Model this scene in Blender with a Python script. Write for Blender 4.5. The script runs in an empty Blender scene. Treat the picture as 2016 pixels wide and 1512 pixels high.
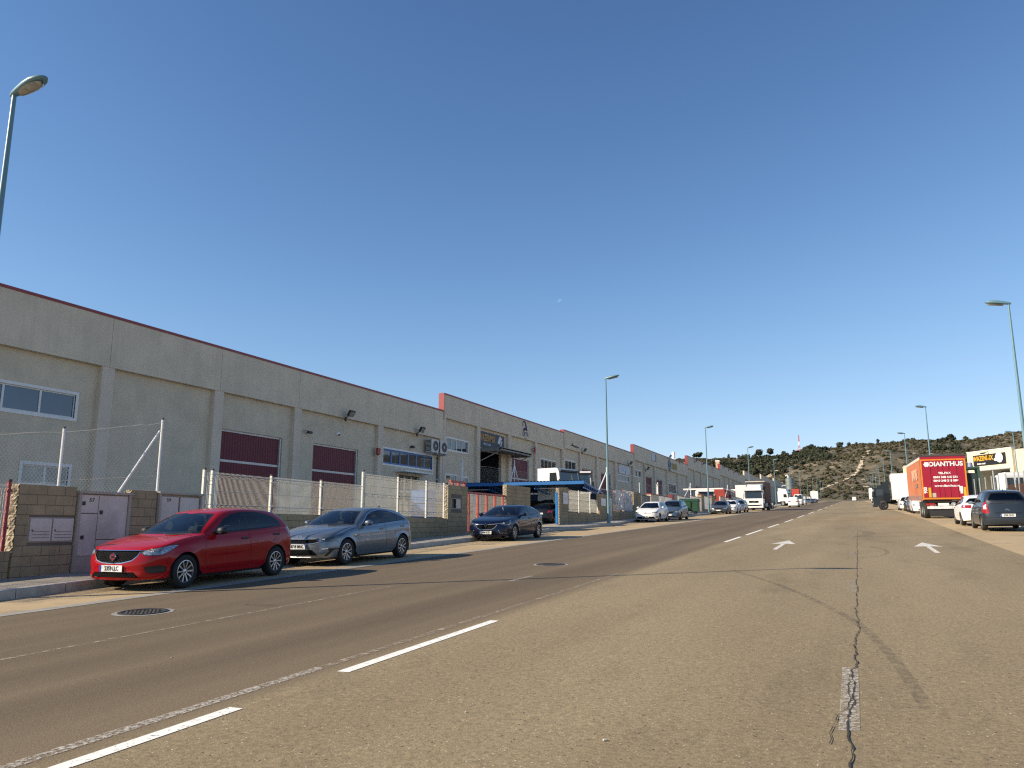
import bpy, bmesh, math, random
import numpy as np
from mathutils import Vector, Matrix, noise
from mathutils.bvhtree import BVHTree
random.seed(7); np.random.seed(7)
R = math.radians
sc = bpy.context.scene
col = sc.collection
# ------------------------------------------------------------------ camera
cd = bpy.data.cameras.new('camera'); cam = bpy.data.objects.new('camera', cd); col.objects.link(cam)
cam.location = (0, 0, 1.44)
cam.rotation_euler = (R(90 + 10.449), 0, R(23.38))
cd.sensor_width = 36; cd.lens = 27.5; cd.clip_start = 0.05; cd.clip_end = 20000
sc.camera = cam
# ------------------------------------------------------------------ sky, sun, exposure
SUN_EL, SUN_TO = R(28.6), (-0.79, -0.613)          # direction towards the sun
w = bpy.data.worlds.new('World'); sc.world = w; w.use_nodes = True
nt = w.node_tree; nt.nodes.clear()
sky = nt.nodes.new('ShaderNodeTexSky'); sky.sky_type = 'NISHITA'; sky.sun_disc = False
sky.sun_elevation = SUN_EL
sky.sun_rotation = math.atan2(SUN_TO[0], SUN_TO[1])
sky.altitude = 300; sky.air_density = 0.95; sky.dust_density = 0.0; sky.ozone_density = 2.5
bg = nt.nodes.new('ShaderNodeBackground'); bg.inputs['Strength'].default_value = 0.0535
wo = nt.nodes.new('ShaderNodeOutputWorld')
gam = nt.nodes.new('ShaderNodeGamma'); gam.inputs[1].default_value = 1.42       # clear, deep blue air
nt.links.new(sky.outputs[0], gam.inputs[0]); 
def vm(op, a, b):
    n = nt.nodes.new('ShaderNodeVectorMath'); n.operation = op
    for i, v in enumerate((a, b)):
        if hasattr(v, 'is_output'): nt.links.new(v, n.inputs[i])
        else: n.inputs[i].default_value = v
    return n.outputs[0]
den = vm('ADD', vm('MULTIPLY', gam.outputs[0], (0.098, 0.094, 0.074)), (1, 1, 1))      # soft shoulder towards the horizon
nt.links.new(vm('DIVIDE', vm('MULTIPLY', gam.outputs[0], (1.27, 1.31, 1.31)), den), bg.inputs[0]); nt.links.new(bg.outputs[0], wo.inputs[0])
sl = bpy.data.lights.new('sun', 'SUN'); sl.energy = 4.0; sl.angle = R(0.53); sl.color = (1, 0.87, 0.68)
so = bpy.data.objects.new('sun', sl); col.objects.link(so)
sdir = Vector((SUN_TO[0] * math.cos(SUN_EL), SUN_TO[1] * math.cos(SUN_EL), math.sin(SUN_EL)))
so.rotation_euler = sdir.to_track_quat('Z', 'Y').to_euler(); so.location = (-40, -40, 60)
sc.view_settings.view_transform = 'Standard'; sc.view_settings.look = 'None'
sc.view_settings.exposure = 1.0; sc.view_settings.gamma = 1.0; sc.view_settings.use_curve_mapping = False
sc.cycles.max_bounces = 8; sc.cycles.transparent_max_bounces = 24
sc.cycles.use_denoising = False; sc.cycles.filter_width = 1.25; sc.cycles.use_adaptive_sampling = False
sc.cycles.sample_clamp_indirect = 4.0; sc.cycles.blur_glossy = 0.5

# ------------------------------------------------------------------ materials
def N(nt, t, **kw):
    n = nt.nodes.new(t)
    for k, v in kw.items(): setattr(n, k, v)
    return n
def setin(n, d):
    for k, v in d.items(): n.inputs[k].default_value = v
def ramp(nt, fac, stops):
    r = N(nt, 'ShaderNodeValToRGB'); e = r.color_ramp.elements
    while len(e) < len(stops): e.new(0.5)
    for el, (p, c) in zip(e, stops):
        el.position = p; el.color = (c[0], c[1], c[2], 1) if hasattr(c, '__len__') else (c, c, c, 1)
    nt.links.new(fac, r.inputs[0]); return r.outputs[0]
def noise_tex(nt, scale, detail=4, stretch=None, vec=None, rough=0.55):
    if vec is None:
        vec = N(nt, 'ShaderNodeNewGeometry').outputs['Position']
    if stretch:
        mp = N(nt, 'ShaderNodeMapping'); mp.inputs['Scale'].default_value = stretch
        nt.links.new(vec, mp.inputs[0]); vec = mp.outputs[0]
    t = N(nt, 'ShaderNodeTexNoise'); setin(t, {'Scale': scale, 'Detail': detail, 'Roughness': rough})
    nt.links.new(vec, t.inputs['Vector']); return t.outputs['Fac']
def mixc(nt, fac, a, b, mode='MIX'):
    m = N(nt, 'ShaderNodeMix', data_type='RGBA', blend_type=mode)
    for sk, v in ((0, fac), (6, a), (7, b)):
        if hasattr(v, 'is_output'): nt.links.new(v, m.inputs[sk])
        elif sk == 0: m.inputs[0].default_value = v
        else: m.inputs[sk].default_value = (v[0], v[1], v[2], 1)
    return m.outputs[2]
MATS = {}
def M(name, c, rough=0.6, metal=0.0, var=0.12, vs=2.0, bump=0.0, bs=40, coat=0.0, streak=0.0, spec=0.5, dirt=None, flake=0):
    """plain procedural material: colour with noise variation, optional vertical streaks, dirt and fine bump"""
    if name in MATS: return MATS[name]
    m = bpy.data.materials.new(name); m.use_nodes = True; nt = m.node_tree
    p = nt.nodes['Principled BSDF']
    setin(p, {'Roughness': rough, 'Metallic': metal, 'Coat Weight': coat, 'Coat Roughness': 0.04, 'Specular IOR Level': spec})
    lo = tuple(max(0, x * (1 - var)) for x in c); hi = tuple(min(1, x * (1 + var)) for x in c)
    out = ramp(nt, noise_tex(nt, vs, 5), [(0.3, lo), (0.7, hi)])
    if streak:
        s = ramp(nt, noise_tex(nt, 1.0, 4, (3.0, 3.0, 0.15)), [(0.35, 1 - streak * .5), (0.6, 1.0)])
        out = mixc(nt, 1.0, out, s, 'MULTIPLY')
        s2 = ramp(nt, noise_tex(nt, 1.0, 6, (.55, .55, .08), None, .65), [(0.30, 1 - streak * .45), (0.52, 1.0), (0.75, 1 + streak * .3)])
        out = mixc(nt, 1.0, out, s2, 'MULTIPLY')
    if dirt:
        s = ramp(nt, noise_tex(nt, 0.9, 6), [(0.5, 0.0), (0.75, 1.0)])
        out = mixc(nt, s, out, dirt)
    nt.links.new(out, p.inputs['Base Color'])
    if bump:
        b = N(nt, 'ShaderNodeBump'); setin(b, {'Strength': bump, 'Distance': 0.02})
        nt.links.new(noise_tex(nt, bs, 3), b.inputs['Height']); nt.links.new(b.outputs[0], p.inputs['Normal'])
    MATS[name] = m; return m
def paint(name, c, metal=0.0, rough=0.35):
    return M(name, c, rough=rough, metal=metal, var=0.03, vs=1.5, coat=0.55, spec=0.12)
def glass(name, tint=(0.30, 0.36, 0.36), refl=1.0):
    if name in MATS: return MATS[name]
    m = bpy.data.materials.new(name); m.use_nodes = True; nt = m.node_tree; nt.nodes.clear()
    tr = N(nt, 'ShaderNodeBsdfTransparent'); tr.inputs[0].default_value = (*tint, 1)
    gl = N(nt, 'ShaderNodeBsdfGlossy'); setin(gl, {'Roughness': 0.015}); gl.inputs[0].default_value = (1, 1, 1, 1)
    fr = N(nt, 'ShaderNodeFresnel'); fr.inputs[0].default_value = 1.55
    mu = N(nt, 'ShaderNodeMath', operation='MULTIPLY'); mu.inputs[1].default_value = refl; nt.links.new(fr.outputs[0], mu.inputs[0])
    mx = N(nt, 'ShaderNodeMixShader'); o = N(nt, 'ShaderNodeOutputMaterial')
    nt.links.new(mu.outputs[0], mx.inputs[0]); nt.links.new(tr.outputs[0], mx.inputs[1]); nt.links.new(gl.outputs[0], mx.inputs[2])
    nt.links.new(mx.outputs[0], o.inputs[0]); MATS[name] = m; return m

def asphalt_mat():
    m = bpy.data.materials.new('asphalt'); m.use_nodes = True; nt = m.node_tree; p = nt.nodes['Principled BSDF']
    pos = N(nt, 'ShaderNodeNewGeometry').outputs['Position']
    big = ramp(nt, noise_tex(nt, 0.35, 5, (1.2, 0.18, 1), pos), [(0.3, (0.205, 0.155, 0.088)), (0.7, (0.285, 0.222, 0.128))])
    fine = ramp(nt, noise_tex(nt, 26, 6, None, pos, 0.75), [(0.25, 0.50), (0.5, 1.0), (0.75, 1.5)])
    c = mixc(nt, 1.0, big, fine, 'MULTIPLY')
    # pale and dark aggregate stones
    vo = N(nt, 'ShaderNodeTexVoronoi'); vo.inputs['Scale'].default_value = 60; nt.links.new(pos, vo.inputs['Vector'])
    stone = ramp(nt, vo.outputs['Color'], [(0.86, 0.0), (0.9, 1.0)])
    near = ramp(nt, vo.outputs['Distance'], [(0.25, 1.0), (0.42, 0.0)])
    sm = mixc(nt, 1.0, stone, near, 'MULTIPLY')
    c = mixc(nt, sm, c, (0.62, 0.53, 0.40))
    vo2 = N(nt, 'ShaderNodeTexVoronoi'); vo2.inputs['Scale'].default_value = 38; nt.links.new(pos, vo2.inputs['Vector'])
    pit = mixc(nt, 1.0, ramp(nt, vo2.outputs['Color'], [(0.84, 0.0), (0.88, 1.0)]), ramp(nt, vo2.outputs['Distance'], [(0.25, 1.0), (0.4, 0.0)]), 'MULTIPLY')
    c = mixc(nt, pit, c, (0.045, 0.038, 0.03))
    stain = ramp(nt, noise_tex(nt, 0.9, 7, (1, .35, 1), pos, 0.6), [(0.30, 0.80), (0.46, 1.0), (0.70, 1.0), (0.82, 1.10)])
    c = mixc(nt, 1.0, c, stain, 'MULTIPLY')
    # the carriageway left of the centre line has a smoother, darker surface course with wheel tracks
    sx = N(nt, 'ShaderNodeSeparateXYZ'); nt.links.new(pos, sx.inputs[0])
    left = N(nt, 'ShaderNodeMapRange'); setin(left, {1: -4.20, 2: -4.50, 3: 0.0, 4: 1.0}); nt.links.new(sx.outputs[0], left.inputs[0])
    band = N(nt, 'ShaderNodeTexNoise', noise_dimensions='1D'); setin(band, {'Scale': 0.75, 'Detail': 3}); nt.links.new(sx.outputs[0], band.inputs['W'])
    smooth = ramp(nt, band.outputs['Fac'], [(0.35, (0.122, 0.090, 0.054)), (0.65, (0.165, 0.122, 0.073))])
    fine2 = ramp(nt, noise_tex(nt, 40, 5, None, pos, 0.7), [(0.3, 0.82), (0.7, 1.16)])
    patch = ramp(nt, noise_tex(nt, 0.5, 4, (1, 0.12, 1), pos), [(0.35, 0.86), (0.65, 1.08)])
    smooth = mixc(nt, 1.0, mixc(nt, 1.0, smooth, fine2, 'MULTIPLY'), patch, 'MULTIPLY')
    c = mixc(nt, left.outputs[0], c, smooth)
    nt.links.new(c, p.inputs['Base Color']); setin(p, {'Roughness': 0.85, 'Specular IOR Level': 0.35})
    b = N(nt, 'ShaderNodeBump'); setin(b, {'Strength': 0.55, 'Distance': 0.012})
    nt.links.new(noise_tex(nt, 70, 4, None, pos, 0.7), b.inputs['Height']); nt.links.new(b.outputs[0], p.inputs['Normal'])
    MATS['asphalt'] = m; return m
def worn_paint(name, c, lo, hi, scale=14):
    """road paint worn away by traffic: transparent where the noise says it has gone"""
    m = bpy.data.materials.new(name); m.use_nodes = True; nt = m.node_tree; p = nt.nodes['Principled BSDF']
    p.inputs['Base Color'].default_value = (*c, 1); p.inputs['Roughness'].default_value = 0.8
    a = ramp(nt, noise_tex(nt, scale, 8, None, None, 0.75), [(lo, 0.0), (hi, 1.0)])
    nt.links.new(a, p.inputs['Alpha']); MATS[name] = m; return m
def ground_mat(name, a, b, scale, fine=30, joints=None, spots=None, bump=0.25):
    m = bpy.data.materials.new(name); m.use_nodes = True; nt = m.node_tree; p = nt.nodes['Principled BSDF']
    c = ramp(nt, noise_tex(nt, scale, 6), [(0.3, a), (0.7, b)])
    f = ramp(nt, noise_tex(nt, fine, 5, None, None, 0.7), [(0.3, 0.86), (0.7, 1.12)])
    c = mixc(nt, 1.0, c, f, 'MULTIPLY')
    if spots:
        c = mixc(nt, ramp(nt, noise_tex(nt, 1.3, 7), [(0.56, 0.0), (0.72, 0.8)]), c, spots)
    nt.links.new(c, p.inputs['Base Color']); setin(p, {'Roughness': 0.9, 'Specular IOR Level': 0.3})
    bp = N(nt, 'ShaderNodeBump'); setin(bp, {'Strength': bump, 'Distance': 0.015})
    nt.links.new(noise_tex(nt, fine * 2, 4), bp.inputs['Height']); nt.links.new(bp.outputs[0], p.inputs['Normal'])
    MATS[name] = m; return m
def hill_mat():
    m = bpy.data.materials.new('hillside'); m.use_nodes = True; nt = m.node_tree; p = nt.nodes['Principled BSDF']
    soil = ramp(nt, noise_tex(nt, 0.05, 8), [(0.3, (0.125, 0.098, 0.060)), (0.7, (0.205, 0.160, 0.105))])
    scrub = ramp(nt, noise_tex(nt, 0.5, 6, None, None, 0.7), [(0.3, (0.048, 0.044, 0.025)), (0.7, (0.105, 0.088, 0.052))])
    k = ramp(nt, noise_tex(nt, 0.09, 8, None, None, 0.7), [(0.48, 0.0), (0.62, 1.0)])
    c = mixc(nt, k, scrub, soil)
    c = mixc(nt, ramp(nt, noise_tex(nt, 0.035, 6), [(0.66, 0.0), (0.72, 0.7)]), c, (0.40, 0.32, 0.22))
    nt.links.new(c, p.inputs['Base Color']); p.inputs['Roughness'].default_value = 0.95
    MATS['hillside'] = m; return m

# ------------------------------------------------------------------ mesh helpers
class MB:
    def __init__(s): s.v, s.f, s.m = [], [], []
    def add(s, vs, fs, mi=0):
        o = len(s.v); s.v += [tuple(p) for p in vs]; s.f += [tuple(i + o for i in f) for f in fs]; s.m += [mi] * len(fs); return s
    def box(s, x0, x1, y0, y1, z0, z1, mi=0, bev=0):
        if bev:
            return s.bevbox(x0, x1, y0, y1, z0, z1, bev, mi)
        vs = [(x, y, z) for x in (x0, x1) for y in (y0, y1) for z in (z0, z1)]
        return s.add(vs, [(0, 1, 3, 2), (4, 6, 7, 5), (0, 4, 5, 1), (2, 3, 7, 6), (0, 2, 6, 4), (1, 5, 7, 3)], mi)
    def bevbox(s, x0, x1, y0, y1, z0, z1, b, mi=0):
        lo, hi = (x0, y0, z0), (x1, y1, z1); vs = []; ids = {}
        for cx in (0, 1):
            for cy in (0, 1):
                for cz in (0, 1):
                    for ax in range(3):
                        c = (cx, cy, cz); p = []
                        for k in range(3):
                            e = (hi if c[k] else lo)[k]
                            p.append(e if k == ax else e + (b if not c[k] else -b))
                        ids[(cx, cy, cz, ax)] = len(vs); vs.append(p)
        fs = []
        for ax in range(3):
            o = [k for k in range(3) if k != ax]
            for sgn in (0, 1):
                q = []
                for (a, c) in ((0, 0), (1, 0), (1, 1), (0, 1)):
                    k = [0, 0, 0]; k[ax] = sgn; k[o[0]] = a; k[o[1]] = c; q.append(ids[(*k, ax)])
                fs.append(q)
        for ax in range(3):
            o = [k for k in range(3) if k != ax]
            for a in (0, 1):
                for c in (0, 1):
                    k0 = [0, 0, 0]; k0[o[0]] = a; k0[o[1]] = c; k1 = list(k0); k1[ax] = 1
                    fs.append([ids[(*k0, o[0])], ids[(*k0, o[1])], ids[(*k1, o[1])], ids[(*k1, o[0])]])
        for cx in (0, 1):
            for cy in (0, 1):
                for cz in (0, 1): fs.append([ids[(cx, cy, cz, a)] for a in range(3)])
        c = Vector(((x0 + x1) / 2, (y0 + y1) / 2, (z0 + z1) / 2)); out = []
        for f in fs:
            a, b2, d = (Vector(vs[i]) for i in f[:3]); n = (b2 - a).cross(d - a)
            mid = sum((Vector(vs[i]) for i in f), Vector()) / len(f)
            out.append(f if n.dot(mid - c) > 0 else f[::-1])
        return s.add(vs, out, mi)
    def cyl(s, p0, p1, r0, r1=None, n=10, mi=0, cap=True):
        r1 = r0 if r1 is None else r1
        p0, p1 = Vector(p0), Vector(p1); d = (p1 - p0)
        q = d.to_track_quat('Z', 'Y'); vs = []
        for p, r in ((p0, r0), (p1, r1)):
            for i in range(n):
                a = 2 * math.pi * i / n; vs.append(p + q @ Vector((r * math.cos(a), r * math.sin(a), 0)))
        fs = [(i, (i + 1) % n, n + (i + 1) % n, n + i) for i in range(n)]
        if cap: fs += [tuple(range(n - 1, -1, -1)), tuple(range(n, 2 * n))]
        return s.add(vs, fs, mi)
    def tube(s, pts, r, n=6, mi=0):
        for a, b in zip(pts, pts[1:]): s.cyl(a, b, r, None, n, mi)
        return s
    def prism(s, poly, axis, a0, a1, mi=0):
        """polygon in the two other axes, extruded along axis"""
        k = len(poly)
        def mk(p, a):
            q = list(p); q.insert(axis, a); return q
        vs = [mk(p, a0) for p in poly] + [mk(p, a1) for p in poly]
        ar = sum(poly[i][0] * poly[(i + 1) % k][1] - poly[(i + 1) % k][0] * poly[i][1] for i in range(k))
        flip = (ar > 0) ^ (axis == 1) ^ (a1 < a0)
        fs = [tuple(range(k)), tuple(range(2 * k - 1, k - 1, -1))] + [(i, k + i, k + (i + 1) % k, (i + 1) % k) for i in range(k)]
        if not flip: fs = [f[::-1] for f in fs]
        return s.add(vs, [f[::-1] for f in fs], mi)
    def lathe(s, prof, n=20, axis='z', mi=0, org=(0, 0, 0)):
        vs = []; k = len(prof)
        for i in range(n):
            a = 2 * math.pi * i / n; c, t = math.cos(a), math.sin(a)
            for r, h in prof:
                p = {'z': (r * c, r * t, h), 'x': (h, r * c, r * t), 'y': (r * t, h, r * c)}[axis]
                vs.append((p[0] + org[0], p[1] + org[1], p[2] + org[2]))
        fs = [(i * k + j, ((i + 1) % n) * k + j, ((i + 1) % n) * k + j + 1, i * k + j + 1) for i in range(n) for j in range(k - 1)]
        return s.add(vs, fs, mi)
    def mesh(s, name, mats, smooth=0):
        me = bpy.data.meshes.new(name); me.from_pydata(s.v, [], s.f)
        for m in (mats if isinstance(mats, (list, tuple)) else [mats]): me.materials.append(m)
        if any(s.m): me.polygons.foreach_set('material_index', s.m)
        if smooth:
            me.polygons.foreach_set('use_smooth', [True] * len(s.f)); me.set_sharp_from_angle(angle=R(smooth))
        me.update(); return me
    def build(s, name, mats, parent=None, smooth=0, loc=None, rot=None):
        return link(name, s.mesh(name, mats, smooth), parent, loc, rot)
def link(name, me, parent=None, loc=None, rot=None):
    o = bpy.data.objects.new(name, me); col.objects.link(o)
    if parent: o.parent = parent
    if loc: o.location = loc
    if rot: o.rotation_euler = rot
    return o
def tag(o, label=None, cat=None, group=None, kind=None):
    if label: o['label'] = label
    if cat: o['category'] = cat
    if group: o['group'] = group
    if kind: o['kind'] = kind
    return o
def thing(name, label, cat, loc=(0, 0, 0), rot=(0, 0, 0), group=None):
    o = bpy.data.objects.new(name, None); col.objects.link(o); o.empty_display_size = 0.2
    o.location = loc; o.rotation_euler = rot; return tag(o, label, cat, group)
KIDS = {}
def copy_tree(o, parent=None, **kw):
    c = o.copy(); col.objects.link(c)
    if parent: c.parent = parent
    for k, v in kw.items():
        if k in ('label', 'category', 'group'): c[k] = v
        else: setattr(c, k, v)
    for ch in list(o.children):
        if ch is not c: copy_tree(ch, c)
    return c
TXT = {}
def text_mesh(s, size=1.0, align='CENTER', ext=0.004, bold=0.0, mat=None, sx=1.0, space=1.0):
    k = (s, size, align, ext, bold, mat.name if mat else '', sx, space)
    if k in TXT: return TXT[k]
    cu = bpy.data.curves.new('lettering', 'FONT'); cu.body = s; cu.size = size; cu.align_x = align; cu.align_y = 'CENTER'
    cu.extrude = ext; cu.offset = bold; cu.resolution_u = 3; cu.space_character = space
    o = bpy.data.objects.new('lettering', cu); col.objects.link(o)
    dg = bpy.context.evaluated_depsgraph_get()
    me = bpy.data.meshes.new_from_object(o.evaluated_get(dg)); bpy.data.objects.remove(o); bpy.data.curves.remove(cu)
    me.transform(Matrix.Diagonal((sx, 1, 1, 1))); me.materials.clear()
    if mat: me.materials.append(mat)
    TXT[k] = me; return me
def put_text(s, parent, loc, rot, size, mat, name='lettering', **kw):
    return link(name, text_mesh(s, size, mat=mat, **kw), parent, loc, rot)
ROT_PX = (R(90), 0, R(90))      # text read by someone looking towards -x (face towards +x)
ROT_NY = (R(90), 0, 0)          # text facing -y
ROT_NX = (R(90), 0, R(-90))     # text facing -x

# ------------------------------------------------------------------ ground height
S = 0.03304
def ss(a, b, t):
    t = min(1.0, max(0.0, (t - a) / (b - a))); return t * t * (3 - 2 * t)
def g(x, y):
    return S * y + 0.0019 * max(0.0, y - 60) + 0.2 * ss(0, 4, x) * ss(20, 58, y)
PITCH = math.atan(S)
def pl(pts, y):
    """piecewise linear lookup"""
    if y <= pts[0][0]: return pts[0][1]
    for (a, u), (b, v) in zip(pts, pts[1:]):
        if y <= b: return u + (v - u) * (y - a) / (b - a)
    return pts[-1][1]
KERB = [(-20, -12.4), (8, -12.7), (11, -13.1), (28, -13.9), (40, -14.5), (46, -14.1), (50, -14.1), (55, -14.85), (72, -14.85), (80, -14.2), (450, -14.2)]
WALL = [(-20, -14.8), (12, -15.0), (13.5, -15.0), (32, -16.3), (60, -16.65), (95, -17.2), (450, -17.4)]
kerb_x = lambda y: pl(KERB, y)
wall_x = lambda y: pl(WALL, y)
# ------------------------------------------------------------------ shared materials
asphalt = asphalt_mat(); hillm = hill_mat()
strip_m = ground_mat('parking_concrete', (0.355, 0.265, 0.15), (0.445, 0.335, 0.195), 0.5, 22, None, (0.24, 0.19, 0.13))
walk_m = ground_mat('pavement_tiles', (0.30, 0.265, 0.215), (0.40, 0.355, 0.29), 0.8, 16, None, (0.2, 0.18, 0.15))
yard_m = ground_mat('yard_concrete', (0.28, 0.25, 0.20), (0.36, 0.32, 0.26), 0.2, 14)
earth_m = ground_mat('dry_earth', (0.20, 0.16, 0.10), (0.30, 0.24, 0.16), 0.1, 8, None, (0.08, 0.075, 0.04))
kerb_m = M('kerb_stone', (0.42, 0.38, 0.32), 0.85, var=0.18, vs=5, bump=0.2)
gutter_m = M('gutter_concrete', (0.27, 0.255, 0.225), 0.85, var=0.15, vs=4, bump=0.2)
line_m = worn_paint('road_paint', (0.80, 0.78, 0.72), 0.36, 0.44, 24)
arrow_m = worn_paint('worn_arrow_paint', (0.70, 0.67, 0.60), 0.38, 0.50, 18)
faint_m = worn_paint('faded_road_paint', (0.50, 0.46, 0.40), 0.44, 0.60, 30)
ghost_m = worn_paint('almost_gone_paint', (0.42, 0.37, 0.29), 0.46, 0.66, 12)
crack_m = M('crack_gap', (0.035, 0.03, 0.025), 0.9)
rubber_m = worn_paint('tyre_rubber_trace', (0.085, 0.07, 0.055), 0.42, 1.25, 9)
iron_m = M('cast_iron', (0.07, 0.062, 0.055), 0.5, 0.6, var=0.4, vs=30, bump=0.3)
concrete = M('precast_panel', (0.65, 0.56, 0.42), 0.9, var=0.08, vs=0.7, bump=0.12, bs=60, streak=0.13)
render_m = M('ribbed_render', (0.61, 0.525, 0.385), 0.92, var=0.08, vs=1.0, bump=0.25, bs=45, streak=0.08)
pil_m = M('pilaster_concrete', (0.65, 0.555, 0.435), 0.9, var=0.06, vs=0.9, bump=0.1, streak=0.1)
coping_m = M('oxide_red_sheet', (0.26, 0.035, 0.035), 0.45, var=0.1)
door_m = M('maroon_door_sheet', (0.135, 0.012, 0.022), 0.55, var=0.12, vs=1)
white_m = M('white_lacquer', (0.74, 0.73, 0.70), 0.45, var=0.05)
cream_m = M('cream_wall', (0.72, 0.62, 0.42), 0.85, var=0.06, streak=0.06)
steel_m = M('galvanised', (0.50, 0.50, 0.48), 0.45, 0.4, var=0.1)
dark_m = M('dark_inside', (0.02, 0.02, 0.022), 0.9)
black_m = M('black_plastic', (0.022, 0.022, 0.024), 0.5)
pane_m = M('window_glass', (0.022, 0.030, 0.036), 0.03, spec=0.9, var=0.3, vs=0.4)
blind_m = M('pale_blind', (0.42, 0.42, 0.36), 0.5, var=0.25, vs=1.5)
skyglass_m = M('sky_tinted_glass', (0.012, 0.045, 0.095), 0.04, spec=1.0, var=0.35, vs=0.8)  # blue of the reflected sky is put into the base colour
blue_m = M('blue_lacquer', (0.02, 0.13, 0.36), 0.4, var=0.08)
navy_m = M('navy_sheet', (0.012, 0.045, 0.135), 0.45, var=0.1)
redf_m = M('red_lacquer_post', (0.42, 0.085, 0.065), 0.5, var=0.12)
block_m = M('split_face_block', (0.37, 0.285, 0.165), 0.95, var=0.16, vs=3.0, bump=0.35, bs=50, dirt=(0.24, 0.19, 0.125))
rough_m = M('split_stone_edge', (0.36, 0.30, 0.21), 0.95, var=0.25, vs=9, bump=0.9, bs=18)
mortar_m = M('mortar', (0.15, 0.125, 0.095), 0.95, var=0.15)
cab_m = M('cabinet_door_sheet', (0.62, 0.54, 0.47), 0.6, var=0.10, vs=1.6, dirt=(0.40, 0.34, 0.28))
cabf_m = M('cabinet_frame', (0.42, 0.36, 0.29), 0.8, var=0.12)
galv_m = M('white_mesh_wire', (0.68, 0.65, 0.56), 0.5, var=0.05)
chain_m = M('chainlink_wire', (0.66, 0.62, 0.50), 0.6, 0.0, var=0.1)
lamp_m = M('teal_lamp_paint', (0.115, 0.225, 0.265), 0.4, var=0.1, coat=0.3)
lampglass_m = M('lamp_bowl', (0.30, 0.28, 0.23), 0.15, var=0.35, vs=9)

def sheet(name, mat, xf0, xf1, ys, nx, dz=0.0, kind='structure', parent=None, zf=g):
    b = MB(); n = nx + 1
    for y in ys:
        a, c = (xf0(y) if callable(xf0) else xf0), (xf1(y) if callable(xf1) else xf1)
        for i in range(n):
            x = a + (c - a) * i / nx; b.v.append((x, y, zf(x, y) + dz))
    for j in range(len(ys) - 1):
        for i in range(nx):
            k = j * n + i; b.f.append((k, k + 1, k + n + 1, k + n)); b.m.append(0)
    o = b.build(name, mat, parent, smooth=60)
    if kind: o['kind'] = kind
    return o
YS = [-16 + 2 * i for i in range(48)] + [80 + 5 * i for i in range(71)]
# terrain and hill ---------------------------------------------------------------
RIDGE = [(-900, 52), (-500, 60), (-230, 66), (-133, 66.3), (-120, 65.3), (-83, 63.6), (-70, 64.5), (-48, 64.7), (-31, 66.8), (-14, 68), (-3.3, 68.9), (4, 71.6), (12, 72.2), (35, 70.9), (63, 71.1), (89, 73.8), (132, 78.6), (240, 84), (420, 80), (900, 60)]
def terr(x, y):
    b = g(min(max(x, -40), 40), min(y, 440)) - 0.06
    if y > 395:
        r = min(1.0, (y - 395) / 355.0); top = pl(RIDGE, x)
        e = 0.30 * r + 0.70 * r * r * (3 - 2 * r) if r < 1 else 1
        n = noise.fractal(Vector((x * 0.011, y * 0.011, 3)), 0.9, 2.1, 5)
        gul = abs(noise.noise(Vector((x * 0.017 + 9, y * 0.004, 1)))) * 12
        b = b + (top - b) * e + (n * 5 - gul + 3) * min(1, r * 2.2) * (1 - min(1, max(0, (r - 0.72) / 0.28))) + n * 0.7 * min(1, r * 2)
        if y > 760: b = top - (y - 760) * 0.03 + n * 2
    return b
ground = sheet('ground', earth_m, -60, 60, [-60, -30] + YS, 24, 0, zf=lambda x, y: g(x, y) - 0.06)
b = MB(); xs = [-1100 + 60 * i for i in range(12)] + [-400 + 9 * i for i in range(92)] + [440 + 60 * i for i in range(10)]
ys = [380 + 9 * i for i in range(50)] + [840, 950, 1150, 1500, 2200]
for y in ys:
    for x in xs: b.v.append((x, y, terr(x, y)))
for j in range(len(ys) - 1):
    for i in range(len(xs) - 1):
        k = j * len(xs) + i; b.f.append((k, k + 1, k + len(xs) + 1, k + len(xs))); b.m.append(0)
tag(b.build('hill', hillm, smooth=80), kind='structure')
b = MB()
for (x0, x1) in ((-1100, -60), (60, 980)):
    b.add([(x0, -60, g(0, -60) - 0.08), (x1, -60, g(0, -60) - 0.08), (x1, 60, g(20, 60) - 0.08), (x0, 60, g(-20, 60) - 0.08)], [(0, 1, 2, 3)])
    b.add([(x0, 60, g(-20, 60) - 0.08), (x1, 60, g(20, 60) - 0.08), (x1, 380, terr(40, 380) - 0.02), (x0, 380, terr(-40, 380) - 0.02)], [(0, 1, 2, 3)])
tag(b.build('outer_land', earth_m), kind='structure')
def drape(pts, w, dz=0.25, n=8):
    b = MB(); P = []
    for (a, c) in zip(pts, pts[1:]):
        for i in range(n): P.append(Vector(a).lerp(Vector(c), i / n))
    P.append(Vector(pts[-1]))
    for i, p in enumerate(P):
        d = (P[min(i + 1, len(P) - 1)] - P[max(i - 1, 0)]).normalized(); s = Vector((-d.y, d.x)) * w * (0.6 + 0.7 * random.random()) * 0.5
        for q in (p - s, p + s): b.v.append((q.x, q.y, terr(q.x, q.y) + dz))
    for i in range(len(P) - 1): b.f.append((2 * i, 2 * i + 1, 2 * i + 3, 2 * i + 2)); b.m.append(0)
    return b
path_m = M('bare_track', (0.46, 0.38, 0.27), 0.95, var=0.2, vs=0.3)
TRACKS = [[(-20, 452), (-12, 480), (-4, 500), (2, 530), (6, 560), (9, 600), (12, 640), (15, 665)], [(11, 700), (8, 722), (13, 742)], [(-55, 560), (-46, 590), (-42, 615)], [(-30, 455), (-12, 462), (8, 466)]]
for t in TRACKS: tag(drape(t, 3.0).build('dirt_track', path_m, smooth=60), kind='structure')
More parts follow.
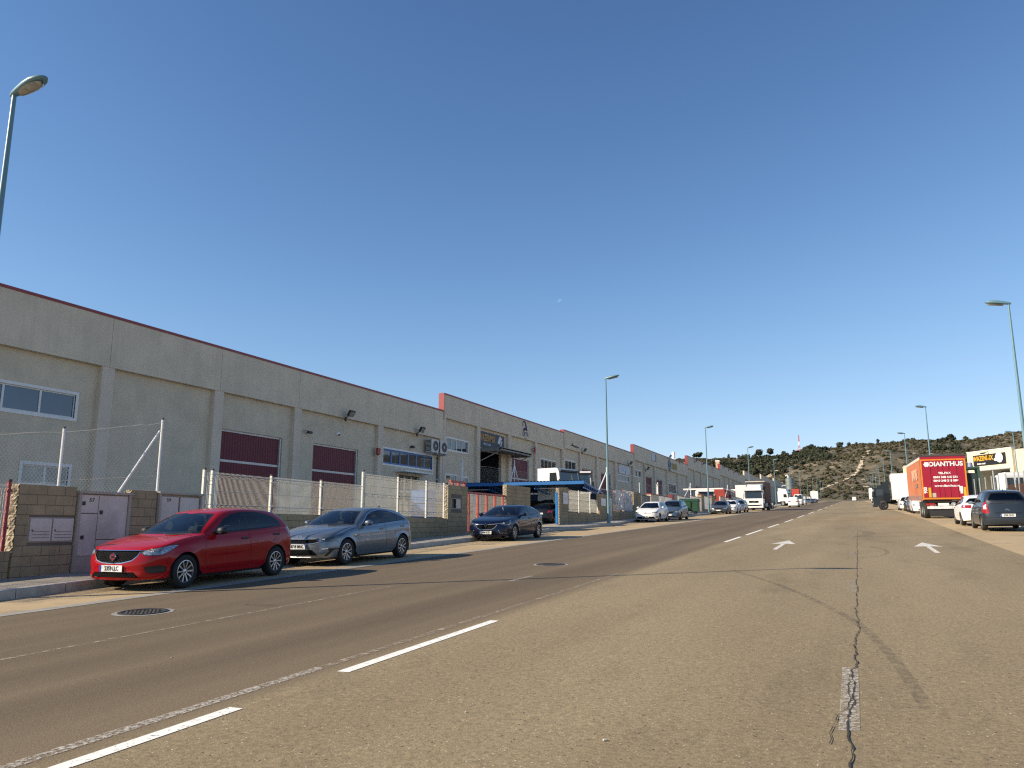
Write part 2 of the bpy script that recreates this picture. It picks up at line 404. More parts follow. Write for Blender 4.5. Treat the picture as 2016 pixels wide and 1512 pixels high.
# road, strips, pavements --------------------------------------------------------
XR = 3.78
sheet('road', asphalt, -10.85, XR, YS, 40, 0.0)
sheet('gutter', gutter_m, -11.12, -10.85, YS, 1, 0.004)
sheet('parking_strip', strip_m, lambda y: kerb_x(y) - 0.1, -11.12, YS, 6, 0.0)
sheet('parking_strip', strip_m, XR, 6.75, YS, 8, 0.0)
sheet('pavement', walk_m, wall_x, lambda y: kerb_x(y) - 0.18, YS, 5, 0.15)
sheet('pavement', walk_m, 6.93, 9.2, YS, 3, 0.15)
sheet('yard', yard_m, -34.4, lambda y: wall_x(y), YS, 8, 0.06)
sheet('yard', yard_m, 9.2, 60, YS, 10, 0.1)
# kerb stones: singly near the camera, then one run
b = MB()
def kerb_piece(x, y0, y1, sgn):
    zz = [g(x, y0), g(x, y1)]; m = MB(); vs = []
    for y, z in ((y0 + .008, zz[0]), (y1 - .008, zz[1])):
        kx = kerb_x(y) if sgn < 0 else 6.75
        for dx, h in ((0, -0.05), (0, 0.135), (0.02, 0.156), (0.18, 0.158), (0.18, -0.05)): vs.append((kx + sgn * dx, y, z + h))
    fs = [(i, (i + 1) % 5, 5 + (i + 1) % 5, 5 + i) for i in range(5)] + [(4, 3, 2, 1, 0), (5, 6, 7, 8, 9)]
    if sgn > 0: fs = [f[::-1] for f in fs]
    return vs, [f[::-1] for f in fs]
kerbt = thing('kerb', 'grey concrete kerb edging the left pavement beside the parked cars', 'kerb', (0, 0, 0)); del kerbt['category']; del kerbt['label']; kerbt['kind'] = 'structure'
y = 0.0
while y < 60:
    vs, fs = kerb_piece(0, y, y + 1.0, -1); m = MB(); m.add(vs, fs); m.build('kerb_stone', kerb_m, kerbt); y += 1.0
far = MB()
while y < 420:
    vs, fs = kerb_piece(0, y, y + 5.0, -1); far.add(vs, fs); y += 5
y = 12
while y < 420:
    vs, fs = kerb_piece(0, y, y + 4.0, 1); far.add(vs, fs); y += 4
tag(far.build('kerb_run', kerb_m, kerbt), kind='stuff')
# pavement slab joints (thin recess strips) near the camera
b = MB(); y = 6.0
while y < 44:
    x0, x1 = wall_x(y) + .02, kerb_x(y) - 0.2
    b.add([(x0, y, g(x0, y) + .1542), (x1, y, g(x1, y) + .1542), (x1, y + .018, g(x1, y) + .1548), (x0, y + .018, g(x0, y) + .1548)], [(0, 1, 2, 3)]); y += 0.8
for k in range(1, 3):
    for j in range(40):
        y0, y1 = 5 + j, 6 + j
        f = lambda y: wall_x(y) + (kerb_x(y) - 0.18 - wall_x(y)) * k / 3
        b.add([(f(y0), y0, g(-14, y0) + .1545), (f(y0) + .018, y0, g(-14, y0) + .1545), (f(y1) + .018, y1, g(-14, y1) + .1545), (f(y1), y1, g(-14, y1) + .1545)], [(0, 1, 2, 3)])
tag(b.build('pavement_joints', M('joint_sand', (0.16, 0.14, 0.11), 0.95)), kind='structure')

def strip_poly(name, pts, mat, dz=0.004, kind='structure'):
    """pts: list of (x, y) quads flattened on the road"""
    b = MB()
    for q in pts: b.add([(x, y, g(x, y) + dz) for x, y in q], [tuple(range(len(q)))])
    o = b.build(name, mat); o['kind'] = kind; return o
def dash(name, x, y0, y1, w, mat, n=6):
    b = MB()
    for i in range(n + 1):
        y = y0 + (y1 - y0) * i / n
        for dx in (-w / 2, w / 2):
            b.v.append((x + dx, y, g(x + dx, y) + 0.004))
    for i in range(n): b.f.append((2 * i, 2 * i + 1, 2 * i + 3, 2 * i + 2)); b.m.append(0)
    o = b.build(name, mat); o['kind'] = 'structure'; return o
# centre line: bright dashes, with the older line beside it
for y0, y1 in ((1.0, 4.75), (6.05, 9.25), (13.0, 17.5), (21.0, 25.0)): pass
y = 2.2
for y0, y1 in ((2.0, 4.72), (6.02, 9.22)): dash('centre_line', -4.22, y0, y1, 0.12, line_m)
for y0, y1 in ((29.0, 33.2), (35.0, 41.5), (44.5, 51), (55.5, 63), (69, 78), (86, 98), (108, 122), (135, 150), (170, 190), (215, 240), (270, 300), (330, 360)): dash('centre_line', -4.3, y0, y1, 0.13, line_m)
dash('centre_line', -6.05, 13.9, 15.0, 0.10, faint_m)
dash('old_centre_line', -4.52, 1.2, 6.1, 0.11, faint_m)
dash('old_centre_line', -4.52, 6.1, 16.0, 0.09, ghost_m, 10)
dash('old_lane_line', -7.74, 2.0, 12.5, 0.07, ghost_m, 12)
for y0, y1 in ((5.63, 7.66), (13.57, 15.66), (21.9, 24.4), (32.3, 35.5), (42, 46)): dash('lane_line', -0.13, y0, y1, 0.125, faint_m if y0 < 6 else ghost_m)
def arrow(x, y, s, w, mat):
    return strip_poly('lane_arrow', [[(x - .07 * w, y), (x + .07 * w, y), (x + .07 * w, y + s * .57), (x - .07 * w, y + s * .57)], [(x - .42 * w, y + s * .55), (x - .1 * w, y + s * .58), (x + .1 * w, y + s * .58), (x + .42 * w, y + s * .55), (x, y + s)]], mat)
arrow(-2.25, 24.8, 5.6, .92, arrow_m); arrow(1.95, 23.95, 5.3, .92, arrow_m)
# the joint crack along the lane line: ragged gaps in the surface
def crack(name, f, y0, y1, step, amp, w0):
    b = MB(); random.seed(5); y = y0; L = []; drift = 0.0
    while y < y1:
        drift = .72 * drift + random.uniform(-amp, amp); wd = w0 * random.uniform(0.25, 1.4); x = f(y) + drift; L.append((x - wd, x + wd, y)); y += step * random.uniform(.6, 1.4)
    for a, c, y in L:
        for x in (a, c): b.v.append((x, y, g(x, y) + 0.0075))
    for i in range(len(L) - 1): b.f.append((2 * i, 2 * i + 1, 2 * i + 3, 2 * i + 2)); b.m.append(0)
    o = b.build(name, crack_m); o['kind'] = 'structure'
CR = [(2, -.10), (5, -.12), (5.6, -.14), (7, -.11), (8, -.08), (11.6, -.07), (18.3, -.04), (37, .04)]
crack('joint_crack', lambda y: pl(CR, y), 2.0, 12, 0.075, 0.016, 0.0052)
crack('joint_crack', lambda y: pl(CR, y), 11.95, 38, 0.2, 0.010, 0.0040)
crack('joint_crack', lambda y: pl(CR, y) - .06 + .05 * math.sin(y * 2.1), 5.3, 7.4, 0.09, 0.012, 0.003)
# tyre traces
def trace(pts, w, mat):
    b = MB(); P = []
    n = 10
    for i in range(len(pts) - 1):
        p0, p1, p2, p3 = (Vector(pts[max(0, min(len(pts) - 1, i + k))]) for k in (-1, 0, 1, 2))
        for j in range(n):
            t = j / n; P.append(0.5 * ((2 * p1) + (p2 - p0) * t + (2 * p0 - 5 * p1 + 4 * p2 - p3) * t * t + (3 * p1 - p0 - 3 * p2 + p3) * t ** 3))
    P.append(Vector(pts[-1]))
    for i, p in enumerate(P):
        d = (P[min(i + 1, len(P) - 1)] - P[max(i - 1, 0)]).normalized(); s = Vector((-d.y, d.x)) * w / 2
        for q in (p - s, p + s): b.v.append((q.x, q.y, g(q.x, q.y) + 0.0058))
    for i in range(len(P) - 1): b.f.append((2 * i, 2 * i + 1, 2 * i + 3, 2 * i + 2)); b.m.append(0)
    o = b.build('tyre_trace', mat); o['kind'] = 'structure'
trace([(-2.48, 17.4), (-1.67, 15.5), (-1.0, 13.7), (-0.5, 12.05), (-.11, 10.57), (.14, 8.94), (.27, 7.7), (.36, 6.4)], 0.10, rubber_m)
trace([(0.1, 37.1), (2.2, 36.9), (3.6, 36.3), (3.6, 35.4), (3.08, 34.4), (1.4, 33.7), (-.84, 33.5)], 0.22, rubber_m)
trace([(-.6, 28.2), (.18, 27.1), (.69, 25.3), (.7, 23.5), (.36, 22.2), (-.3, 21.3)], 0.10, rubber_m)
trace([(0.05, 33.5), (0.5, 36.5), (0.3, 40)], 0.5, rubber_m)
# manholes and a drain
def manhole(x, y, r):
    z = g(x, y) + 0.008
    t = thing('manhole_cover', 'round cast iron manhole cover in the asphalt ' + ('in front of the red hatchback' if y < 10 else 'beside the dark blue hatchback'), 'manhole cover', (x, y, z), (PITCH, 0, 0))
    b = MB(); b.lathe([(r, -0.01), (r, 0.008), (r - .05, 0.008), (r - .05, -0.002)], 28); b.build('rim_ring', iron_m, t, 40)
    b = MB(); b.lathe([(0.001, 0.0), (r - .055, 0.0), (r - .055, -0.01)], 28)
    for i in range(-4, 5):
        for j in range(-4, 5):
            if math.hypot(i, j) * 0.07 < r - .09: b.box(i * .07 - .02, i * .07 + .02, j * .07 - .02, j * .07 + .02, 0, 0.008)
    b.build('lid', iron_m, t)
    strip_poly('manhole_surround', [[(x + (r + .08) * math.cos(a * .2244) * random.uniform(.94, 1.06), y + (r + .08) * math.sin(a * .2244)) for a in range(28)]], gutter_m)
manhole(-9.28, 8.4, 0.33); manhole(-6.7, 17.8, 0.34)
for (x, y) in ((-8.2, 9.55), (2.3, 28.0), (0.6, 26.6), (0.05, 32), (3.4, 20.4)): strip_poly('asphalt_patch', [[(x + .30 * math.cos(a), y + .16 * math.sin(a) * random.uniform(.6, 1.2)) for a in [k * .52 for k in range(12)]]], rubber_m, 0.0062)
PEB = ['by the old centre line', 'nearest the bottom edge', 'right of the joint crack', 'just above the picture bottom', 'far right of the crack', 'left of the worn lane dash', 'lying farthest right', 'beside the crack end', 'near the bright centre dash', 'in the darker left lane', 'close to the right bottom corner', 'beyond the worn lane dash']
for ip, (x, y) in enumerate(((-3.0, 3.4), (-2.2, 3.0), (1.2, 4.2), (0.6, 3.1), (1.6, 6.2), (-1.5, 4.9), (2.2, 5.0), (-0.8, 3.4), (-2.6, 5.2), (-6.2, 6.0), (0.9, 2.9), (1.9, 8.0))):
    bb = MB(); r = random.uniform(.008, .016)
    bb.box(-r, r, -r * .7, r * .7, 0, r, bev=r * .3); o = bb.build('pebble', kerb_m, None, loc=(x, y, g(x, y)), rot=(0, 0, random.random() * 6)); tag(o, 'small pale pebble on the asphalt, the one ' + PEB[ip], 'pebble', 'loose pebbles on the asphalt')
# ------------------------------------------------------------------ industrial units on the left
FX = -34.0
def cells(y0, y1, z0, z1, holes):
    ys_ = sorted({y0, y1, *[min(max(h[k], y0), y1) for h in holes for k in (0, 1)]}); zs_ = sorted({z0, z1, *[min(max(h[k], z0), z1) for h in holes for k in (2, 3)]})
    out = []
    for a, b_ in zip(ys_, ys_[1:]):
        run = None
        for c, d in zip(zs_, zs_[1:]):
            my, mz = (a + b_) / 2, (c + d) / 2
            if any(h[0] < my < h[1] and h[2] < mz < h[3] for h in holes):
                run = None; continue
            if run: run[3] = d
            else: run = [a, b_, c, d]; out.append(run)
    return out
def window_part(t, y0, y1, z0, z1, x, n, fm, gm, trim=True, sash=0.05, name='window', mid=None):
    """white surround (part) with its panes and mullions as sub-parts; x is the wall face"""
    tr = 0.14 if trim else 0.05
    b = MB()
    for r in ((y0 - tr, y1 + tr, z1, z1 + tr), (y0 - tr, y1 + tr, z0 - tr, z0), (y0 - tr, y0, z0, z1), (y1, y1 + tr, z0, z1)):
        b.box(x - 0.15, x + 0.035, *r)
    f = b.build(name, white_m, t)
    w = (y1 - y0) / n; b = MB()
    for i in range(n + 1):
        yy = y0 + i * w; b.box(x - 0.12, x - 0.05, max(y0, yy - sash), min(y1, yy + sash), z0, z1)
    b.box(x - 0.118, x - 0.052, y0, y1, z1 - sash * 1.2, z1); b.box(x - 0.118, x - 0.052, y0, y1, z0, z0 + sash * 1.2)
    b.build('sash', fm, f)
    for i in range(n):
        m = MB(); m.box(x - 0.095, x - 0.085, y0 + i * w + sash, y0 + (i + 1) * w - sash, z0 + sash, z1 - sash)
        m.build('pane', (gm[i % len(gm)] if isinstance(gm, list) else gm), f)
    return f
def roller_door(t, y0, y1, z0, z1, x, zr=None, name='roller_door', mat=None):
    mat = mat or door_m; b = MB(); n = int((y1 - y0) / 0.22)
    for i in range(n):
        a = y0 + (y1 - y0) * i / n; c = y0 + (y1 - y0) * (i + 1) / n; k = (c - a) * .2
        b.add([(x, a, z0), (x + .035, a + k, z0), (x + .035, c - k, z0), (x, c, z0), (x, a, z1), (x + .035, a + k, z1), (x + .035, c - k, z1), (x, c, z1)], [(0, 1, 5, 4), (1, 2, 6, 5), (2, 3, 7, 6)])
    d = b.build(name, mat, t)
    if zr:
        m = MB(); m.box(x + .03, x + .07, y0, y1, zr - .07, zr + .07); m.build('door_rail', steel_m, d)
    m = MB(); m.box(x - .05, x + .16, y1 - .16, y1 - .04, z0, z1 - .05); m.box(x - .05, x + .1, y0, y1, z1 - .12, z1); m.build('door_track', steel_m, d)
    return d
def nave(label, cols, ztop, zfb, base_y, holes, far=False, depth=38, red_end=True):
    y0, y1 = cols[0], cols[-1]; zb = S * y0 - 1.0 + 0.0
    t = thing('industrial_unit', label, 'warehouse', (FX, y0, g(FX, y0)), group='terraced industrial units on the left')
    ox, oy, oz = t.location
    def P(b): b.v = [(v[0] - ox, v[1] - oy, v[2] - oz) for v in b.v]; return b
    t['_P'] = 0; del t['_P']
    for a, c in zip(cols, cols[1:]):
        hs = [h for h in holes if h[1] > a and h[0] < c]
        b = MB()
        for q in cells(a, c, zb, zfb + 0.1, hs): b.box(FX - 0.62, FX - 0.32, *q)
        P(b).build('wall_panel', render_m, t)
        b = MB(); b.box(FX - 0.5, FX, a + 0.012, c - 0.012, zfb, ztop); P(b).build('fascia_panel', concrete, t)
    for i, c in enumerate(cols):
        if far and i % 1: continue
        b = MB(); w0 = 0.36
        a_, b_ = (c, c + .5) if i == 0 else ((c - .5, c) if i == len(cols) - 1 else (c - w0, c + w0))
        b.box(FX - 0.33, FX - 0.03, a_, b_, zb, zfb); P(b).build('pilaster', pil_m, t)
    b = MB(); b.box(FX - 0.54, FX + 0.035, y0 - 0.03, y1 + 0.02, ztop, ztop + 0.14)
    if red_end: b.box(FX - 0.55, FX + 0.03, y0 - 0.06, y0 - 0.002, ztop - 2.4 if not far else ztop - 2.0, ztop + 0.135)
    P(b).build('coping', coping_m, t)
    # body behind: side walls, back and shallow roof
    b = MB()
    xr = FX - depth
    b.box(xr, FX - 0.63, y0 + 0.01, y0 + 0.25, zb, zfb + .25); b.box(xr, FX - 0.63, y1 - 0.25, y1 - 0.01, zb, zfb + .25)
    b.box(xr - .25, xr, y0, y1, zb, zfb + .2); P(b).build('side_wall', concrete, t)
    b = MB(); ym = (y0 + y1) / 2
    b.prism([(y0 + .25, zfb + .2), (y1 - .25, zfb + .2), (ym, zfb + 1.5)], 0, xr + .3, FX - 0.7)
    P(b).build('roof', M('roof_sheet', (0.55, 0.53, 0.50), 0.6), t)
    b = MB(); b.box(xr + .5, FX - 1.4, y0 + .3, y1 - .3, zb + 1.02, zb + 1.06); P(b).build('floor_slab', dark_m, t)
    return t, P
def add(t, P, kind, *a, **k):
    """build a window or door in world coordinates, then shift its meshes into the unit's own frame"""
    before = set(bpy.data.objects)
    o = kind(t, *a, **k)
    off = Vector(t.location)
    for ob in set(bpy.data.objects) - before:
        if ob.type == 'MESH': ob.data.transform(Matrix.Translation(-off))
    return o
W0 = FX - 0.32
# unit 1
n1, P1 = nave('nearest warehouse bay row with maroon doors and the blue-framed window band', [6.0, 13.2, 20.2, 27.45, 35.06, 42.32, 52.53, 62.83], 11.98, 9.44, 0,
    [(20.7, 26.0, 6.66, 7.80), (23.7, 26.0, 3.42, 4.3), (19.2, 22.2, 3.5, 4.3), (35.74, 41.2, -2, 7.3), (44.46, 49.9, -2, 7.3), (53.35, 61.4, 6.56, 7.74), (55.8, 59.2, 2.8, 5.8)])
add(n1, P1, window_part, 20.7, 26.0, 6.66, 7.80, W0, 3, white_m, skyglass_m)
add(n1, P1, window_part, 23.7, 26.0, 3.42, 4.3, W0, 2, white_m, [blind_m, blind_m])
add(n1, P1, window_part, 19.2, 22.2, 3.5, 4.3, W0, 2, white_m, pane_m)
add(n1, P1, roller_door, 35.74, 41.2, 0.7, 7.3, W0 - .22, 5.43)
add(n1, P1, roller_door, 44.46, 49.9, 1.0, 7.3, W0 - .22, 5.43)
add(n1, P1, window_part, 53.35, 61.4, 6.56, 7.74, W0, 6, blue_m, pane_m, sash=0.11)
def porch(t):
    b = MB(); b.box(W0 - .25, W0 - .2, 55.8, 59.2, 1.5, 5.8); d = b.build('entrance_door', pane_m, t)
    b = MB()
    for yy in (55.8, 56.9, 58.0, 59.1): b.box(W0 - .22, W0 - .1, yy, yy + .1, 1.5, 5.7)
    b.box(W0 - .22, W0 - .1, 55.8, 59.2, 4.4, 4.5); b.build('door_frame', white_m, d)
    b = MB(); b.box(W0 - .1, W0 + 1.0, 55.2, 59.8, 6.0, 6.14); b.build('entrance_canopy', white_m, t); return d
add(n1, P1, porch)
# unit 2
n2, P2 = nave('second warehouse with the black and gold sign over its open dark doorway', [62.9, 70.35, 78.13, 86.05, 95.59], 13.61, 11.46, 0,
    [(63.95, 68.4, 8.66, 9.70), (64.0, 66.1, 5.42, 6.28), (67.4, 68.5, 2.5, 6.2), (71.07, 76.5, -1, 9.2), (79.38, 84.3, -1, 9.2), (88.1, 93.3, 8.6, 9.66)])
add(n2, P2, window_part, 63.95, 68.4, 8.66, 9.70, W0, 4, white_m, pane_m)
add(n2, P2, window_part, 64.0, 66.1, 5.42, 6.28, W0, 2, white_m, [pane_m, blind_m])
add(n2, P2, window_part, 67.4, 68.5, 3.2, 6.2, W0, 1, white_m, blind_m)
add(n2, P2, roller_door, 79.38, 84.3, 2.0, 9.2, W0 - .22, 6.9)
add(n2, P2, window_part, 88.1, 93.3, 8.6, 9.66, W0, 4, white_m, pane_m)
def dark_bay(t):
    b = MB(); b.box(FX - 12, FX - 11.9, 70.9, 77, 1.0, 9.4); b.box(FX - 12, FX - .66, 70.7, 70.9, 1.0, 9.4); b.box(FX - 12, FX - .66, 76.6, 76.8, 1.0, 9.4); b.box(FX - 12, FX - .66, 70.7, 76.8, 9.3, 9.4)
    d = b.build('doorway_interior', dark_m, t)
    b = MB(); b.box(W0 + .0, W0 + 2.5, 70.9, 79.0, 9.25, 9.36); b.box(W0 + 2.3, W0 + 2.5, 70.9, 79.0, 9.1, 9.42); b.box(W0, W0 + 2.4, 70.9, 71.1, 9.02, 9.25); b.box(W0, W0 + 2.4, 78.8, 79.0, 9.02, 9.25)
    b.build('door_canopy', M('grey_canopy_sheet', (0.20, 0.19, 0.17), 0.6), t)
    for yy in (71.2, 78.7): b = MB(); b.tube([(W0 + 2.3, yy, 9.1), (W0, yy, 8.1)], .05); b.build('canopy_brace', steel_m, t)
    return d
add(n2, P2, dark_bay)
# unit 3
n3, P3 = nave('third warehouse with a white board over its pale window and two red doors', [95.66, 102.65, 110.37, 120.05, 131.03], 13.97, 11.72, 0,
    [(96.8, 101.1, 8.6, 10.2), (103.83, 108.8, 0, 9.69), (112.79, 117.95, 0, 9.6), (122.2, 128.6, 9.0, 9.86)])
add(n3, P3, window_part, 96.8, 101.1, 8.6, 10.2, W0, 3, white_m, pane_m)
add(n3, P3, roller_door, 103.83, 108.8, 3.0, 9.69, W0 - .22, 7.0, mat=M('faded_red_door', (0.21, 0.05, 0.045), 0.6))
add(n3, P3, roller_door, 112.79, 117.95, 3.2, 9.6, W0 - .22, 7.2)
add(n3, P3, window_part, 122.2, 128.6, 9.0, 9.86, W0, 4, white_m, blind_m)
# unit 4
n4, P4 = nave('fourth warehouse carrying a round blue emblem and ochre lettering', [131.16, 139.01, 146.85, 157.58, 168.04, 178.76], 15.51, 12.96, 0,
    [(132.5, 136.8, 10.3, 11.36), (140.26, 145.4, 2, 10.75), (149.08, 153.9, 2, 10.67), (159.5, 166.5, 8.6, 10.4)])
add(n4, P4, window_part, 132.5, 136.8, 10.3, 11.36, W0, 4, white_m, [blind_m, pane_m])
add(n4, P4, roller_door, 140.26, 145.4, 4.5, 10.75, W0 - .22)
add(n4, P4, roller_door, 149.08, 153.9, 4.7, 10.67, W0 - .22)
add(n4, P4, window_part, 159.5, 166.5, 8.6, 10.4, W0, 3, white_m, skyglass_m)
n5, P5 = nave('fifth warehouse with two small floodlights on its fascia and one red door', [178.89, 187.65, 196.42, 205.31, 215.77, 226.23], 17.6, 14.86, 0, [(188.9, 194.6, 3, 11.4), (180.6, 182.2, 8.5, 10.6), (184, 185.6, 8.5, 10.6), (198.2, 200, 8, 9.6), (201.5, 203.5, 8, 9.6)])
add(n5, P5, roller_door, 188.9, 194.6, 6.2, 11.4, W0 - .22)
for a in ((180.6, 182.2, 8.5, 10.6), (184, 185.6, 8.5, 10.6), (198.2, 200, 8, 9.6), (201.5, 203.5, 8, 9.6)): add(n5, P5, window_part, *a, W0, 1, white_m, pane_m)
UN = [('sixth warehouse in the row, with four small floodlights along its fascia', 226.3, 280.7, 19.17, 16.3, 6), ('seventh warehouse in the row, rising over the brown lorry', 280.8, 334.7, 21.0, 18.1, 5), ('eighth warehouse in the row, plain grey gable beyond the brown lorry', 334.8, 390.3, 23.16, 20.2, 5), ('ninth and farthest-rising plain grey warehouse beside the silo', 390.4, 440, 24.8, 21.8, 4), ('low grey warehouse at the far end of the row', 440.1, 500, 25.4, 22.6, 4)]
for lb, a, c, zt, zf, n in UN:
    cs = [a + (c - a) * i / n for i in range(n + 1)]
    hs = [(cs[i] + 2.2, cs[i] + 7.2, S * a - 1, S * a + 5.6) for i in (1, 3) if i < n]
    q, Pq = nave(lb, cs, zt, zf, 0, hs, red_end=a < 230)
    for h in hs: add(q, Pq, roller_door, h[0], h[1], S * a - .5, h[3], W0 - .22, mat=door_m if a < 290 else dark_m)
    # translucent white roof light seen at the step
    m = MB(); m.prism([(c - 6, zt - .2), (c - .8, zt - .2), (c - .8, zt + .9)], 0, FX - 10, FX - 3); m.v = [(v[0] - q.location.x, v[1] - q.location.y, v[2] - q.location.z) for v in m.v]
    m.build('roof_light', white_m, q)
# fittings on the facades -------------------------------------------------------
def on(n): return n.location
def floodlight(y, z, label, size=1.0):
    t = thing('floodlight', label, 'floodlight', (FX, y, z), group='floodlights on the warehouse fascia')
    b = MB(); b.box(0, .12, -.05, .05, -.25, .05); b.tube([(0.05, 0, 0), (.5, 0, .22)], .03); b.build('bracket', black_m, t)
    b = MB(); b.box(-.09, .09, -.34 * size, .34 * size, -.24 * size, .24 * size, bev=.03); b.build('lamp_body', black_m, t, loc=(.55, 0, .3), rot=(0, R(35), 0))
    b = MB(); b.box(.091, .1, -.28 * size, .28 * size, -.18 * size, .18 * size); b.build('lamp_glass', lampglass_m, t, loc=(.55, 0, .3), rot=(0, R(35), 0))
for y, z, l in ((47.6, 9.44, 'small black floodlight above the second maroon door'), (58.0, 9.44, 'small black floodlight above the blue window band'), (102.9, 11.75, 'black floodlight right of the bare bracket on the third warehouse'), (127.3, 11.8, 'black floodlight above the white board'),
                (139.0, 11.7, 'small dark floodlight on a pilaster by the pale window'), (158.3, 15.5, 'first dark floodlight on the roof edge above the blue emblem'), (170, 15.5, 'dark floodlight on the roof edge past the ochre lettering'), (188, 17.0, 'first small floodlight on the fifth warehouse'), (197.5, 17.0, 'second small floodlight on the fifth warehouse'),
                (232, 18.6, 'first of the four small floodlights on the sixth warehouse'), (243, 18.6, 'second of the four small floodlights on the sixth warehouse'), (254, 18.6, 'third of the four small floodlights on the sixth warehouse'), (266, 18.6, 'fourth of the four small floodlights on the sixth warehouse')): floodlight(y, z, l, 1.0 if y < 110 else 1.3)
acm = M('unit_casing', (0.56, 0.54, 0.50), 0.5)
for y, l in ((59.75, 'nearer of two white air conditioner units at the end of the first warehouse'), (61.35, 'farther of two white air conditioner units at the end of the first warehouse')):
    t = thing('air_conditioner', l, 'air conditioner', (W0, y, 8.0), group='air conditioners on the first warehouse')
    b = MB(); b.box(.25, .85, 0, 1.3, 0, 1.15, bev=.03); b.build('casing', acm, t)
    b = MB(); b.lathe([(.44, .0), (.44, .03), (.36, .03), (.36, 0)], 24, 'x', org=(.85, .72, .58)); b.build('fan_ring', black_m, t)
    b = MB(); b.lathe([(.001, .012), (.36, .012)], 20, 'x', org=(.85, .72, .58)); b.build('fan_grille', M('fan_dark', (.07, .07, .07), .6), t)
    b = MB(); b.lathe([(.001, .02), (.11, .02), (.11, .012)], 12, 'x', org=(.85, .72, .58)); b.build('fan_hub', acm, t)
    b = MB()
    for k in range(9): b.box(.3, .8, -.012, -.001, .1 + k * .11, .16 + k * .11)
    b.build('side_grille', black_m, t)
    b = MB(); b.box(0, .9, .2, .26, -.14, -.005); b.box(0, .9, 1.0, 1.06, -.14, -.005); b.tube([(0, .23, -.5), (.7, .23, -.1)], .025); b.build('bracket', steel_m, t)
def wallbit(name, label, cat, y, z, parts):
    t = thing(name, label, cat, (W0, y, z))
    for nm, bb, mt in parts: bb.build(nm, mt, t)
wallbit('security_camera', 'grey security camera bracketed beside the second maroon door', 'camera', 43.3, 7.95, [('bracket', MB().tube([(0, 0, .1), (.25, .1, .1), (.3, .25, .02)], .035), steel_m), ('camera_body', MB().box(.22, .4, .1, .55, -.1, .06, bev=.03), black_m)])
wallbit('motion_sensor', 'round white sensor above the second maroon door', 'sensor', 47.2, 8.25, [('housing', MB().lathe([(.001, .16), (.1, .15), (.16, .08), (.17, 0)], 14, 'x'), white_m), ('lens', MB().box(.1, .17, -.07, .07, -.14, -.04), dark_m)])
wallbit('alarm_siren', 'red wall alarm siren left of the blue window band', 'alarm', 52.1, 7.35, [('cover', MB().prism([(-.2, .28), (.2, .28), (.2, -.15), (0, -.3), (-.2, -.15)], 0, .3, .45), M('siren_red', (.36, .02, .02), .4)), ('back_plate', MB().box(.28, .3, -.22, .22, -.32, .3), steel_m)])
wallbit('alarm_siren', 'small red alarm box near the third doorway of the second warehouse', 'alarm', 85.3, 10.5, [('cover', MB().box(.3, .44, -.16, .16, -.35, .3, bev=.03), M('siren_red', (.36, .02, .02), .4)), ('back_plate', MB().box(.28, .3, -.18, .18, -.37, .32), steel_m)])
wallbit('wall_lamp', 'tiny dark lamp above the blue window band', 'lamp', 57.6, 8.2, [('bracket', MB().box(0, .2, -.03, .03, -.02, .04), black_m), ('shade', MB().prism([(-.22, -.05), (.22, -.05), (.05, .16), (-.05, .16)], 0, .1, .35), black_m)])
wallbit('drain_pipe', 'dark downpipe at the corner below the air conditioners', 'pipe', 62.2, 7.8, [('pipe', MB().tube([(.08, 0, 0), (.08, 0, -6)], .05), black_m), ('clip', MB().box(0, .14, -.07, .07, -2.1, -2.0), steel_m)])
wallbit('sign_bracket', 'bare dark metal bracket under the fascia of the third warehouse', 'bracket', 98.5, 12.3, [('bar', MB().tube([(.5, 0, 0), (.5, 2.6, -.1)], .07), black_m), ('arm', MB().tube([(.3, 0, 0), (.5, 0, 0), (.5, 0, .3)], .06).tube([(.3, 2.6, -.1), (.5, 2.6, -.1)], .06), black_m)])
wallbit('cable_box', 'little grey junction box left of the blue window band', 'junction box', 52.95, 7.0, [('box', MB().box(0, .12, -.08, .08, -.12, .12), steel_m), ('cable', MB().tube([(.03, 0, -.12), (.03, 0, -.8)], .015), black_m)])
# signs -------------------------------------------------------------------------
def beetle(parent, loc, rot, s, mat):
    """white streamlined armadillo-like emblem"""
    b = MB()
    pts = [(-.5, -.12), (-.42, .02), (-.36, -.02), (-.3, .2), (-.14, .42), (.1, .45), (.32, .32), (.42, .12), (.40, -.12), (.28, -.3), (.1, -.36), (-.08, -.30), (-.2, -.2), (-.34, -.2)]
    b.prism([(x * s, y * s) for x, y in pts], 2, 0, .01)
    o = b.build('emblem', mat, parent, loc=loc, rot=rot)
    return o
sgn = thing('shop_sign', 'dark sign with gold WAZENMIX lettering over the open dark doorway', 'sign', (FX - .3, 70.72, 9.56))
MB().box(0, .12, 0, 6.25, 0, 1.6).build('board', M('sign_navy', (0.016, 0.022, 0.036), .5), sgn)
gold = M('sign_gold', (0.50, 0.27, 0.04), .5); pale = M('sign_pale', (0.55, 0.58, 0.58), .5)
put_text('WAZENMIX', sgn, (.13, 1.92, .98), ROT_PX, .98, gold, sx=.72, bold=.018)
put_text('division coatti', sgn, (.13, 1.9, .36), ROT_PX, .36, pale, sx=.9, bold=.008)
beetle(sgn, (.125, 5.1, .92), ROT_PX, 1.3, pale)
b = MB()
for k in range(3): b.box(.12, .13, 4.85 + k * .32, 5.05 + k * .32, .12, .34)
b.build('emblem_foot', pale, sgn); MB().tube([(.125, 4.7, .55), (.125, 5.2, .62), (.125, 5.4, 1.1), (.125, 5.75, 1.15)], .045).build('emblem_stripe', M('sign_navy', (0.016, 0.022, 0.036), .5), sgn)
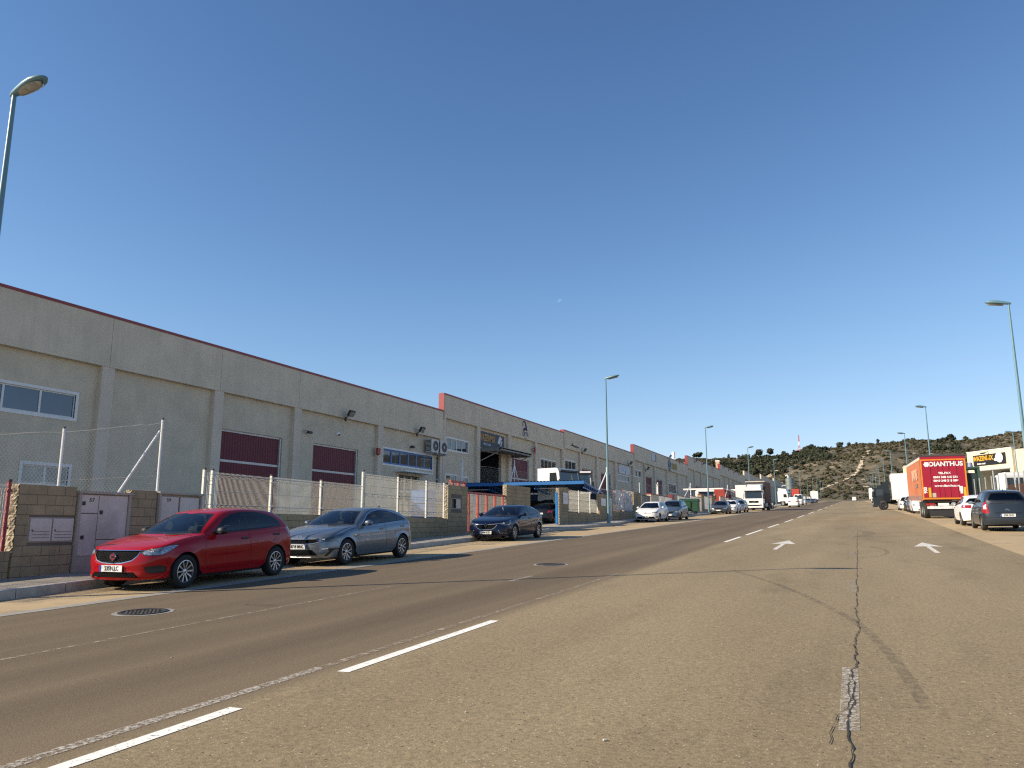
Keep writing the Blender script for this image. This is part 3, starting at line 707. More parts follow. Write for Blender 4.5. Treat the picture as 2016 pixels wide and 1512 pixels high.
orx = thing('wall_lettering', 'dark blue ORYX lettering with a curved horn emblem on the second warehouse fascia', 'sign', (FX, 82.4, 11.7))
oxb = M('oryx_blue', (0.02, 0.03, 0.11), .6)
put_text('ORYX', orx, (.01, .1, .32), ROT_PX, .72, oxb, sx=.92, bold=.012)
put_text('PARTS', orx, (.01, .1, -.14), ROT_PX, .22, M('oryx_grey', (.2, .2, .2), .6), space=1.6)
b = MB(); arc = [(.02, -.75 + .0, .95)]
pts = [(-.72, 1.2), (-.66, 1.55), (-.42, 1.78), (-.1, 1.72), (.14, 1.45), (.3, 1.1), (.42, .82), (.1, .98), (-.2, .92), (-.5, .74)]
for i in range(len(pts) - 1): b.cyl((.02, pts[i][0], pts[i][1]), (.02, pts[i + 1][0], pts[i + 1][1]), .045 + .012 * i, .05 + .012 * i, 6)
b.build('horn_emblem', oxb, orx)
wb = thing('wall_board', 'blank white board above the pale window of the third warehouse', 'board', (W0 + .02, 122.5, 10.15)); MB().box(0, .1, 0, 6.5, 0, 1.5).build('panel', M('board_white', (.55, .57, .60), .5), wb); MB().box(.1, .115, 3.6, 3.9, .25, .6).build('smudge', black_m, wb)
wb = thing('wall_board', 'small pale board on the fascia of the fourth warehouse', 'board', (FX, 143.9, 13.9)); MB().box(.01, .1, 0, 2.6, 0, 1.4).build('panel', M('board_white', (.55, .57, .60), .5), wb); MB().box(.01, .09, 2.61, 3.8, -.05, 1.3).build('side_panel', M('board_grey', (.28, .28, .28), .6), wb)
em = thing('wall_emblem', 'tall oval blue emblem beside ochre lettering on the fourth warehouse', 'emblem', (FX, 159.7, 14.1))
b = MB(); b.lathe([(.001, .06), (1.25, .06), (1.25, 0)], 28, 'x'); b.build('disc', M('emblem_blue', (.015, .075, .13), .5), em)
b = MB(); b.prism([(-.2, .9), (.3, 1.05), (.1, .3)], 0, .062, .08); b.prism([(0, -1.05), (.5, -.8), (.2, -.3), (-.2, -.6)], 0, .062, .08); b.build('pale_mark', pale, em)  # two pale shapes raised on the blue disc
b = MB()
for k in range(5): b.box(.01, .05, 2.0 + k * 1.05, 2.85 + k * 1.05, -.62, .62)
b.build('ochre_letter_blocks', M('ochre_letters', (.33, .25, .06), .6), em)
lt = thing('wall_lettering', 'faint small grey lettering on the fifth warehouse fascia', 'sign', (FX, 213, 16.2))
b = MB()
for k in range(3): b.box(.01, .04, -1.5 + k * .2, 2.2 - k * .9, .9 - k * .55, 1.1 - k * .55)
b.build('letter_strokes', M('oryx_grey', (.2, .2, .2), .6), lt)
# ------------------------------------------------------------------ cars: a lofted shell whose panes, lamps, doors and grilles are cut out of it
tyre_m = M('tyre_rubber', (0.018, 0.017, 0.016), 0.85, var=0.2, vs=6)
rim_m = M('alloy', (0.52, 0.52, 0.52), 0.3, 0.85, var=0.06)
rimdark_m = M('rim_dark', (0.02, 0.02, 0.022), 0.4, 0.3)
hub_m = M('brake_disc', (0.10, 0.10, 0.10), 0.5, 0.6)
trim_m = M('black_trim', (0.012, 0.012, 0.013), 0.3)
seam_m = M('shut_line', (0.008, 0.008, 0.008), 0.8)
under_m = M('underbody', (0.012, 0.012, 0.012), 0.9)
inside_m = M('cabin_fabric', (0.028, 0.028, 0.032), 0.9)
chrome_m = M('chrome', (0.75, 0.75, 0.75), 0.12, 1.0, var=0.02)
lens_m = M('headlamp_lens', (0.40, 0.41, 0.42), 0.08, 0.5, var=0.75, vs=22, coat=1.0)
lensd_m = M('dark_headlamp_lens', (0.06, 0.065, 0.07), 0.08, 0.3, var=0.6, vs=16, coat=1.0)
lensy_m = M('clouded_headlamp_lens', (0.46, 0.44, 0.34), 0.25, 0.1, var=0.15, vs=9, coat=0.6)
tail_m = M('tail_lamp_red', (0.30, 0.012, 0.012), 0.12, var=0.3, vs=12, coat=1.0)
tailw_m = M('tail_lamp_clear', (0.6, 0.5, 0.5), 0.15, coat=1.0)
grille_m = M('grille_mesh', (0.008, 0.008, 0.009), 0.95, spec=0.05)
plate_m = M('plate_white', (0.74, 0.74, 0.70), 0.4, var=0.03)
plateb_m = M('plate_blue', (0.01, 0.05, 0.30), 0.4)
ink_m = M('plate_ink', (0.012, 0.012, 0.012), 0.5)
cglass = glass('car_glass', (0.58, 0.67, 0.64)); cglass_d = glass('tinted_car_glass', (0.14, 0.17, 0.17))

def lerp(a, b, t): return a + (b - a) * t
def smooth_pl(pts, y):
    """monotone-ish smooth lookup through points"""
    if y <= pts[0][0]: return pts[0][1]
    if y >= pts[-1][0]: return pts[-1][1]
    for i in range(len(pts) - 1):
        if y <= pts[i + 1][0]:
            x0, y0 = pts[i]; x1, y1 = pts[i + 1]
            m = (y1 - y0) / (x1 - x0)
            ma = (y0 - pts[i - 1][1]) / (x0 - pts[i - 1][0]) if i > 0 else m
            mb = (pts[i + 2][1] - y1) / (pts[i + 2][0] - x1) if i + 2 < len(pts) else m
            h = x1 - x0; t = (y - x0) / h
            d0 = 0 if ma * m <= 0 else 2 * ma * m / (ma + m); d1 = 0 if mb * m <= 0 else 2 * mb * m / (mb + m)
            t2, t3 = t * t, t * t * t
            return (2 * t3 - 3 * t2 + 1) * y0 + (t3 - 2 * t2 + t) * h * d0 + (-2 * t3 + 3 * t2) * y1 + (t3 - t2) * h * d1
def inset_poly(poly, d):
    ar = sum(poly[i][0] * poly[(i + 1) % len(poly)][1] - poly[(i + 1) % len(poly)][0] * poly[i][1] for i in range(len(poly)))
    sg = 1 if ar > 0 else -1; out = []
    for i in range(len(poly)):
        p, q, r = Vector(poly[i - 1]), Vector(poly[i]), Vector(poly[(i + 1) % len(poly)])
        a, b = (q - p).normalized(), (r - q).normalized(); na, nb = Vector((-a.y, a.x)) * sg, Vector((-b.y, b.x)) * sg
        m = na + nb; m = m / max(0.35, m.dot(na)) if m.length > 1e-6 else na
        out.append(tuple(q + m * d))
    return out
def in_poly(p, poly):
    x, y = p; c = False; j = len(poly) - 1
    for i in range(len(poly)):
        xi, yi = poly[i]; xj, yj = poly[j]
        if (yi > y) != (yj > y) and x < (xj - xi) * (y - yi) / (yj - yi) + xi: c = not c
        j = i
    return c
class Shell:
    def __init__(s, sp, lod=1):
        s.sp = sp; s.lod = lod; L, W = sp['L'], sp['W'] / 2
        yf, yr, ra = sp['yf'], sp['yr'], sp['ra']; hz = sp['wr']
        zs0 = sp.get('zsill', 0.20)
        aa = math.asin(min(1, max(-1, (zs0 - hz) / ra)))
        arch = lambda yc: [yc + ra * math.sin(t) for t in np.linspace(-(math.pi / 2 - aa) if aa < 0 else -(math.pi / 2 - aa), (math.pi / 2 - aa), 13 if lod else 9)]
        y0s, y1s = sp['ys0'], sp['ys1']
        aw = ra * math.cos(aa); A = lambda yc: [yc + ra * math.sin(t) * 1.0 for t in np.linspace(-math.acos(max(-1, (zs0 - hz) / ra)), math.acos(max(-1, (zs0 - hz) / ra)), 15 if lod else 9)]
        def A(yc):
            th = math.acos((zs0 - hz) / ra) if abs((zs0 - hz) / ra) < 1 else 1.5
            ts = np.linspace(-math.pi / 2, math.pi / 2, 15 if lod else 9)
            w_ = math.sqrt(max(1e-4, ra * ra - (zs0 - hz) ** 2)) if zs0 > hz else ra
            return [yc + ra * math.sin(t) for t in ts]
        mid = list(np.linspace(yf + ra, yr - ra, 15 if lod else 7))[1:-1]
        ys = [y0s] + A(yf) + mid + A(yr) + [y1s]; ys = sorted(ys)
        s.ys = ys
        nF = 13 if lod else 7
        s.nF = nF; s.nS = len(ys); s.nR = nF
        angF = [math.pi / 2 * (i / nF) for i in range(nF)]; angR = [math.pi / 2 * (1 - (i + 1) / nF) for i in range(nF)]
        s.cols = [('F', a) for a in angF] + [('S', y) for y in ys] + [('R', a) for a in angR]
        tl = [0, .07, .16, .27, .39, .50, .60, .70, .79, .87, .94, 1.0] if lod else [0, .12, .3, .5, .7, .87, 1.0]
        nd, ng, nr = (7, 9, 4) if lod else (3, 4, 2)
        def zbot(y):
            z = smooth_pl(sp['zb'], y)
            for yc in (yf, yr):
                d = abs(y - yc)
                if d < ra + 1e-6: z = max(z, hz + math.sqrt(max(0, ra * ra - d * d)))
            return z
        rows = []
        def pt_low(c, t):
            k, p = c
            if k == 'S': zb_, zs_ = zbot(p), smooth_pl(sp['sh'], p)
            elif k == 'F':
                f = math.sin(p); zb_ = lerp(sp['zb'][0][1], zbot(y0s), f); zs_ = lerp(sp['zn'], smooth_pl(sp['sh'], y0s), f * f)
            else:
                f = math.sin(p); zb_ = lerp(sp['zb'][-1][1], zbot(y1s), f); zs_ = lerp(sp['zt'], smooth_pl(sp['sh'], y1s), f * f)
            z = lerp(zb_, zs_, t); zn = max(0, (z - zs0) / (max(.3, zs_ - zs0)))
            wp = smooth_pl(sp['wprof'], zn)
            if k == 'S':
                q = abs((p - L * .52) / (L * .5)); w = W * wp * (1 - sp['taper'] * q ** 3.2)
                for yc in (yf, yr):
                    r_ = math.hypot(p - yc, z - hz)
                    if r_ < ra + .12: w += .014 * max(0, 1 - abs(r_ - ra) / .09) * (1 if z < hz + ra + .09 else 0)
                return (w, p, z)
            if k == 'F':
                q = abs((y0s - L * .52) / (L * .5)); w = W * wp * (1 - sp['taper'] * q ** 3.2); yF = smooth_pl(sp['nose'], zn); D = y0s - yF; e = 2 / sp['ef']
                return (w * math.sin(p) ** e, yF + D * (1 - math.cos(p) ** e if p < math.pi / 2 - 1e-6 else 1), z)
            q = abs((y1s - L * .52) / (L * .5)); w = W * wp * (1 - sp['taper'] * q ** 3.2); yR = L - smooth_pl(sp['tail'], zn); D = yR - y1s; e = 2 / sp['er']
            return (w * math.sin(p) ** e, yR - D * (1 - math.cos(p) ** e if p < math.pi / 2 - 1e-6 else 1), z)
        def side_s(y): return (y - y0s) / (y1s - y0s)
        def zroof(x, y, wr_):
            zc = smooth_pl(sp['roof'], y); return zc - sp['crown'] * min(1.2, (abs(x) / wr_)) ** 2.4
        def pt_base(c):
            k, p = c; e = 2 / 2.5
            yc, zc = sp['cowl']; yb, zb_ = sp['rbase']; Dc, Db = sp['Dc'], sp['Db']
            if k == 'S':
                t = side_s(p); y = lerp(yc + Dc, yb - Db, t); q = abs((y - L * .52) / (L * .5))
                sh = pt_low(c, 1.0)
                w = (W * sp['wprof'][-1][1] - .022) * (1 - sp['taper'] * .9 * q ** 3.2)
                return (w, y, smooth_pl(sp['belt'], y))
            y = yc + Dc if k == 'F' else yb - Db; q = abs((y - L * .52) / (L * .5)); w = (W * sp['wprof'][-1][1] - .022) * (1 - sp['taper'] * .9 * q ** 3.2)
            s_, cc = math.sin(p), math.cos(p)
            if k == 'F': return (w * s_ ** e, yc + Dc * (1 - cc ** e), lerp(zc, smooth_pl(sp['belt'], yc + Dc), s_ ** 3))
            return (w * s_ ** e, yb - Db * (1 - cc ** e), lerp(zb_, smooth_pl(sp['belt'], yb - Db), s_ ** 3))
        def pt_top(c):
            k, p = c; e = 2 / 3.2; y0, y1 = sp['ytop']; D = .16
            wr_ = sp['Wr']
            if k == 'S': y = lerp(y0 + D, y1 - D, side_s(p)); x = wr_ * (1 - .10 * abs((y - (y0 + y1) / 2) / ((y1 - y0) / 2)) ** 3)
            else:
                s_, cc = math.sin(p), math.cos(p); x = wr_ * .90 * s_ ** e; y = (y0 + D * (1 - cc ** e)) if k == 'F' else (y1 - D * (1 - cc ** e))
            return (x, y, zroof(x, y, wr_))
        grid = []; V = []
        for t in tl: grid.append([pt_low(c, t) for c in s.cols]); V.append(t)
        low, base, top = grid[-1], [pt_base(c) for c in s.cols], [pt_top(c) for c in s.cols]
        for j in range(1, nd + 1):
            d = j / nd; r_ = []
            for c, a, b in zip(s.cols, low, base):
                f = 1 - (1 - d) ** sp['bon'] if c[0] != 'R' else d ** .8
                r_.append((lerp(a[0], b[0], d), lerp(a[1], b[1], d), lerp(a[2], b[2], f)))
            grid.append(r_); V.append(1 + d)
        for j in range(1, ng + 1):
            u = j / ng; r_ = []
            for c, a, b in zip(s.cols, base, top):
                bx = sp['gbulge'] * math.sin(math.pi * u) if c[0] == 'S' else sp['gbulge'] * math.sin(math.pi * u) * math.sin(c[1])
                by = (-.035 if c[0] == 'F' else .03 if c[0] == 'R' else 0) * math.sin(math.pi * u)
                r_.append((lerp(a[0], b[0], u) + bx, lerp(a[1], b[1], u) + by, lerp(a[2], b[2], u)))
            grid.append(r_); V.append(2 + u)
        for j in range(1, nr + 1):
            k_ = 1 - j / nr; r_ = []
            for c, b in zip(s.cols, top): x = b[0] * k_; r_.append((x, b[1], zroof(x, b[1], sp['Wr'])))
            grid.append(r_); V.append(3 + j / nr)
        s.tl = len(tl); s.grid = grid
        # perimeter coordinate from the middle of the nose, measured on a mid row
        mr = grid[s.tl // 2]; U = [0.0]
        for a, b in zip(mr, mr[1:]): U.append(U[-1] + math.hypot(b[0] - a[0], b[1] - a[1]))
        s.Utot = U[-1]
        bm = bmesh.new(); s.bm = bm
        s.P = bm.verts.layers.float_vector.new('P'); s.Nl = bm.verts.layers.float_vector.new('Nn'); s.UV = bm.verts.layers.float_vector.new('UV')
        s.Z = bm.faces.layers.int.new('zone'); s.C = bm.faces.layers.int.new('colz'); s.R_ = bm.faces.layers.int.new('reg'); s.K = bm.faces.layers.int.new('cur')
        nrow = len(grid); nc = len(s.cols)
        for sg in (1, -1):
            vv = [[None] * nc for _ in range(nrow)]
            for i in range(nrow):
                for j in range(nc):
                    x, y, z = grid[i][j]; v = bm.verts.new((x * sg, y, z)); v[s.UV] = (U[j] * sg, V[i], 0); vv[i][j] = v
            for i in range(nrow - 1):
                zone = 0 if V[i] < 1 - 1e-6 else 1 if V[i] < 2 - 1e-6 else 2 if V[i] < 3 - 1e-6 else 3
                for j in range(nc - 1):
                    q = [vv[i][j], vv[i][j + 1], vv[i + 1][j + 1], vv[i + 1][j]]
                    co = [tuple(round(a, 5) for a in v.co) for v in q]
                    if len(set(co)) < 3: continue
                    if sg > 0: pass
                    else: q = q[::-1]
                    f = bm.faces.new(q); f[s.Z] = zone; f[s.C] = 0 if j < s.nF else 2 if j >= s.nF + s.nS - 1 else 1
        bmesh.ops.remove_doubles(bm, verts=bm.verts, dist=1e-5)
        bmesh.ops.dissolve_degenerate(bm, dist=1e-6, edges=bm.edges)
        bm.normal_update()
        for v in bm.verts: v[s.P] = v.co; v[s.Nl] = v.normal
        s.regs = {}
    def coord(s, v, mode):
        p = v[s.P]
        if mode == 'side': return (p.y, p.z)
        if mode == 'front': return (p.x, p.z)
        if mode == 'wrap': return (v[s.UV].x, p.z)
        if mode == 'wrapr': return ((s.Utot - abs(v[s.UV].x)) * (1 if p.x >= 0 else -1), p.z)
        if mode == 'xv': return (p.x, v[s.UV].y)
        if mode == 'top': return (p.x, p.y)
    def cut(s, mode, poly, flt, reg, only=None):
        """cut poly out of the faces that pass flt and give them region reg (only: restrict to faces of these regions)"""
        bm = s.bm
        for f in bm.faces: f[s.K] = 1 if (flt(f) and (only is None or f[s.R_] in only)) else 0
        fs = [f for f in bm.faces if f[s.K]]
        vs = {v for f in fs for v in f.verts}
        for v in vs: c = s.coord(v, mode); v.co = (c[0], c[1], 0)
        bx = (min(p[0] for p in poly), max(p[0] for p in poly), min(p[1] for p in poly), max(p[1] for p in poly))
        for i in range(len(poly)):
            p, q = poly[i], poly[(i + 1) % len(poly)]; e = 2e-3
            x0, x1, y0, y1 = min(p[0], q[0]) - e, max(p[0], q[0]) + e, min(p[1], q[1]) - e, max(p[1], q[1]) + e
            sub = []
            for f in bm.faces:
                if not f[s.K]: continue
                xs = [v.co.x for v in f.verts]; yy = [v.co.y for v in f.verts]
                if max(xs) < x0 or min(xs) > x1 or max(yy) < y0 or min(yy) > y1: continue
                sub.append(f)
            if not sub: continue
            geom = list({v for f in sub for v in f.verts}) + list({ed for f in sub for ed in f.edges}) + sub
            n = (-(q[1] - p[1]), q[0] - p[0], 0)
            bmesh.ops.bisect_plane(bm, geom=geom, dist=1e-5, plane_co=(p[0], p[1], 0), plane_no=n)
        out = []
        for f in bm.faces:
            if f[s.K]:
                c = f.calc_center_median()
                if bx[0] < c.x < bx[1] and bx[2] < c.y < bx[3] and in_poly((c.x, c.y), poly): f[s.R_] = reg; out.append(f)
        for v in bm.verts: v.co = v[s.P]
        bm.normal_update()
        return out
    def side(s, poly, reg, zones=(0, 1, 2), only=None):
        for sg in (1, -1):
            s.cut('side', poly, lambda f: f[s.Z] in zones and f[s.C] == 1 and f.calc_center_median().x * sg > 0.3, reg if sg > 0 else reg + 500, only)
    def extract(s, regs, name, mats, parent, off=0.0, loc=None):
        """faces of the given regions become one mesh"""
        regs = set(regs); vid = {}; vs, ns, fs = [], [], []
        for f in s.bm.faces:
            if f[s.R_] in regs:
                q = []
                for v in f.verts:
                    if v not in vid:
                        n = Vector(v[s.Nl]).normalized(); vid[v] = len(vs); vs.append(Vector(v[s.P]) + n * off); ns.append(n)
                    q.append(vid[v])
                fs.append(q)
        if not fs: return None
        me = bpy.data.meshes.new(name); me.from_pydata(vs, [], fs); me.materials.append(mats)
        me.polygons.foreach_set('use_smooth', [True] * len(fs)); me.update()
        me.normals_split_custom_set_from_vertices(ns)
        return link(name, me, parent)

def spec(**k):
    L, W, H = k['L'], k['W'], k['H']
    d = dict(wr=0.315, ra=0.365, yf=0.90, zsill=0.215, taper=0.07, ef=2.5, er=2.8, crown=0.05, gbulge=0.03, bon=1.7, Dc=0.42, Db=0.28, Wr=W / 2 * 0.67,
             wprof=[(0, .945), (.10, .965), (.28, .985), (.5, 1.0), (.66, .985), (.74, .988), (.88, .972), (1.0, .93)],
             nose=[(0, .06), (.12, .0), (.4, .015), (.62, .03), (.85, .07), (1.0, .16)], tail=[(0, .06), (.2, .0), (.45, .01), (.7, .05), (1.0, .12)],
             zb=[(0, .20), (.5, .215), (L - .5, .22), (L, .27)])
    d.update(k); d.setdefault('yr', d['yf'] + d['wb']); d.setdefault('ys0', d['yf'] - d['ra'] - 0.02); d.setdefault('ys1', d['yr'] + d['ra'] + 0.02)
    return d
def hatch(**k):
    L, H = k['L'], k['H']; a = k.pop('z', {})
    q = dict(zn=.74, zt=1.0, sh=[(0, .74), (.5, .79), (.95, .87), (1.4, .935), (2.4, .955), (3.4, .985), (L, 1.0)], belt=[(0, .93), (1.3, .965), (2.2, .975), (3.2, 1.0), (L, 1.04)],
             cowl=(1.12, .985), rbase=(L - .16, 1.06), ytop=(1.98, L - .46), roof=[(1.5, H - .22), (1.98, H - .075), (2.4, H - .01), (2.8, H), (3.3, H - .025), (L - .46, H - .095), (L, H - .22)])
    q.update(k); return spec(**q)
def poly_scale(p, fy, fz): return [(a * fy, b * fz) for a, b in p]

def wheel_part(car, x, y, r, w, style, sgn):
    """tyre mesh (the part) with rim and brake disc as sub-parts; outer face towards +x when sgn > 0"""
    key = ('wheel', round(r, 3), w, style); 
    if key not in TXT:
        rr = r * .66
        b = MB(); b.lathe([(rr, -.9 * w / 2), (r * .90, -w / 2), (r * .985, -w * .40), (r, -w * .2), (r, w * .2), (r * .985, w * .40), (r * .93, w / 2), (r * .80, w / 2 + .004), (rr, w * .42)], 28, 'x'); ty = b.mesh('wheel', tyre_m, 50)
        b = MB(); b.lathe([(rr, -.3 * w), (rr + .002, w * .43), (rr * .95, w * .44), (rr * .93, w * .30), (rr * .92, -.3 * w)], 28, 'x')
        dark = style in ('black', 'steel')
        n, bw = {'ten': (10, .052), 'five': (5, .17), 'multi': (14, .04), 'steel': (8, .10), 'black': (7, .1), 'cross': (5, .058)}[style]
        for i in range(n):
            a = 2 * math.pi * i / n
            for da in ((-.22, .22) if style == 'cross' else (0,)):
                c, s_ = math.cos(a), math.sin(a); c2, s2 = math.cos(a + da * 1.4), math.sin(a + da * 1.4)
                tw = bw * rr * 1.5 if style != 'five' else bw * rr
                wi, wo = tw * .55, tw
                def pt(rad, wd, cc, ss_, h): return (h, rad * cc - wd * ss_, rad * ss_ + wd * cc)
                p0 = [pt(rr * .18, -wi, c, s_, w * .36), pt(rr * .18, wi, c, s_, w * .36), pt(rr * .95, wo, c2, s2, w * .42), pt(rr * .95, -wo, c2, s2, w * .42)]
                p1 = [(h - .03, u, v) for h, u, v in p0]
                b.add(p0 + p1, [(0, 1, 2, 3), (0, 4, 5, 1), (1, 5, 6, 2), (2, 6, 7, 3), (3, 7, 4, 0)])
        b.lathe([(.001, w * .40), (rr * .14, w * .39), (rr * .24, w * .34)], 14, 'x')
        rim = b.mesh('rim', M('hubcap_silver', (.42, .42, .41), .35, .5) if style == 'steel' else rimdark_m if style == 'black' else rim_m, 40)
        b = MB(); b.lathe([(.001, -.02), (rr * .9, -.02), (rr * .92, .0), (rr * .5, .012), (.001, .012)], 20, 'x'); disc = b.mesh('brake_disc', rimdark_m if style in ('ten', 'black') else hub_m, 40)
        TXT[key] = (ty, rim, disc)
    ty, rim, disc = TXT[key]
    o = link('wheel', ty, car, (x, y, r), (0, 0, 0 if sgn > 0 else math.pi)); link('rim', rim, o); link('brake_disc', disc, o); return o
def plate(car, loc, rot, text, w=.52, h=.112, blue=True, parent=None):
    b = MB(); b.box(-w / 2, w / 2, -h / 2, h / 2, 0, .008); o = b.build('number_plate', plate_m, parent or car, loc=loc, rot=rot)
    if blue: b = MB(); b.box(-w / 2, -w / 2 + .045, -h / 2, h / 2, .0085, .0105); b.build('country_band', plateb_m, o)
    if text: link('lettering', text_mesh(text, h * .92, mat=ink_m, sx=.78, ext=.0015, bold=.0025), o, (.022, 0, .011))
    return o
CARS = {}
def make_car(label, sp, pm, loc, rz=0.0, lod=1, cat='car', group=None, style='ten', dlo=None, wins=(), doors=(), feats=(), plates=(), side_glass=None, handles=(), mirror=None, mirror_m=None, name='parked_car', wsv=(2.07, 2.94), wsx=(.985, .93), rwv=(2.08, 2.80), pitch=None, extra=None, rear_glass=True, seats=True, chrome_dlo=False, bonnet_seam=True, antenna=None):
    car = thing(name, label, cat, loc, (PITCH if pitch is None else pitch, 0, rz), group)
    S_ = Shell(sp, lod); L, W = sp['L'], sp['W'] / 2; mz = max(p[1] for p in sp['roof'])
    parts = []
    xat = lambda z: None
    # windscreen and rear window, in (x, row) space: their outer black band first
    def wband(cz, v0, v1, fx, r0, r1, nm, gm, base, topw):
        flt = lambda f: f[S_.Z] == 2 and (f[S_.C] == cz or (f[S_.C] == 1 and (f.calc_center_median().y < sp['cowl'][0] + sp['Dc'] + .35 if cz == 0 else f.calc_center_median().y > sp['rbase'][0] - sp['Db'] - .2)))
        wb_, wt_ = base * fx[0], topw * fx[1]
        po = [(-wb_, v0), (wb_, v0), (lerp(wb_, wt_, .5) + .01, (v0 + v1) / 2), (wt_, v1), (-wt_, v1), (-lerp(wb_, wt_, .5) - .01, (v0 + v1) / 2)]
        S_.cut('xv', po, flt, r0)
        if lod:
            m = .035; pi_ = [(-wb_ + m, v0 + .10), (wb_ - m, v0 + .10), (lerp(wb_, wt_, .5) + .01 - m, (v0 + v1) / 2), (wt_ - m, v1 - .05), (-wt_ + m, v1 - .05), (-lerp(wb_, wt_, .5) - .01 + m, (v0 + v1) / 2)]
            S_.cut('xv', pi_, flt, r1, only={r0})
        parts.append(({r1} if lod else {r0}, nm, gm, -.002)); 
        if lod: parts.append(({r0}, nm + '_border', trim_m, -.001))
    bw = S_.grid[S_.tl + (6 if lod else 2)][S_.nF][0]; tw = sp['Wr'] * .9
    wband(0, wsv[0], wsv[1], (wsx[0] * .93, wsx[1]), 10, 11, 'windscreen', cglass, bw, tw)
    if rear_glass: wband(2, rwv[0], rwv[1], (.86, .90), 14, 15, 'rear_window', cglass_d, bw, tw)
    if dlo:
        if chrome_dlo:
            S_.side(inset_poly(dlo, -.016), 19, (1, 2)); parts.append(({19, 519}, 'window_trim', chrome_m, .002))
        S_.side(dlo, 20, (1, 2)); parts.append(({20, 520}, 'window_surround', trim_m, -.001))
        for i, wv in enumerate(wins):
            S_.side(wv, 30 + i, (1, 2), only={20, 520}); 
            parts.append(({30 + i}, 'side_window', (side_glass or {}).get(i, cglass), -.003)); parts.append(({530 + i}, 'side_window', (side_glass or {}).get(i, cglass), -.003))
    for i, d in enumerate(doors):
        if lod:
            S_.side(d, 60 + i, (0, 1), only={0}); S_.side(inset_poly(d, .006), 70 + i, (0, 1), only={60 + i, 560 + i}); parts.append(({60 + i, 560 + i}, 'door_gap', seam_m, -.012))
            parts.append(({70 + i}, 'door', pm, 0.0)); parts.append(({570 + i}, 'door', pm, 0.0))
    # features: (name, mode, polygon, material, offset, mirror?, rim material or None)
    rid = 100
    for ft in feats:
        nm, mode, po, mt, off, mir = ft[:6]; rim = ft[6] if len(ft) > 6 else None
        for sg in ((1, -1) if mir else (1,)):
            pp = [(x * sg, z) for x, z in po][::sg] if mode != 'side' else po
            cz = {'wrap': lambda f: f[S_.Z] in (0, 1) and f.calc_center_median().y < L * .45 and f.normal.z < .93, 'wrapr': lambda f: f[S_.Z] in (0, 1, 2) and f.calc_center_median().y > L * .6,
                  'top': lambda f: f[S_.Z] == 1 and f.calc_center_median().y < L * .5, 'side': lambda f: f[S_.C] == 1 and f.calc_center_median().x * sg > .3, 'xv': lambda f: True, 'front': lambda f: f.calc_center_median().y < L * .3 and f[S_.Z] in (0, 1)}[mode]
            if mode in ('wrap', 'wrapr') and mir:
                c0 = cz; cz = lambda f, c0=c0: c0(f) and f.calc_center_median().x * sg > -.02
            if rim:
                S_.cut(mode, inset_poly(pp, -rim[1]), cz, rid, None); parts.append(({rid}, nm + '_surround', rim[0], .003)); rid += 1
            S_.cut(mode, pp, cz, rid, None); parts.append(({rid}, nm, mt, off)); rid += 1
    used = set()
    for r_, *_ in parts: used |= r_
    S_.extract({f[S_.R_] for f in S_.bm.faces} - used, 'body', pm, car)
    P_ = {}
    for r_, nm, mt, off in parts:
        o = S_.extract(r_, nm, mt, car, off)
        if o: P_.setdefault(nm, []).append(o)
    bv = BVHTree.FromBMesh(S_.bm); S_.bvh = bv
    hit = lambda y, z, sg=1: (bv.ray_cast(Vector((sg * 3, y, z)), Vector((-sg, 0, 0)))[0] or Vector((sg * W, y, z)))
    hitf = lambda x, z: (bv.ray_cast(Vector((x, -2, z)), Vector((0, 1, 0)))[0] or Vector((x, 0, z)))
    hitr = lambda x, z: (bv.ray_cast(Vector((x, L + 2, z)), Vector((0, -1, 0)))[0] or Vector((x, L, z)))
    # wheels, wheel housings and the floor
    xo = W - .012
    for y in (sp['yf'], sp['yr']):
        for sg in (1, -1): wheel_part(car, sg * (xo - .10), y, sp['wr'], .195, style, sg)
    b = MB()
    for y in (sp['yf'], sp['yr']):
        for sg in (1, -1):
            n = 12; vs = []
            for i in range(n + 1):
                t = -.35 + (math.pi + .7) * i / n
                for x in (W - .03, W - .40): vs.append((sg * x, y - (sp['ra'] + .012) * math.cos(t), sp['wr'] + (sp['ra'] + .012) * math.sin(t)))
            b.add(vs, [(2 * i, 2 * i + 1, 2 * i + 3, 2 * i + 2) for i in range(n)])
            b.add([(sg * (W - .40), y - sp['ra'] - .02, .2), (sg * (W - .40), y + sp['ra'] + .02, .2), (sg * (W - .40), y + sp['ra'] + .02, .72), (sg * (W - .40), y - sp['ra'] - .02, .72)], [(0, 1, 2, 3)])
    b.box(-W + .42, W - .42, .16, sp['yf'] - sp['ra'] - .03, .21, .3); b.box(-W + .12, W - .12, sp['yf'] + sp['ra'] + .02, sp['yr'] - sp['ra'] - .02, .17, .3)
    b.box(-W + .42, W - .42, sp['yf'] - sp['ra'], L - .12, .22, .30); b.box(-W + .2, W - .2, sp['yr'] + sp['ra'] + .03, L - .14, .26, .34)
    b.build('underbody', under_m, car)
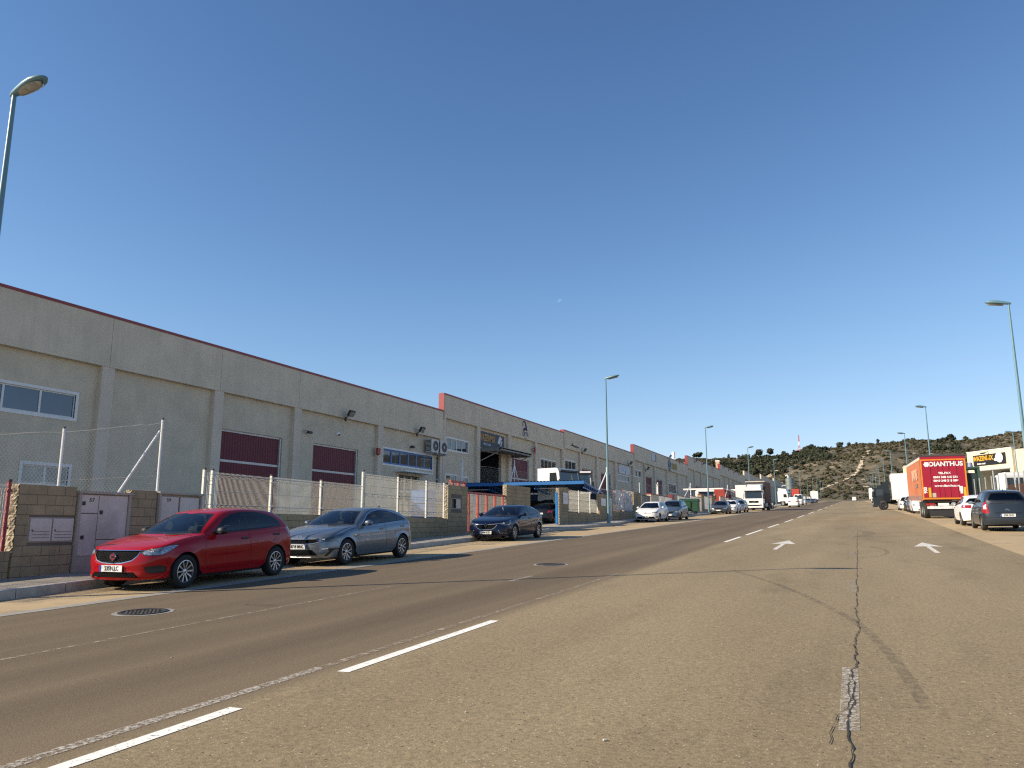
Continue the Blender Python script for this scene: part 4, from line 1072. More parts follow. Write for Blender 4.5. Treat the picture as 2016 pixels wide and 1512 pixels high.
    if lod and seats:
        zf = .32; yc = sp['cowl'][0]; b = MB(); zb_ = smooth_pl(sp['belt'], 2.2) - .05
        b.box(-W + .11, -W + .14, yc + .3, L - .55, zf, zb_); b.box(W - .14, W - .11, yc + .3, L - .55, zf, zb_); b.box(-W + .1, W - .1, yc + .3, L - .4, zf - .02, zf)
        b.box(-W + .12, W - .12, yc + .12, yc + .62, .62, zb_ - .02, bev=.05); b.box(-W + .15, W - .15, L - .85, L - .35, .6, zb_ - .06)
        b.build('interior', inside_m, car)
        for sx in (-.36, .36):
            b = MB(); b.box(sx - .24, sx + .24, 1.95, 2.45, .5, .66, bev=.05); b.add([], []); b.box(sx - .23, sx + .23, 2.42, 2.56, .62, mz - .37, bev=.06); b.box(sx - .13, sx + .13, 2.50, 2.60, mz - .35, mz - .16, bev=.05); b.build('seat', inside_m, car, smooth=60)
        b = MB(); b.box(-.62, .62, 2.9, 3.4, .48, .62, bev=.05); b.box(-.62, .62, 3.38, 3.55, .6, zb_ + .02, bev=.06)
        for sx in (-.38, .38): b.box(sx - .12, sx + .12, 3.42, 3.52, zb_ + .02, zb_ + .2, bev=.05)
        b.build('rear_seat', inside_m, car, smooth=60)
        b = MB(); b.lathe([(.17, -.015), (.19, 0), (.17, .015), (.155, 0)], 18, 'y'); b.box(-.15, .15, -.012, .012, -.03, .03); b.build('steering_wheel', black_m, car, 50, (.36, yc + .86, zb_ - .02), (R(-25), 0, 0))
        b = MB(); b.box(-.13, .13, -.012, .012, -.035, .035, bev=.01); b.build('rear_mirror', black_m, car, loc=(0, sp['ytop'][0] + .05, mz - .17))
    if lod:
        for ft in feats:
            if ft[0] == 'headlight':
                ux = sum(p[0] for p in ft[2]) / len(ft[2]); zz = sum(p[1] for p in ft[2]) / len(ft[2])
                xs_ = min(ux * .80, W - .22)
                for sg in (1, -1):
                    for k, rr in ((0, .042), (1, .032)):
                        h = hitf(sg * (xs_ - .14 * k), zz - .012 * k - .008); b = MB(); b.lathe([(.001, -.010), (rr * .55, -.012), (rr * .6, -.004), (rr, -.008), (rr * 1.05, .004)], 14, 'y'); b.build('lamp_bowl', lensd_m if k else chrome_m, car, 40, (h.x, h.y - .004, h.z), (0, 0, sg * .5))
    # door mirrors, handles, wipers, antenna, plates
    my, mzz = mirror or (sp['cowl'][0] + .62, smooth_pl(sp['belt'], 1.7) + .06)
    for sg in (1, -1):
        h = hit(my, mzz - .03, sg); b = MB()
        b.lathe([(.001, -.085), (.07, -.075), (.10, -.03), (.105, .03), (.095, .05)], 12, 'y'); b.v = [(x * 1.0, y, z * .72) for x, y, z in b.v]
        o = b.build('door_mirror', mirror_m or pm, car, 50, (h.x + sg * .15, my, mzz), None)
        b = MB(); b.lathe([(.001, .046), (.09, .046)], 12, 'y'); b.v = [(x * .96, y, z * .69) for x, y, z in b.v]; b.build('mirror_glass', chrome_m, o)
        b = MB(); b.cyl((-sg * .18, 0, -.05), (-sg * .04, 0, -.03), .035, .03, 6); b.build('mirror_arm', black_m, o)
        for y, z in handles:
            h = hit(y, z, sg); b = MB(); b.box(-.014, .018, -.105, .105, -.02, .02, bev=.008); b.build('door_handle', mirror_m if mirror_m is black_m else pm, car, loc=(h.x, y, z))
    if lod:
        zc = sp['cowl'][1]; b = MB()
        for x0, x1 in ((-.62, -.02), (.02, .60)): b.tube([(x0 + .1, sp['cowl'][0] + .02 + .12 * abs(x0), zc + .015), (x1 + .08, sp['cowl'][0] + .10, zc + .05)], .010, 5)
        b.build('wiper', black_m, car)
    if antenna: b = MB(); b.prism([(0, 0), (.16, 0), (.15, .055)], 0, -.015, .015); b.build('roof_antenna', pm, car, loc=(0, antenna[0], antenna[1]))
    for (x, z, tx, rear) in plates:
        h = hitr(x, z) if rear else hitf(x, z)
        plate(car, (x, h.y + (.004 if rear else -.004), z), (R(90), 0, math.pi if rear else 0), tx)
    if extra: extra(car, S_, hit, hitf, hitr)
    S_.bm.free()
    return car
red_p = paint('red_car_paint', (0.33, 0.003, 0.007), 0.0, 0.28)
grey_p = paint('grey_car_paint', (0.19, 0.22, 0.25), 0.7, 0.34)
navy_p = paint('navy_car_paint', (0.003, 0.007, 0.026), 0.2, 0.28)
whitep = paint('white_car_paint', (0.76, 0.75, 0.72), 0.0, 0.3)
blueg_p = paint('blue_grey_car_paint', (0.10, 0.15, 0.20), 0.6, 0.36)
taupe_p = paint('taupe_grey_car_paint', (0.11, 0.115, 0.115), 0.6, 0.36)
slate_p = paint('slate_car_paint', (0.040, 0.050, 0.062), 0.55, 0.34)
black_p = paint('black_car_paint', (0.012, 0.012, 0.014), 0.2, 0.25)
silver_p = paint('silver_car_paint', (0.36, 0.36, 0.36), 0.8, 0.35)
mir = lambda pts: [(-x, z) for x, z in pts][::-1] + list(pts)
def mirror_poly(half): return list(half) + [(-x, z) for x, z in reversed(half)]
def grille_bits(car, hitf, poly, dx, dz, mat, w=.55, name='grille_slat'):
    b = MB(); xs = [p[0] for p in poly]; zs = [p[1] for p in poly]; z = min(zs) + dz * .6; r = 0
    while z < max(zs):
        x = min(xs) + dx * (.5 if r % 2 else 0)
        while x < max(xs):
            if in_poly((x, z), poly) and in_poly((x + dx * w, z), poly):
                h0, h1 = hitf(x, z), hitf(x + dx * w, z)
                b.add([(x, h0.y - .006, z), (x + dx * w, h1.y - .006, z), (x + dx * w, h1.y - .012, z + .008), (x, h0.y - .012, z + .008)], [(0, 1, 2, 3)])
            x += dx
        z += dz; r += 1
    o = b.build(name, mat, car); o['kind'] = 'stuff'; return o
# ---- red hatchback
red_sp = hatch(L=4.33, W=1.79, H=1.435, wb=2.62, yf=.88, wr=.303, ra=.352, ef=2.2, taper=.085, zn=.735, zt=1.0, cowl=(1.10, .925), ytop=(2.0, 3.86), rbase=(4.17, 1.05),
    sh=[(0, .73), (.55, .775), (.95, .84), (1.4, .895), (2.4, .92), (3.4, .965), (4.33, .99)], belt=[(0, .90), (1.4, .935), (2.2, .955), (3.2, 1.0), (4.33, 1.05)],
    roof=[(1.5, 1.20), (2.0, 1.368), (2.35, 1.42), (2.75, 1.435), (3.3, 1.412), (3.86, 1.345), (4.25, 1.24)],
    wprof=[(0, .935), (.08, .955), (.16, .975), (.30, .972), (.5, .985), (.66, 1.0), (.76, .988), (.88, .972), (1.0, .925)], nose=[(0, .05), (.10, .0), (.2, .03), (.45, .02), (.62, .04), (.85, .075), (1.0, .15)])
red_gr = mirror_poly([(.53, .705), (.50, .63), (.40, .545), (.22, .505), (.0, .497)])
red_gr = [p for i, p in enumerate(red_gr) if i == 0 or p != red_gr[i - 1]]
def red_extra(car, S_, hit, hitf, hitr):
    grille_bits(car, hitf, red_gr, .075, .032, M('grille_chrome_bits', (.16, .16, .16), .3, .6))  # rows of small chrome dashes over the grille mesh
    grille_bits(car, hitf, mirror_poly([(.44, .335), (.56, .25)]), .06, .028, M('grille_dim', (.05, .05, .05), .4))
    h = hitf(0, .60); b = MB(); b.lathe([(.052, 0), (.058, -.012), (.066, -.012), (.07, 0)], 24, 'y'); e = b.build('badge', chrome_m, car, 40, (0, h.y - .004, .605))
    b = MB(); b.lathe([(.001, -.008), (.053, -.008)], 20, 'y'); b.build('badge_disc', M('badge_red', (.20, .02, .03), .3), e)
    b = MB()
    for k in range(4): b.box(-.03 + k * .017, -.022 + k * .017, -.012, -.009, -.016, .016)
    b.build('badge_letters', chrome_m, e)
    b = MB()
    for sg in (-1, 1):
        pts = [(sg * .16, .20), (sg * .30, .42), (sg * .42, .8), (sg * .50, 1.05)]
    for sg in (-1, 1):
        h1 = hit(.62, .56, sg)
make_car('red five-door hatchback parked nearest the camera beside the meter cabinets', red_sp, red_p, (-12.1, 10.17, g(-12.1, 10.2)), R(3.0), style='ten', mirror_m=black_m,
    dlo=[(1.60, .955), (2.02, 1.215), (2.28, 1.312), (2.62, 1.352), (3.05, 1.347), (3.42, 1.295), (3.64, 1.205), (3.76, 1.09), (3.74, 1.03), (3.3, 1.005), (2.4, .97)],
    wins=[[(1.72, .985), (2.08, 1.215), (2.32, 1.295), (2.58, 1.322), (2.62, 1.0)], [(2.70, 1.01), (2.68, 1.327), (3.02, 1.320), (3.34, 1.273), (3.38, 1.035)], [(3.43, 1.045), (3.40, 1.255), (3.58, 1.175), (3.67, 1.075)]],
    doors=[[(1.38, .42), (1.35, .62), (1.40, .92), (2.62, .955), (2.65, .42), (2.60, .29), (1.46, .29)], [(2.68, .42), (2.65, .955), (3.66, 1.0), (3.62, .90), (3.38, .72), (3.18, .55), (3.12, .42), (3.08, .29), (2.74, .29)]],
    feats=[('grille', 'wrap', red_gr, grille_m, -.02, False, (chrome_m, .012)), ('lower_grille', 'wrap', mirror_poly([(.46, .34), (.58, .25)]), grille_m, -.015, False),
           ('headlight', 'wrap', [(.56, .665), (.64, .625), (.90, .632), (1.08, .69), (1.30, .775), (1.24, .785), (1.0, .765), (.74, .725), (.58, .705)], lens_m, .004, True, (trim_m, .008)),
           ('fog_light_recess', 'wrap', [(.66, .43), (.90, .455), (1.02, .415), (1.02, .35), (.95, .315), (.74, .315), (.66, .36)], trim_m, -.012, True),
           ('tail_light', 'wrapr', [(.62, .80), (1.02, .86), (1.12, .98), (1.0, 1.02), (.7, .98), (.62, .92)], tail_m, .004, True)],
    plates=[(-.0, .405, '2359 LLC', False), (0, .62, '2359 LLC', True)], handles=[(2.48, .83), (3.50, .87)], extra=red_extra)
# ---- grey hatchback
gr_sp = hatch(L=4.31, W=1.80, H=1.447, wb=2.65, yf=.88, wr=.318, ra=.362, zn=.74, zt=1.0, cowl=(1.08, 0.930), ytop=(2.02, 3.80), rbase=(4.16, 1.06),
    sh=[(0, 0.723), (.55, 0.763), (.95, 0.838), (1.4, 0.903), (2.4, 0.918), (3.4, 0.963), (4.31, 0.988)], belt=[(0, 0.905), (1.4, 0.940), (2.2, 0.950), (3.2, 0.995), (4.31, 1.045)],
    roof=[(1.5, 1.175), (2.02, 1.340), (2.35, 1.392), (2.75, 1.402), (3.3, 1.370), (3.8, 1.300), (4.25, 1.175)])
gr_gr = mirror_poly([(.52, .665), (.60, .60), (.44, .555), (.2, .54), (.0, .538)]); gr_gr = [p for i, p in enumerate(gr_gr) if i == 0 or p != gr_gr[i - 1]]
def grey_extra(car, S_, hit, hitf, hitr):
    h = hitf(0, .715); put_text('KIA', car, (0, h.y - .012, .715), (R(60), 0, 0), .07, chrome_m, name='badge_lettering', sx=1.5)
    b = MB()
    pts = [(-.62, .60), (-.52, .665), (-.2, .645), (.2, .645), (.52, .665), (.62, .60), (.44, .55), (.2, .535), (-.2, .535), (-.44, .55), (-.62, .60)]
    P = [hitf(x, z) + Vector((0, -.008, 0)) for x, z in pts]; b.tube(P, .009, 6); b.build('grille_chrome', chrome_m, car, 50)
    b = MB(); pts = [(-.75, .235), (-.4, .225), (0, .22), (.4, .225), (.75, .235)]; b.tube([hitf(x, z) + Vector((0, -.012, 0)) for x, z in pts], .016, 6); b.build('bumper_lip', silver_p, car, 50)
    b = MB()
    for sg in (-1, 1): b.tube([hitf(sg * .66, .42) + Vector((0, -.01, 0)), hitf(sg * .78, .425) + Vector((0, -.01, 0))], .01, 6)
    b.build('daytime_lamp', M('daytime_lamp_white', (.8, .8, .8), .2), car)
    h = hit(1.22, .72); b = MB(); b.box(0, .012, -.045, .045, -.014, .014); b.build('wing_badge', chrome_m, car, loc=(h.x, 1.22, .72))
    b = MB(); b.box(-.12, .12, 0, .04, 0, .012); b.build('parking_ticket', white_m, car, loc=(.1, 1.28, .985))
make_car('metallic grey hatchback with parking slip on its dash, parked behind the red hatchback', gr_sp, grey_p, (-12.52, 15.75, g(-12.5, 15.75)), R(0.5), style='cross', chrome_dlo=True, antenna=(3.55, 1.385), name='parked_car',
    dlo=[(1.58, 0.952), (2.02, 1.199), (2.30, 1.283), (2.64, 1.320), (3.02, 1.308), (3.42, 1.227), (3.72, 1.121), (3.90, 1.042), (3.3, 1.005), (2.4, 0.964)],
    wins=[[(1.70, 0.977), (2.08, 1.195), (2.32, 1.269), (2.58, 1.301), (2.62, 0.991)], [(2.72, 1.001), (2.70, 1.301), (2.98, 1.292), (3.34, 1.218), (3.38, 1.019)], [(3.43, 1.028), (3.40, 1.204), (3.62, 1.121), (3.78, 1.047)]],
    doors=[[(1.38, .42), (1.35, .62), (1.40, .935), (2.64, .968), (2.67, .42), (2.62, .30), (1.46, .30)], [(2.70, .42), (2.67, .968), (3.72, 1.02), (3.62, .90), (3.40, .735), (3.19, .56), (3.13, .42), (3.09, .30), (2.76, .30)]],
    feats=[('grille', 'wrap', gr_gr, grille_m, -.02, False), ('lower_grille', 'wrap', mirror_poly([(.44, .40), (.60, .27)]), grille_m, -.015, False),
           ('headlight', 'wrap', [(.66, .615), (.80, .585), (.98, .60), (1.16, .67), (1.44, .775), (1.15, .735), (.86, .69), (.68, .665)], lensd_m, .004, True, (trim_m, .006)),
           ('bumper_slot', 'wrap', [(.70, .44), (.96, .43), (1.2, .425), (1.2, .405), (.98, .40), (.82, .25), (.74, .25), (.86, .38)], trim_m, -.006, True),
           ('tail_light', 'wrapr', [(.62, .84), (1.02, .88), (1.12, .97), (1.0, 1.0), (.7, .97), (.62, .93)], tail_m, .004, True)],
    plates=[(-.0, .475, '8718 MNG', False), (0, .56, '8718 MNG', True)], handles=[(2.48, .83), (3.55, .87)], extra=grey_extra)
# ---- dark blue hatchback
nv_sp = hatch(L=4.36, W=1.81, H=1.447, wb=2.67, yf=.92, wr=.318, ra=.362, zn=.77, zt=1.0, cowl=(1.12, 0.940), ytop=(2.05, 3.82), rbase=(4.18, 1.07),
    sh=[(0, 0.753), (.55, 0.788), (.95, 0.858), (1.4, 0.913), (2.4, 0.928), (3.4, 0.973), (4.36, 0.988)], belt=[(0, 0.915), (1.4, 0.950), (2.2, 0.960), (3.2, 1.005), (4.36, 1.055)],
    roof=[(1.5, 1.175), (2.05, 1.340), (2.35, 1.390), (2.75, 1.402), (3.3, 1.370), (3.82, 1.300), (4.25, 1.175)])
nv_gr = mirror_poly([(.46, .64), (.36, .52), (.25, .47), (.0, .468)]); nv_gr = [p for i, p in enumerate(nv_gr) if i == 0 or p != nv_gr[i - 1]]
def diamond(car, h, z, s=1.0):
    b = MB(); o = [(0, .095), (.062, 0), (0, -.095), (-.062, 0)]; i_ = [(0, .045), (.024, 0), (0, -.045), (-.024, 0)]
    for k in range(4):
        a, c, d, e = o[k], o[(k + 1) % 4], i_[(k + 1) % 4], i_[k]
        b.add([(p[0] * s, y, p[1] * s) for y, q in ((-.012, (a, c, d, e)), (.0, (a, c, d, e))) for p in q], [(0, 1, 2, 3), (0, 4, 5, 1), (3, 2, 6, 7)])
    b.build('badge', chrome_m, car, loc=(0, h.y - .01, z))
def navy_extra(car, S_, hit, hitf, hitr):
    diamond(car, hitf(0, .63), .63)
    b = MB(); P = [hitf(x, z) + Vector((0, -.008, 0)) for x, z in ((-.62, .705), (-.3, .665), (-.08, .65))]; b.tube(P, .014, 6); P = [hitf(-x, z) + Vector((0, -.008, 0)) for x, z in ((-.62, .705), (-.3, .665), (-.08, .65))]; b.tube(P, .014, 6)
    P = [hitf(x, z) + Vector((0, -.008, 0)) for x, z in ((-.46, .64), (-.36, .52), (-.25, .47), (0, .466), (.25, .47), (.36, .52), (.46, .64))]; b.tube(P, .010, 6); b.build('grille_chrome', chrome_m, car, 50)
    b = MB()
    for sg in (-1, 1): P = [hitf(sg * x, z) + Vector((0, -.008, 0)) for x, z in ((.50, .43), (.78, .44))]; b.tube(P, .008, 6); P = [hitf(sg * x, z) + Vector((0, -.008, 0)) for x, z in ((.52, .42), (.58, .33), (.78, .32))]; b.tube(P, .007, 6)
    b.build('fog_trim', chrome_m, car)
    b = MB(); b.tube([(0, 1.75, 1.30), (.02, 1.76, 1.22), (.03, 1.78, 1.13)], .012, 6); b.build('hanging_tag', white_m, car)
make_car('dark navy blue hatchback with diamond badge parked before the red sliding gate', nv_sp, navy_p, (-13.22, 27.98, g(-13.2, 28)), R(1.0), style='cross',
    dlo=[(1.62, 0.962), (2.04, 1.199), (2.32, 1.283), (2.66, 1.320), (3.02, 1.308), (3.42, 1.227), (3.66, 1.139), (3.78, 1.061), (3.3, 1.019), (2.4, 0.975)],
    wins=[[(1.74, 0.987), (2.10, 1.195), (2.34, 1.269), (2.60, 1.301), (2.64, 1.001)], [(2.74, 1.010), (2.72, 1.301), (2.98, 1.292), (3.36, 1.218), (3.50, 1.158), (3.62, 1.061)]],
    doors=[[(1.42, .42), (1.39, .62), (1.44, .94), (2.66, .975), (2.69, .42), (2.64, .30), (1.5, .30)], [(2.72, .42), (2.69, .975), (3.70, 1.02), (3.62, .90), (3.44, .745), (3.23, .56), (3.17, .42), (3.13, .30), (2.78, .30)]],
    feats=[('grille', 'wrap', nv_gr, grille_m, -.02, False), ('lower_grille', 'wrap', mirror_poly([(.42, .40), (.52, .25)]), grille_m, -.015, False),
           ('headlight', 'wrap', [(.60, .66), (.74, .63), (.98, .64), (1.12, .70), (1.22, .80), (1.0, .785), (.70, .725)], lensd_m, .004, True, (chrome_m, .006)),
           ('fog_light_recess', 'wrap', [(.56, .42), (.96, .43), (.96, .33), (.66, .31)], trim_m, -.010, True),
           ('tail_light', 'wrapr', [(.30, .86), (1.02, .88), (1.12, .97), (1.0, 1.0), (.35, .95)], tail_m, .004, True)],
    plates=[(0, .35, '9486 KYD', False), (0, .56, '9486 KYD', True)], handles=[(2.50, .845), (3.55, .885)], extra=navy_extra)
# ------------------------------------------------------------------ the other parked cars
def tmpl(kind, L, W, H, wb, yf=.88, wr=.31, **k):
    fy, fz = L / 4.36, H / 1.447
    sc_ = lambda p: [(a * fy, b * fz) for a, b in p]
    if kind == 'hatch':
        sp = hatch(L=L, W=W, H=H, wb=wb, yf=yf, wr=wr, ra=wr + .045, zn=.75 * fz, zt=1.0 * fz, cowl=(1.1 * fy, .95 * fz), ytop=(2.04 * fy, 3.82 * fy), rbase=(4.18 * fy, 1.06 * fz),
            sh=sc_([(0, .745), (.55, .785), (.95, .86), (1.4, .915), (2.4, .93), (3.4, .975), (4.36, 1.0)]), belt=sc_([(0, .92), (1.4, .955), (2.2, .965), (3.2, 1.01), (4.36, 1.06)]),
            roof=sc_([(1.5, 1.22), (2.05, 1.385), (2.35, 1.435), (2.75, 1.447), (3.3, 1.425), (3.82, 1.36), (4.25, 1.24)]), **k)
        dlo = sc_([(1.62, .968), (2.04, 1.235), (2.32, 1.325), (2.66, 1.365), (3.02, 1.36), (3.42, 1.29), (3.72, 1.17), (3.84, 1.075), (3.3, 1.03), (2.4, .985)])
        wins = [sc_(q) for q in ([(1.74, .995), (2.10, 1.23), (2.34, 1.31), (2.60, 1.345), (2.64, 1.012)], [(2.74, 1.022), (2.72, 1.345), (2.98, 1.34), (3.40, 1.27), (3.60, 1.18), (3.68, 1.075)])]
    elif kind == 'mpv':
        sp = hatch(L=L, W=W, H=H, wb=wb, yf=yf, wr=wr, ra=wr + .045, zn=.76 * fz * .93, zt=.94 * fz, bon=1.5, cowl=(.92 * fy, .95 * fz), ytop=(1.85 * fy, 3.95 * fy), rbase=(4.24 * fy, 1.0 * fz), Wr=W / 2 * .70,
            sh=sc_([(0, .70), (.55, .76), (.95, .85), (1.4, .89), (2.4, .90), (3.4, .925), (4.36, .94)]), belt=sc_([(0, .91), (1.4, .93), (2.2, .935), (3.2, .955), (4.36, .99)]),
            roof=sc_([(1.3, 1.20), (1.85, 1.385), (2.25, 1.437), (2.75, 1.447), (3.3, 1.437), (3.95, 1.385), (4.3, 1.28)]), **k)
        dlo = sc_([(1.42, .955), (1.85, 1.25), (2.15, 1.345), (2.62, 1.375), (3.3, 1.37), (3.85, 1.30), (4.0, 1.17), (4.02, 1.0), (3.3, .985), (2.4, .965)])
        wins = [sc_(q) for q in ([(1.54, .985), (1.92, 1.24), (2.18, 1.325), (2.58, 1.35), (2.60, .99)], [(2.70, .995), (2.68, 1.35), (3.28, 1.345), (3.32, 1.01)], [(3.40, 1.015), (3.37, 1.34), (3.8, 1.28), (3.92, 1.16), (3.93, 1.025)])]
    elif kind == 'sedan':
        sp = hatch(L=L, W=W, H=H, wb=wb, yf=yf, wr=wr, ra=wr + .045, zn=.72 * fz, zt=.90 * fz, cowl=(1.22 * fy, .93 * fz), ytop=(2.1 * fy, 3.15 * fy), rbase=(3.72 * fy, .98 * fz), Db=.2,
            sh=sc_([(0, .71), (.55, .76), (.95, .85), (1.4, .905), (2.4, .92), (3.4, .94), (4.36, .92)]), belt=sc_([(0, .91), (1.4, .94), (2.2, .95), (3.2, .97), (3.72, .985), (4.36, .97)]),
            roof=sc_([(1.5, 1.22), (2.1, 1.38), (2.4, 1.435), (2.75, 1.447), (3.15, 1.41), (3.6, 1.25)]), **k)
        dlo = sc_([(1.72, .955), (2.1, 1.23), (2.35, 1.325), (2.66, 1.365), (2.95, 1.36), (3.25, 1.25), (3.45, 1.08), (3.46, .995), (2.4, .968)])
        wins = [sc_(q) for q in ([(1.82, .98), (2.14, 1.22), (2.37, 1.305), (2.60, 1.34), (2.62, .99)], [(2.70, .995), (2.68, 1.34), (2.93, 1.335), (3.20, 1.235), (3.36, 1.08), (3.36, 1.015)])]
    elif kind == 'van':
        sp = spec(L=L, W=W, H=H, wb=wb, yf=yf, wr=wr, ra=wr + .05, zn=.42 * H, zt=.52 * H, bon=1.5, taper=.04, ef=3.2, er=5, crown=.03, gbulge=.01, Dc=.35, Db=.06, Wr=W / 2 * .86, cowl=(.80, .53 * H), rbase=(L - .05, .54 * H), ytop=(1.45, L - .08),
            wprof=[(0, .96), (.3, 1.0), (.7, 1.0), (1.0, .97)], tail=[(0, .03), (.2, 0), (1, .02)], zb=[(0, .26), (.5, .27), (L, .30)],
            sh=[(0, .41 * H), (.55, .46 * H), (1.0, .50 * H), (1.6, .51 * H), (L, .52 * H)], belt=[(0, .52 * H), (L, .54 * H)], roof=[(1.0, .86 * H), (1.45, .955 * H), (1.9, .995 * H), (2.6, H), (L - .08, .985 * H)])
        dlo = [(1.28, .545 * H), (1.62, .80 * H), (1.85, .86 * H), (2.3, .86 * H), (2.32, .56 * H)]; wins = [[(1.38, .565 * H), (1.66, .78 * H), (1.87, .84 * H), (2.26, .84 * H), (2.27, .58 * H)]]
    return sp, dlo, wins
def lamps(sp, front='lens', tail=True, gr=True, W=1.8, zf=1.0, tl=None):
    L = sp['L']; z = sp['zn']
    fm = {'lens': lens_m, 'dark': lensd_m, 'cloud': lensy_m}[front]
    f = [('headlight', 'wrap', [(.52, z - .10), (.64, z - .16), (.95, z - .15), (1.10, z - .04), (1.18, z + .03), (.95, z + .01), (.66, z - .05)], fm, .004, True)]
    if gr:
        g1 = mirror_poly([(.46, z - .08), (.36, z - .18), (.0, z - .20)]); g1 = [p for i, p in enumerate(g1) if i == 0 or p != g1[i - 1]]
        f.append(('grille', 'wrap', g1, grille_m, -.015, False)); f.append(('lower_grille', 'wrap', mirror_poly([(.46, .36), (.56, .27)]), grille_m, -.012, False))
    if tail: f.append(('tail_light', 'wrapr', tl or [(.56, .80 * zf), (1.0, .82 * zf), (1.1, .93 * zf), (.98, .98 * zf), (.62, .95 * zf)], tail_m, .004, True))
    return f
def place(kind, label, x, y, facing, pm, L=4.3, W=1.78, H=1.45, wb=2.6, lod=0, front='lens', style='five', plates=True, group=None, cat='car', name='parked_car', **k):
    kk = {a: k.pop(a) for a in list(k) if a in ('yf', 'wr', 'er', 'ef', 'taper')}
    sp, dlo, wins = tmpl(kind, L, W, H, wb, **kk)
    yy = y if facing == 'cam' else y + L
    fe = k.pop('feats', None) or lamps(sp, front, zf=H / 1.447 if kind != 'van' else 1.15, tl=k.pop('tl', None))
    pz = k.pop('pz', .42)
    return make_car(label, sp, pm, (x, yy, g(x, yy)), (0 if facing == 'cam' else math.pi) + k.pop('turn', 0), lod=lod, dlo=dlo, wins=wins, feats=fe, style=style, group=group, cat=cat, name=name,
        plates=[(0, pz, k.pop('ptext', ''), False), (0, k.pop('prz', .60), k.pop('rtext', ''), True)] if plates else (), pitch=PITCH if facing == 'cam' else -PITCH, **k)
GRP = 'cars parked along the left kerb'
def auris_extra(car, S_, hit, hitf, hitr):
    b = MB(); P = [hitf(x, z) + Vector((0, -.008, 0)) for x, z in ((-.70, .72), (-.35, .655), (0, .64), (.35, .655), (.70, .72))]; b.tube(P, .014, 6); b.build('grille_bar', black_m, car)
    h = hitf(0, .655); b = MB(); b.lathe([(.035, 0), (.05, -.01), (.06, 0)], 16, 'y'); b.v = [(x * 1.25, y, z * .85) for x, y, z in b.v]; b.build('badge', chrome_m, car, 40, (0, h.y - .01, .66))
place('hatch', 'white hatchback with thin headlamps just past the teal lamp post', -13.85, 56.2, 'cam', whitep, L=4.33, W=1.76, H=1.475, wb=2.6, lod=1, front='dark', style='five', ptext='8157 GFN', extra=auris_extra, plates=True,
      feats=[('headlight', 'wrap', [(.50, .69), (.70, .665), (1.0, .69), (1.25, .775), (.9, .755)], lensd_m, .004, True), ('lower_grille', 'wrap', mirror_poly([(.60, .40), (.80, .25)]), grille_m, -.015, False), ('fog_light_recess', 'wrap', [(.78, .42), (.98, .43), (.98, .33), (.85, .29)], trim_m, -.01, True), ('tail_light', 'wrapr', [(.56, .82), (1.0, .84), (1.1, .95), (.98, 1.0), (.62, .97)], tail_m, .004, True)])
place('mpv', 'blue-grey small people carrier with clouded headlamps behind the white hatchback', -13.35, 61.6, 'cam', blueg_p, L=4.05, W=1.72, H=1.56, wb=2.55, lod=1, front='cloud', style='multi')
place('sedan', 'taupe grey older saloon in front of the green waste container', -13.35, 86.2, 'cam', taupe_p, L=4.44, W=1.74, H=1.44, wb=2.51, lod=1, style='steel', ptext='')
place('hatch', 'white hatchback close behind the taupe saloon', -13.0, 91.6, 'cam', whitep, L=4.2, W=1.76, H=1.47)
place('mpv', 'pale silver estate car third behind the taupe saloon', -12.85, 97.2, 'cam', silver_p, L=4.5, W=1.78, H=1.5, wb=2.7)
place('hatch', 'black hatchback seen from behind past the brown curtain lorry', -12.6, 128, 'away', black_p, rtext='', prz=.62)
place('van', 'small white panel van seen from behind, rolling out beside the white tractor cab', -10.1, 152, 'away', whitep, L=4.2, W=1.78, H=1.83, wb=2.7, cat='van', name='small_van', rear_glass=False, prz=1.0, plates=True)
place('van', 'tall white high-roof van facing the camera at the far left kerb', -11.95, 196, 'cam', whitep, L=5.6, W=2.0, H=2.55, wb=3.4, wr=.34, cat='van', name='panel_van')
place('hatch', 'white hatchback seen from behind past the high-roof van', -12.0, 214, 'away', whitep, prz=.62)
FARG = 'far cars parked at the end of the left kerb'
for y, pm, lb in ((246, silver_p, 'silver car, first of the far row on the left'), (254, slate_p, 'slate grey car second in the far row on the left'), (264, navy_p, 'dark blue car in the middle of the far row on the left'), (276, silver_p, 'pale car fourth in the far row on the left'), (288, black_p, 'black car, last of the far row below the white box lorry')):
    place('hatch', lb, -12.3, y, 'cam', pm, group=FARG, plates=False)
place('van', 'distant small white van driving along the road', 0.3, 392, 'away', whitep, L=4.3, W=1.8, H=1.9, wb=2.7, cat='van', name='moving_van', rear_glass=False, plates=False)
# right-hand side
RG = 'cars parked along the right kerb'
def pic_extra(car, S_, hit, hitf, hitr):
    L = S_.sp['L']
    for k, z in ((0, .86), (1, .835)):
        P = [hitr(x, zz) + Vector((0, .006, 0)) for x, zz in ((-.075, z - .03), (0, z + .015), (.075, z - .03))]; b = MB(); b.tube(P, .011, 6); b.build('badge_chevron', chrome_m, car)
    b = MB(); P = [hitr(x, .72) + Vector((0, .01, 0)) for x in (-.42, 0, .42)]; b.tube(P, .02, 6); b.build('tailgate_handle_bar', slate_p, car)
    b = MB(); P = [hitr(x, z) + Vector((0, .012, 0)) for x, z in ((.10, 1.10), (.35, 1.085), (.55, 1.09))]; b.tube(P, .012, 6); b.build('rear_wiper', black_m, car)
    b = MB(); b.cyl((-.35, L - .10, .25), (-.35, L + .03, .24), .035, .035, 10); b.build('exhaust_pipe', dark_m, car)
    b = MB(); b.tube([(0, 3.55, 1.60), (0, 3.75, 1.66)], .012, 5); b.build('roof_antenna', black_m, car)
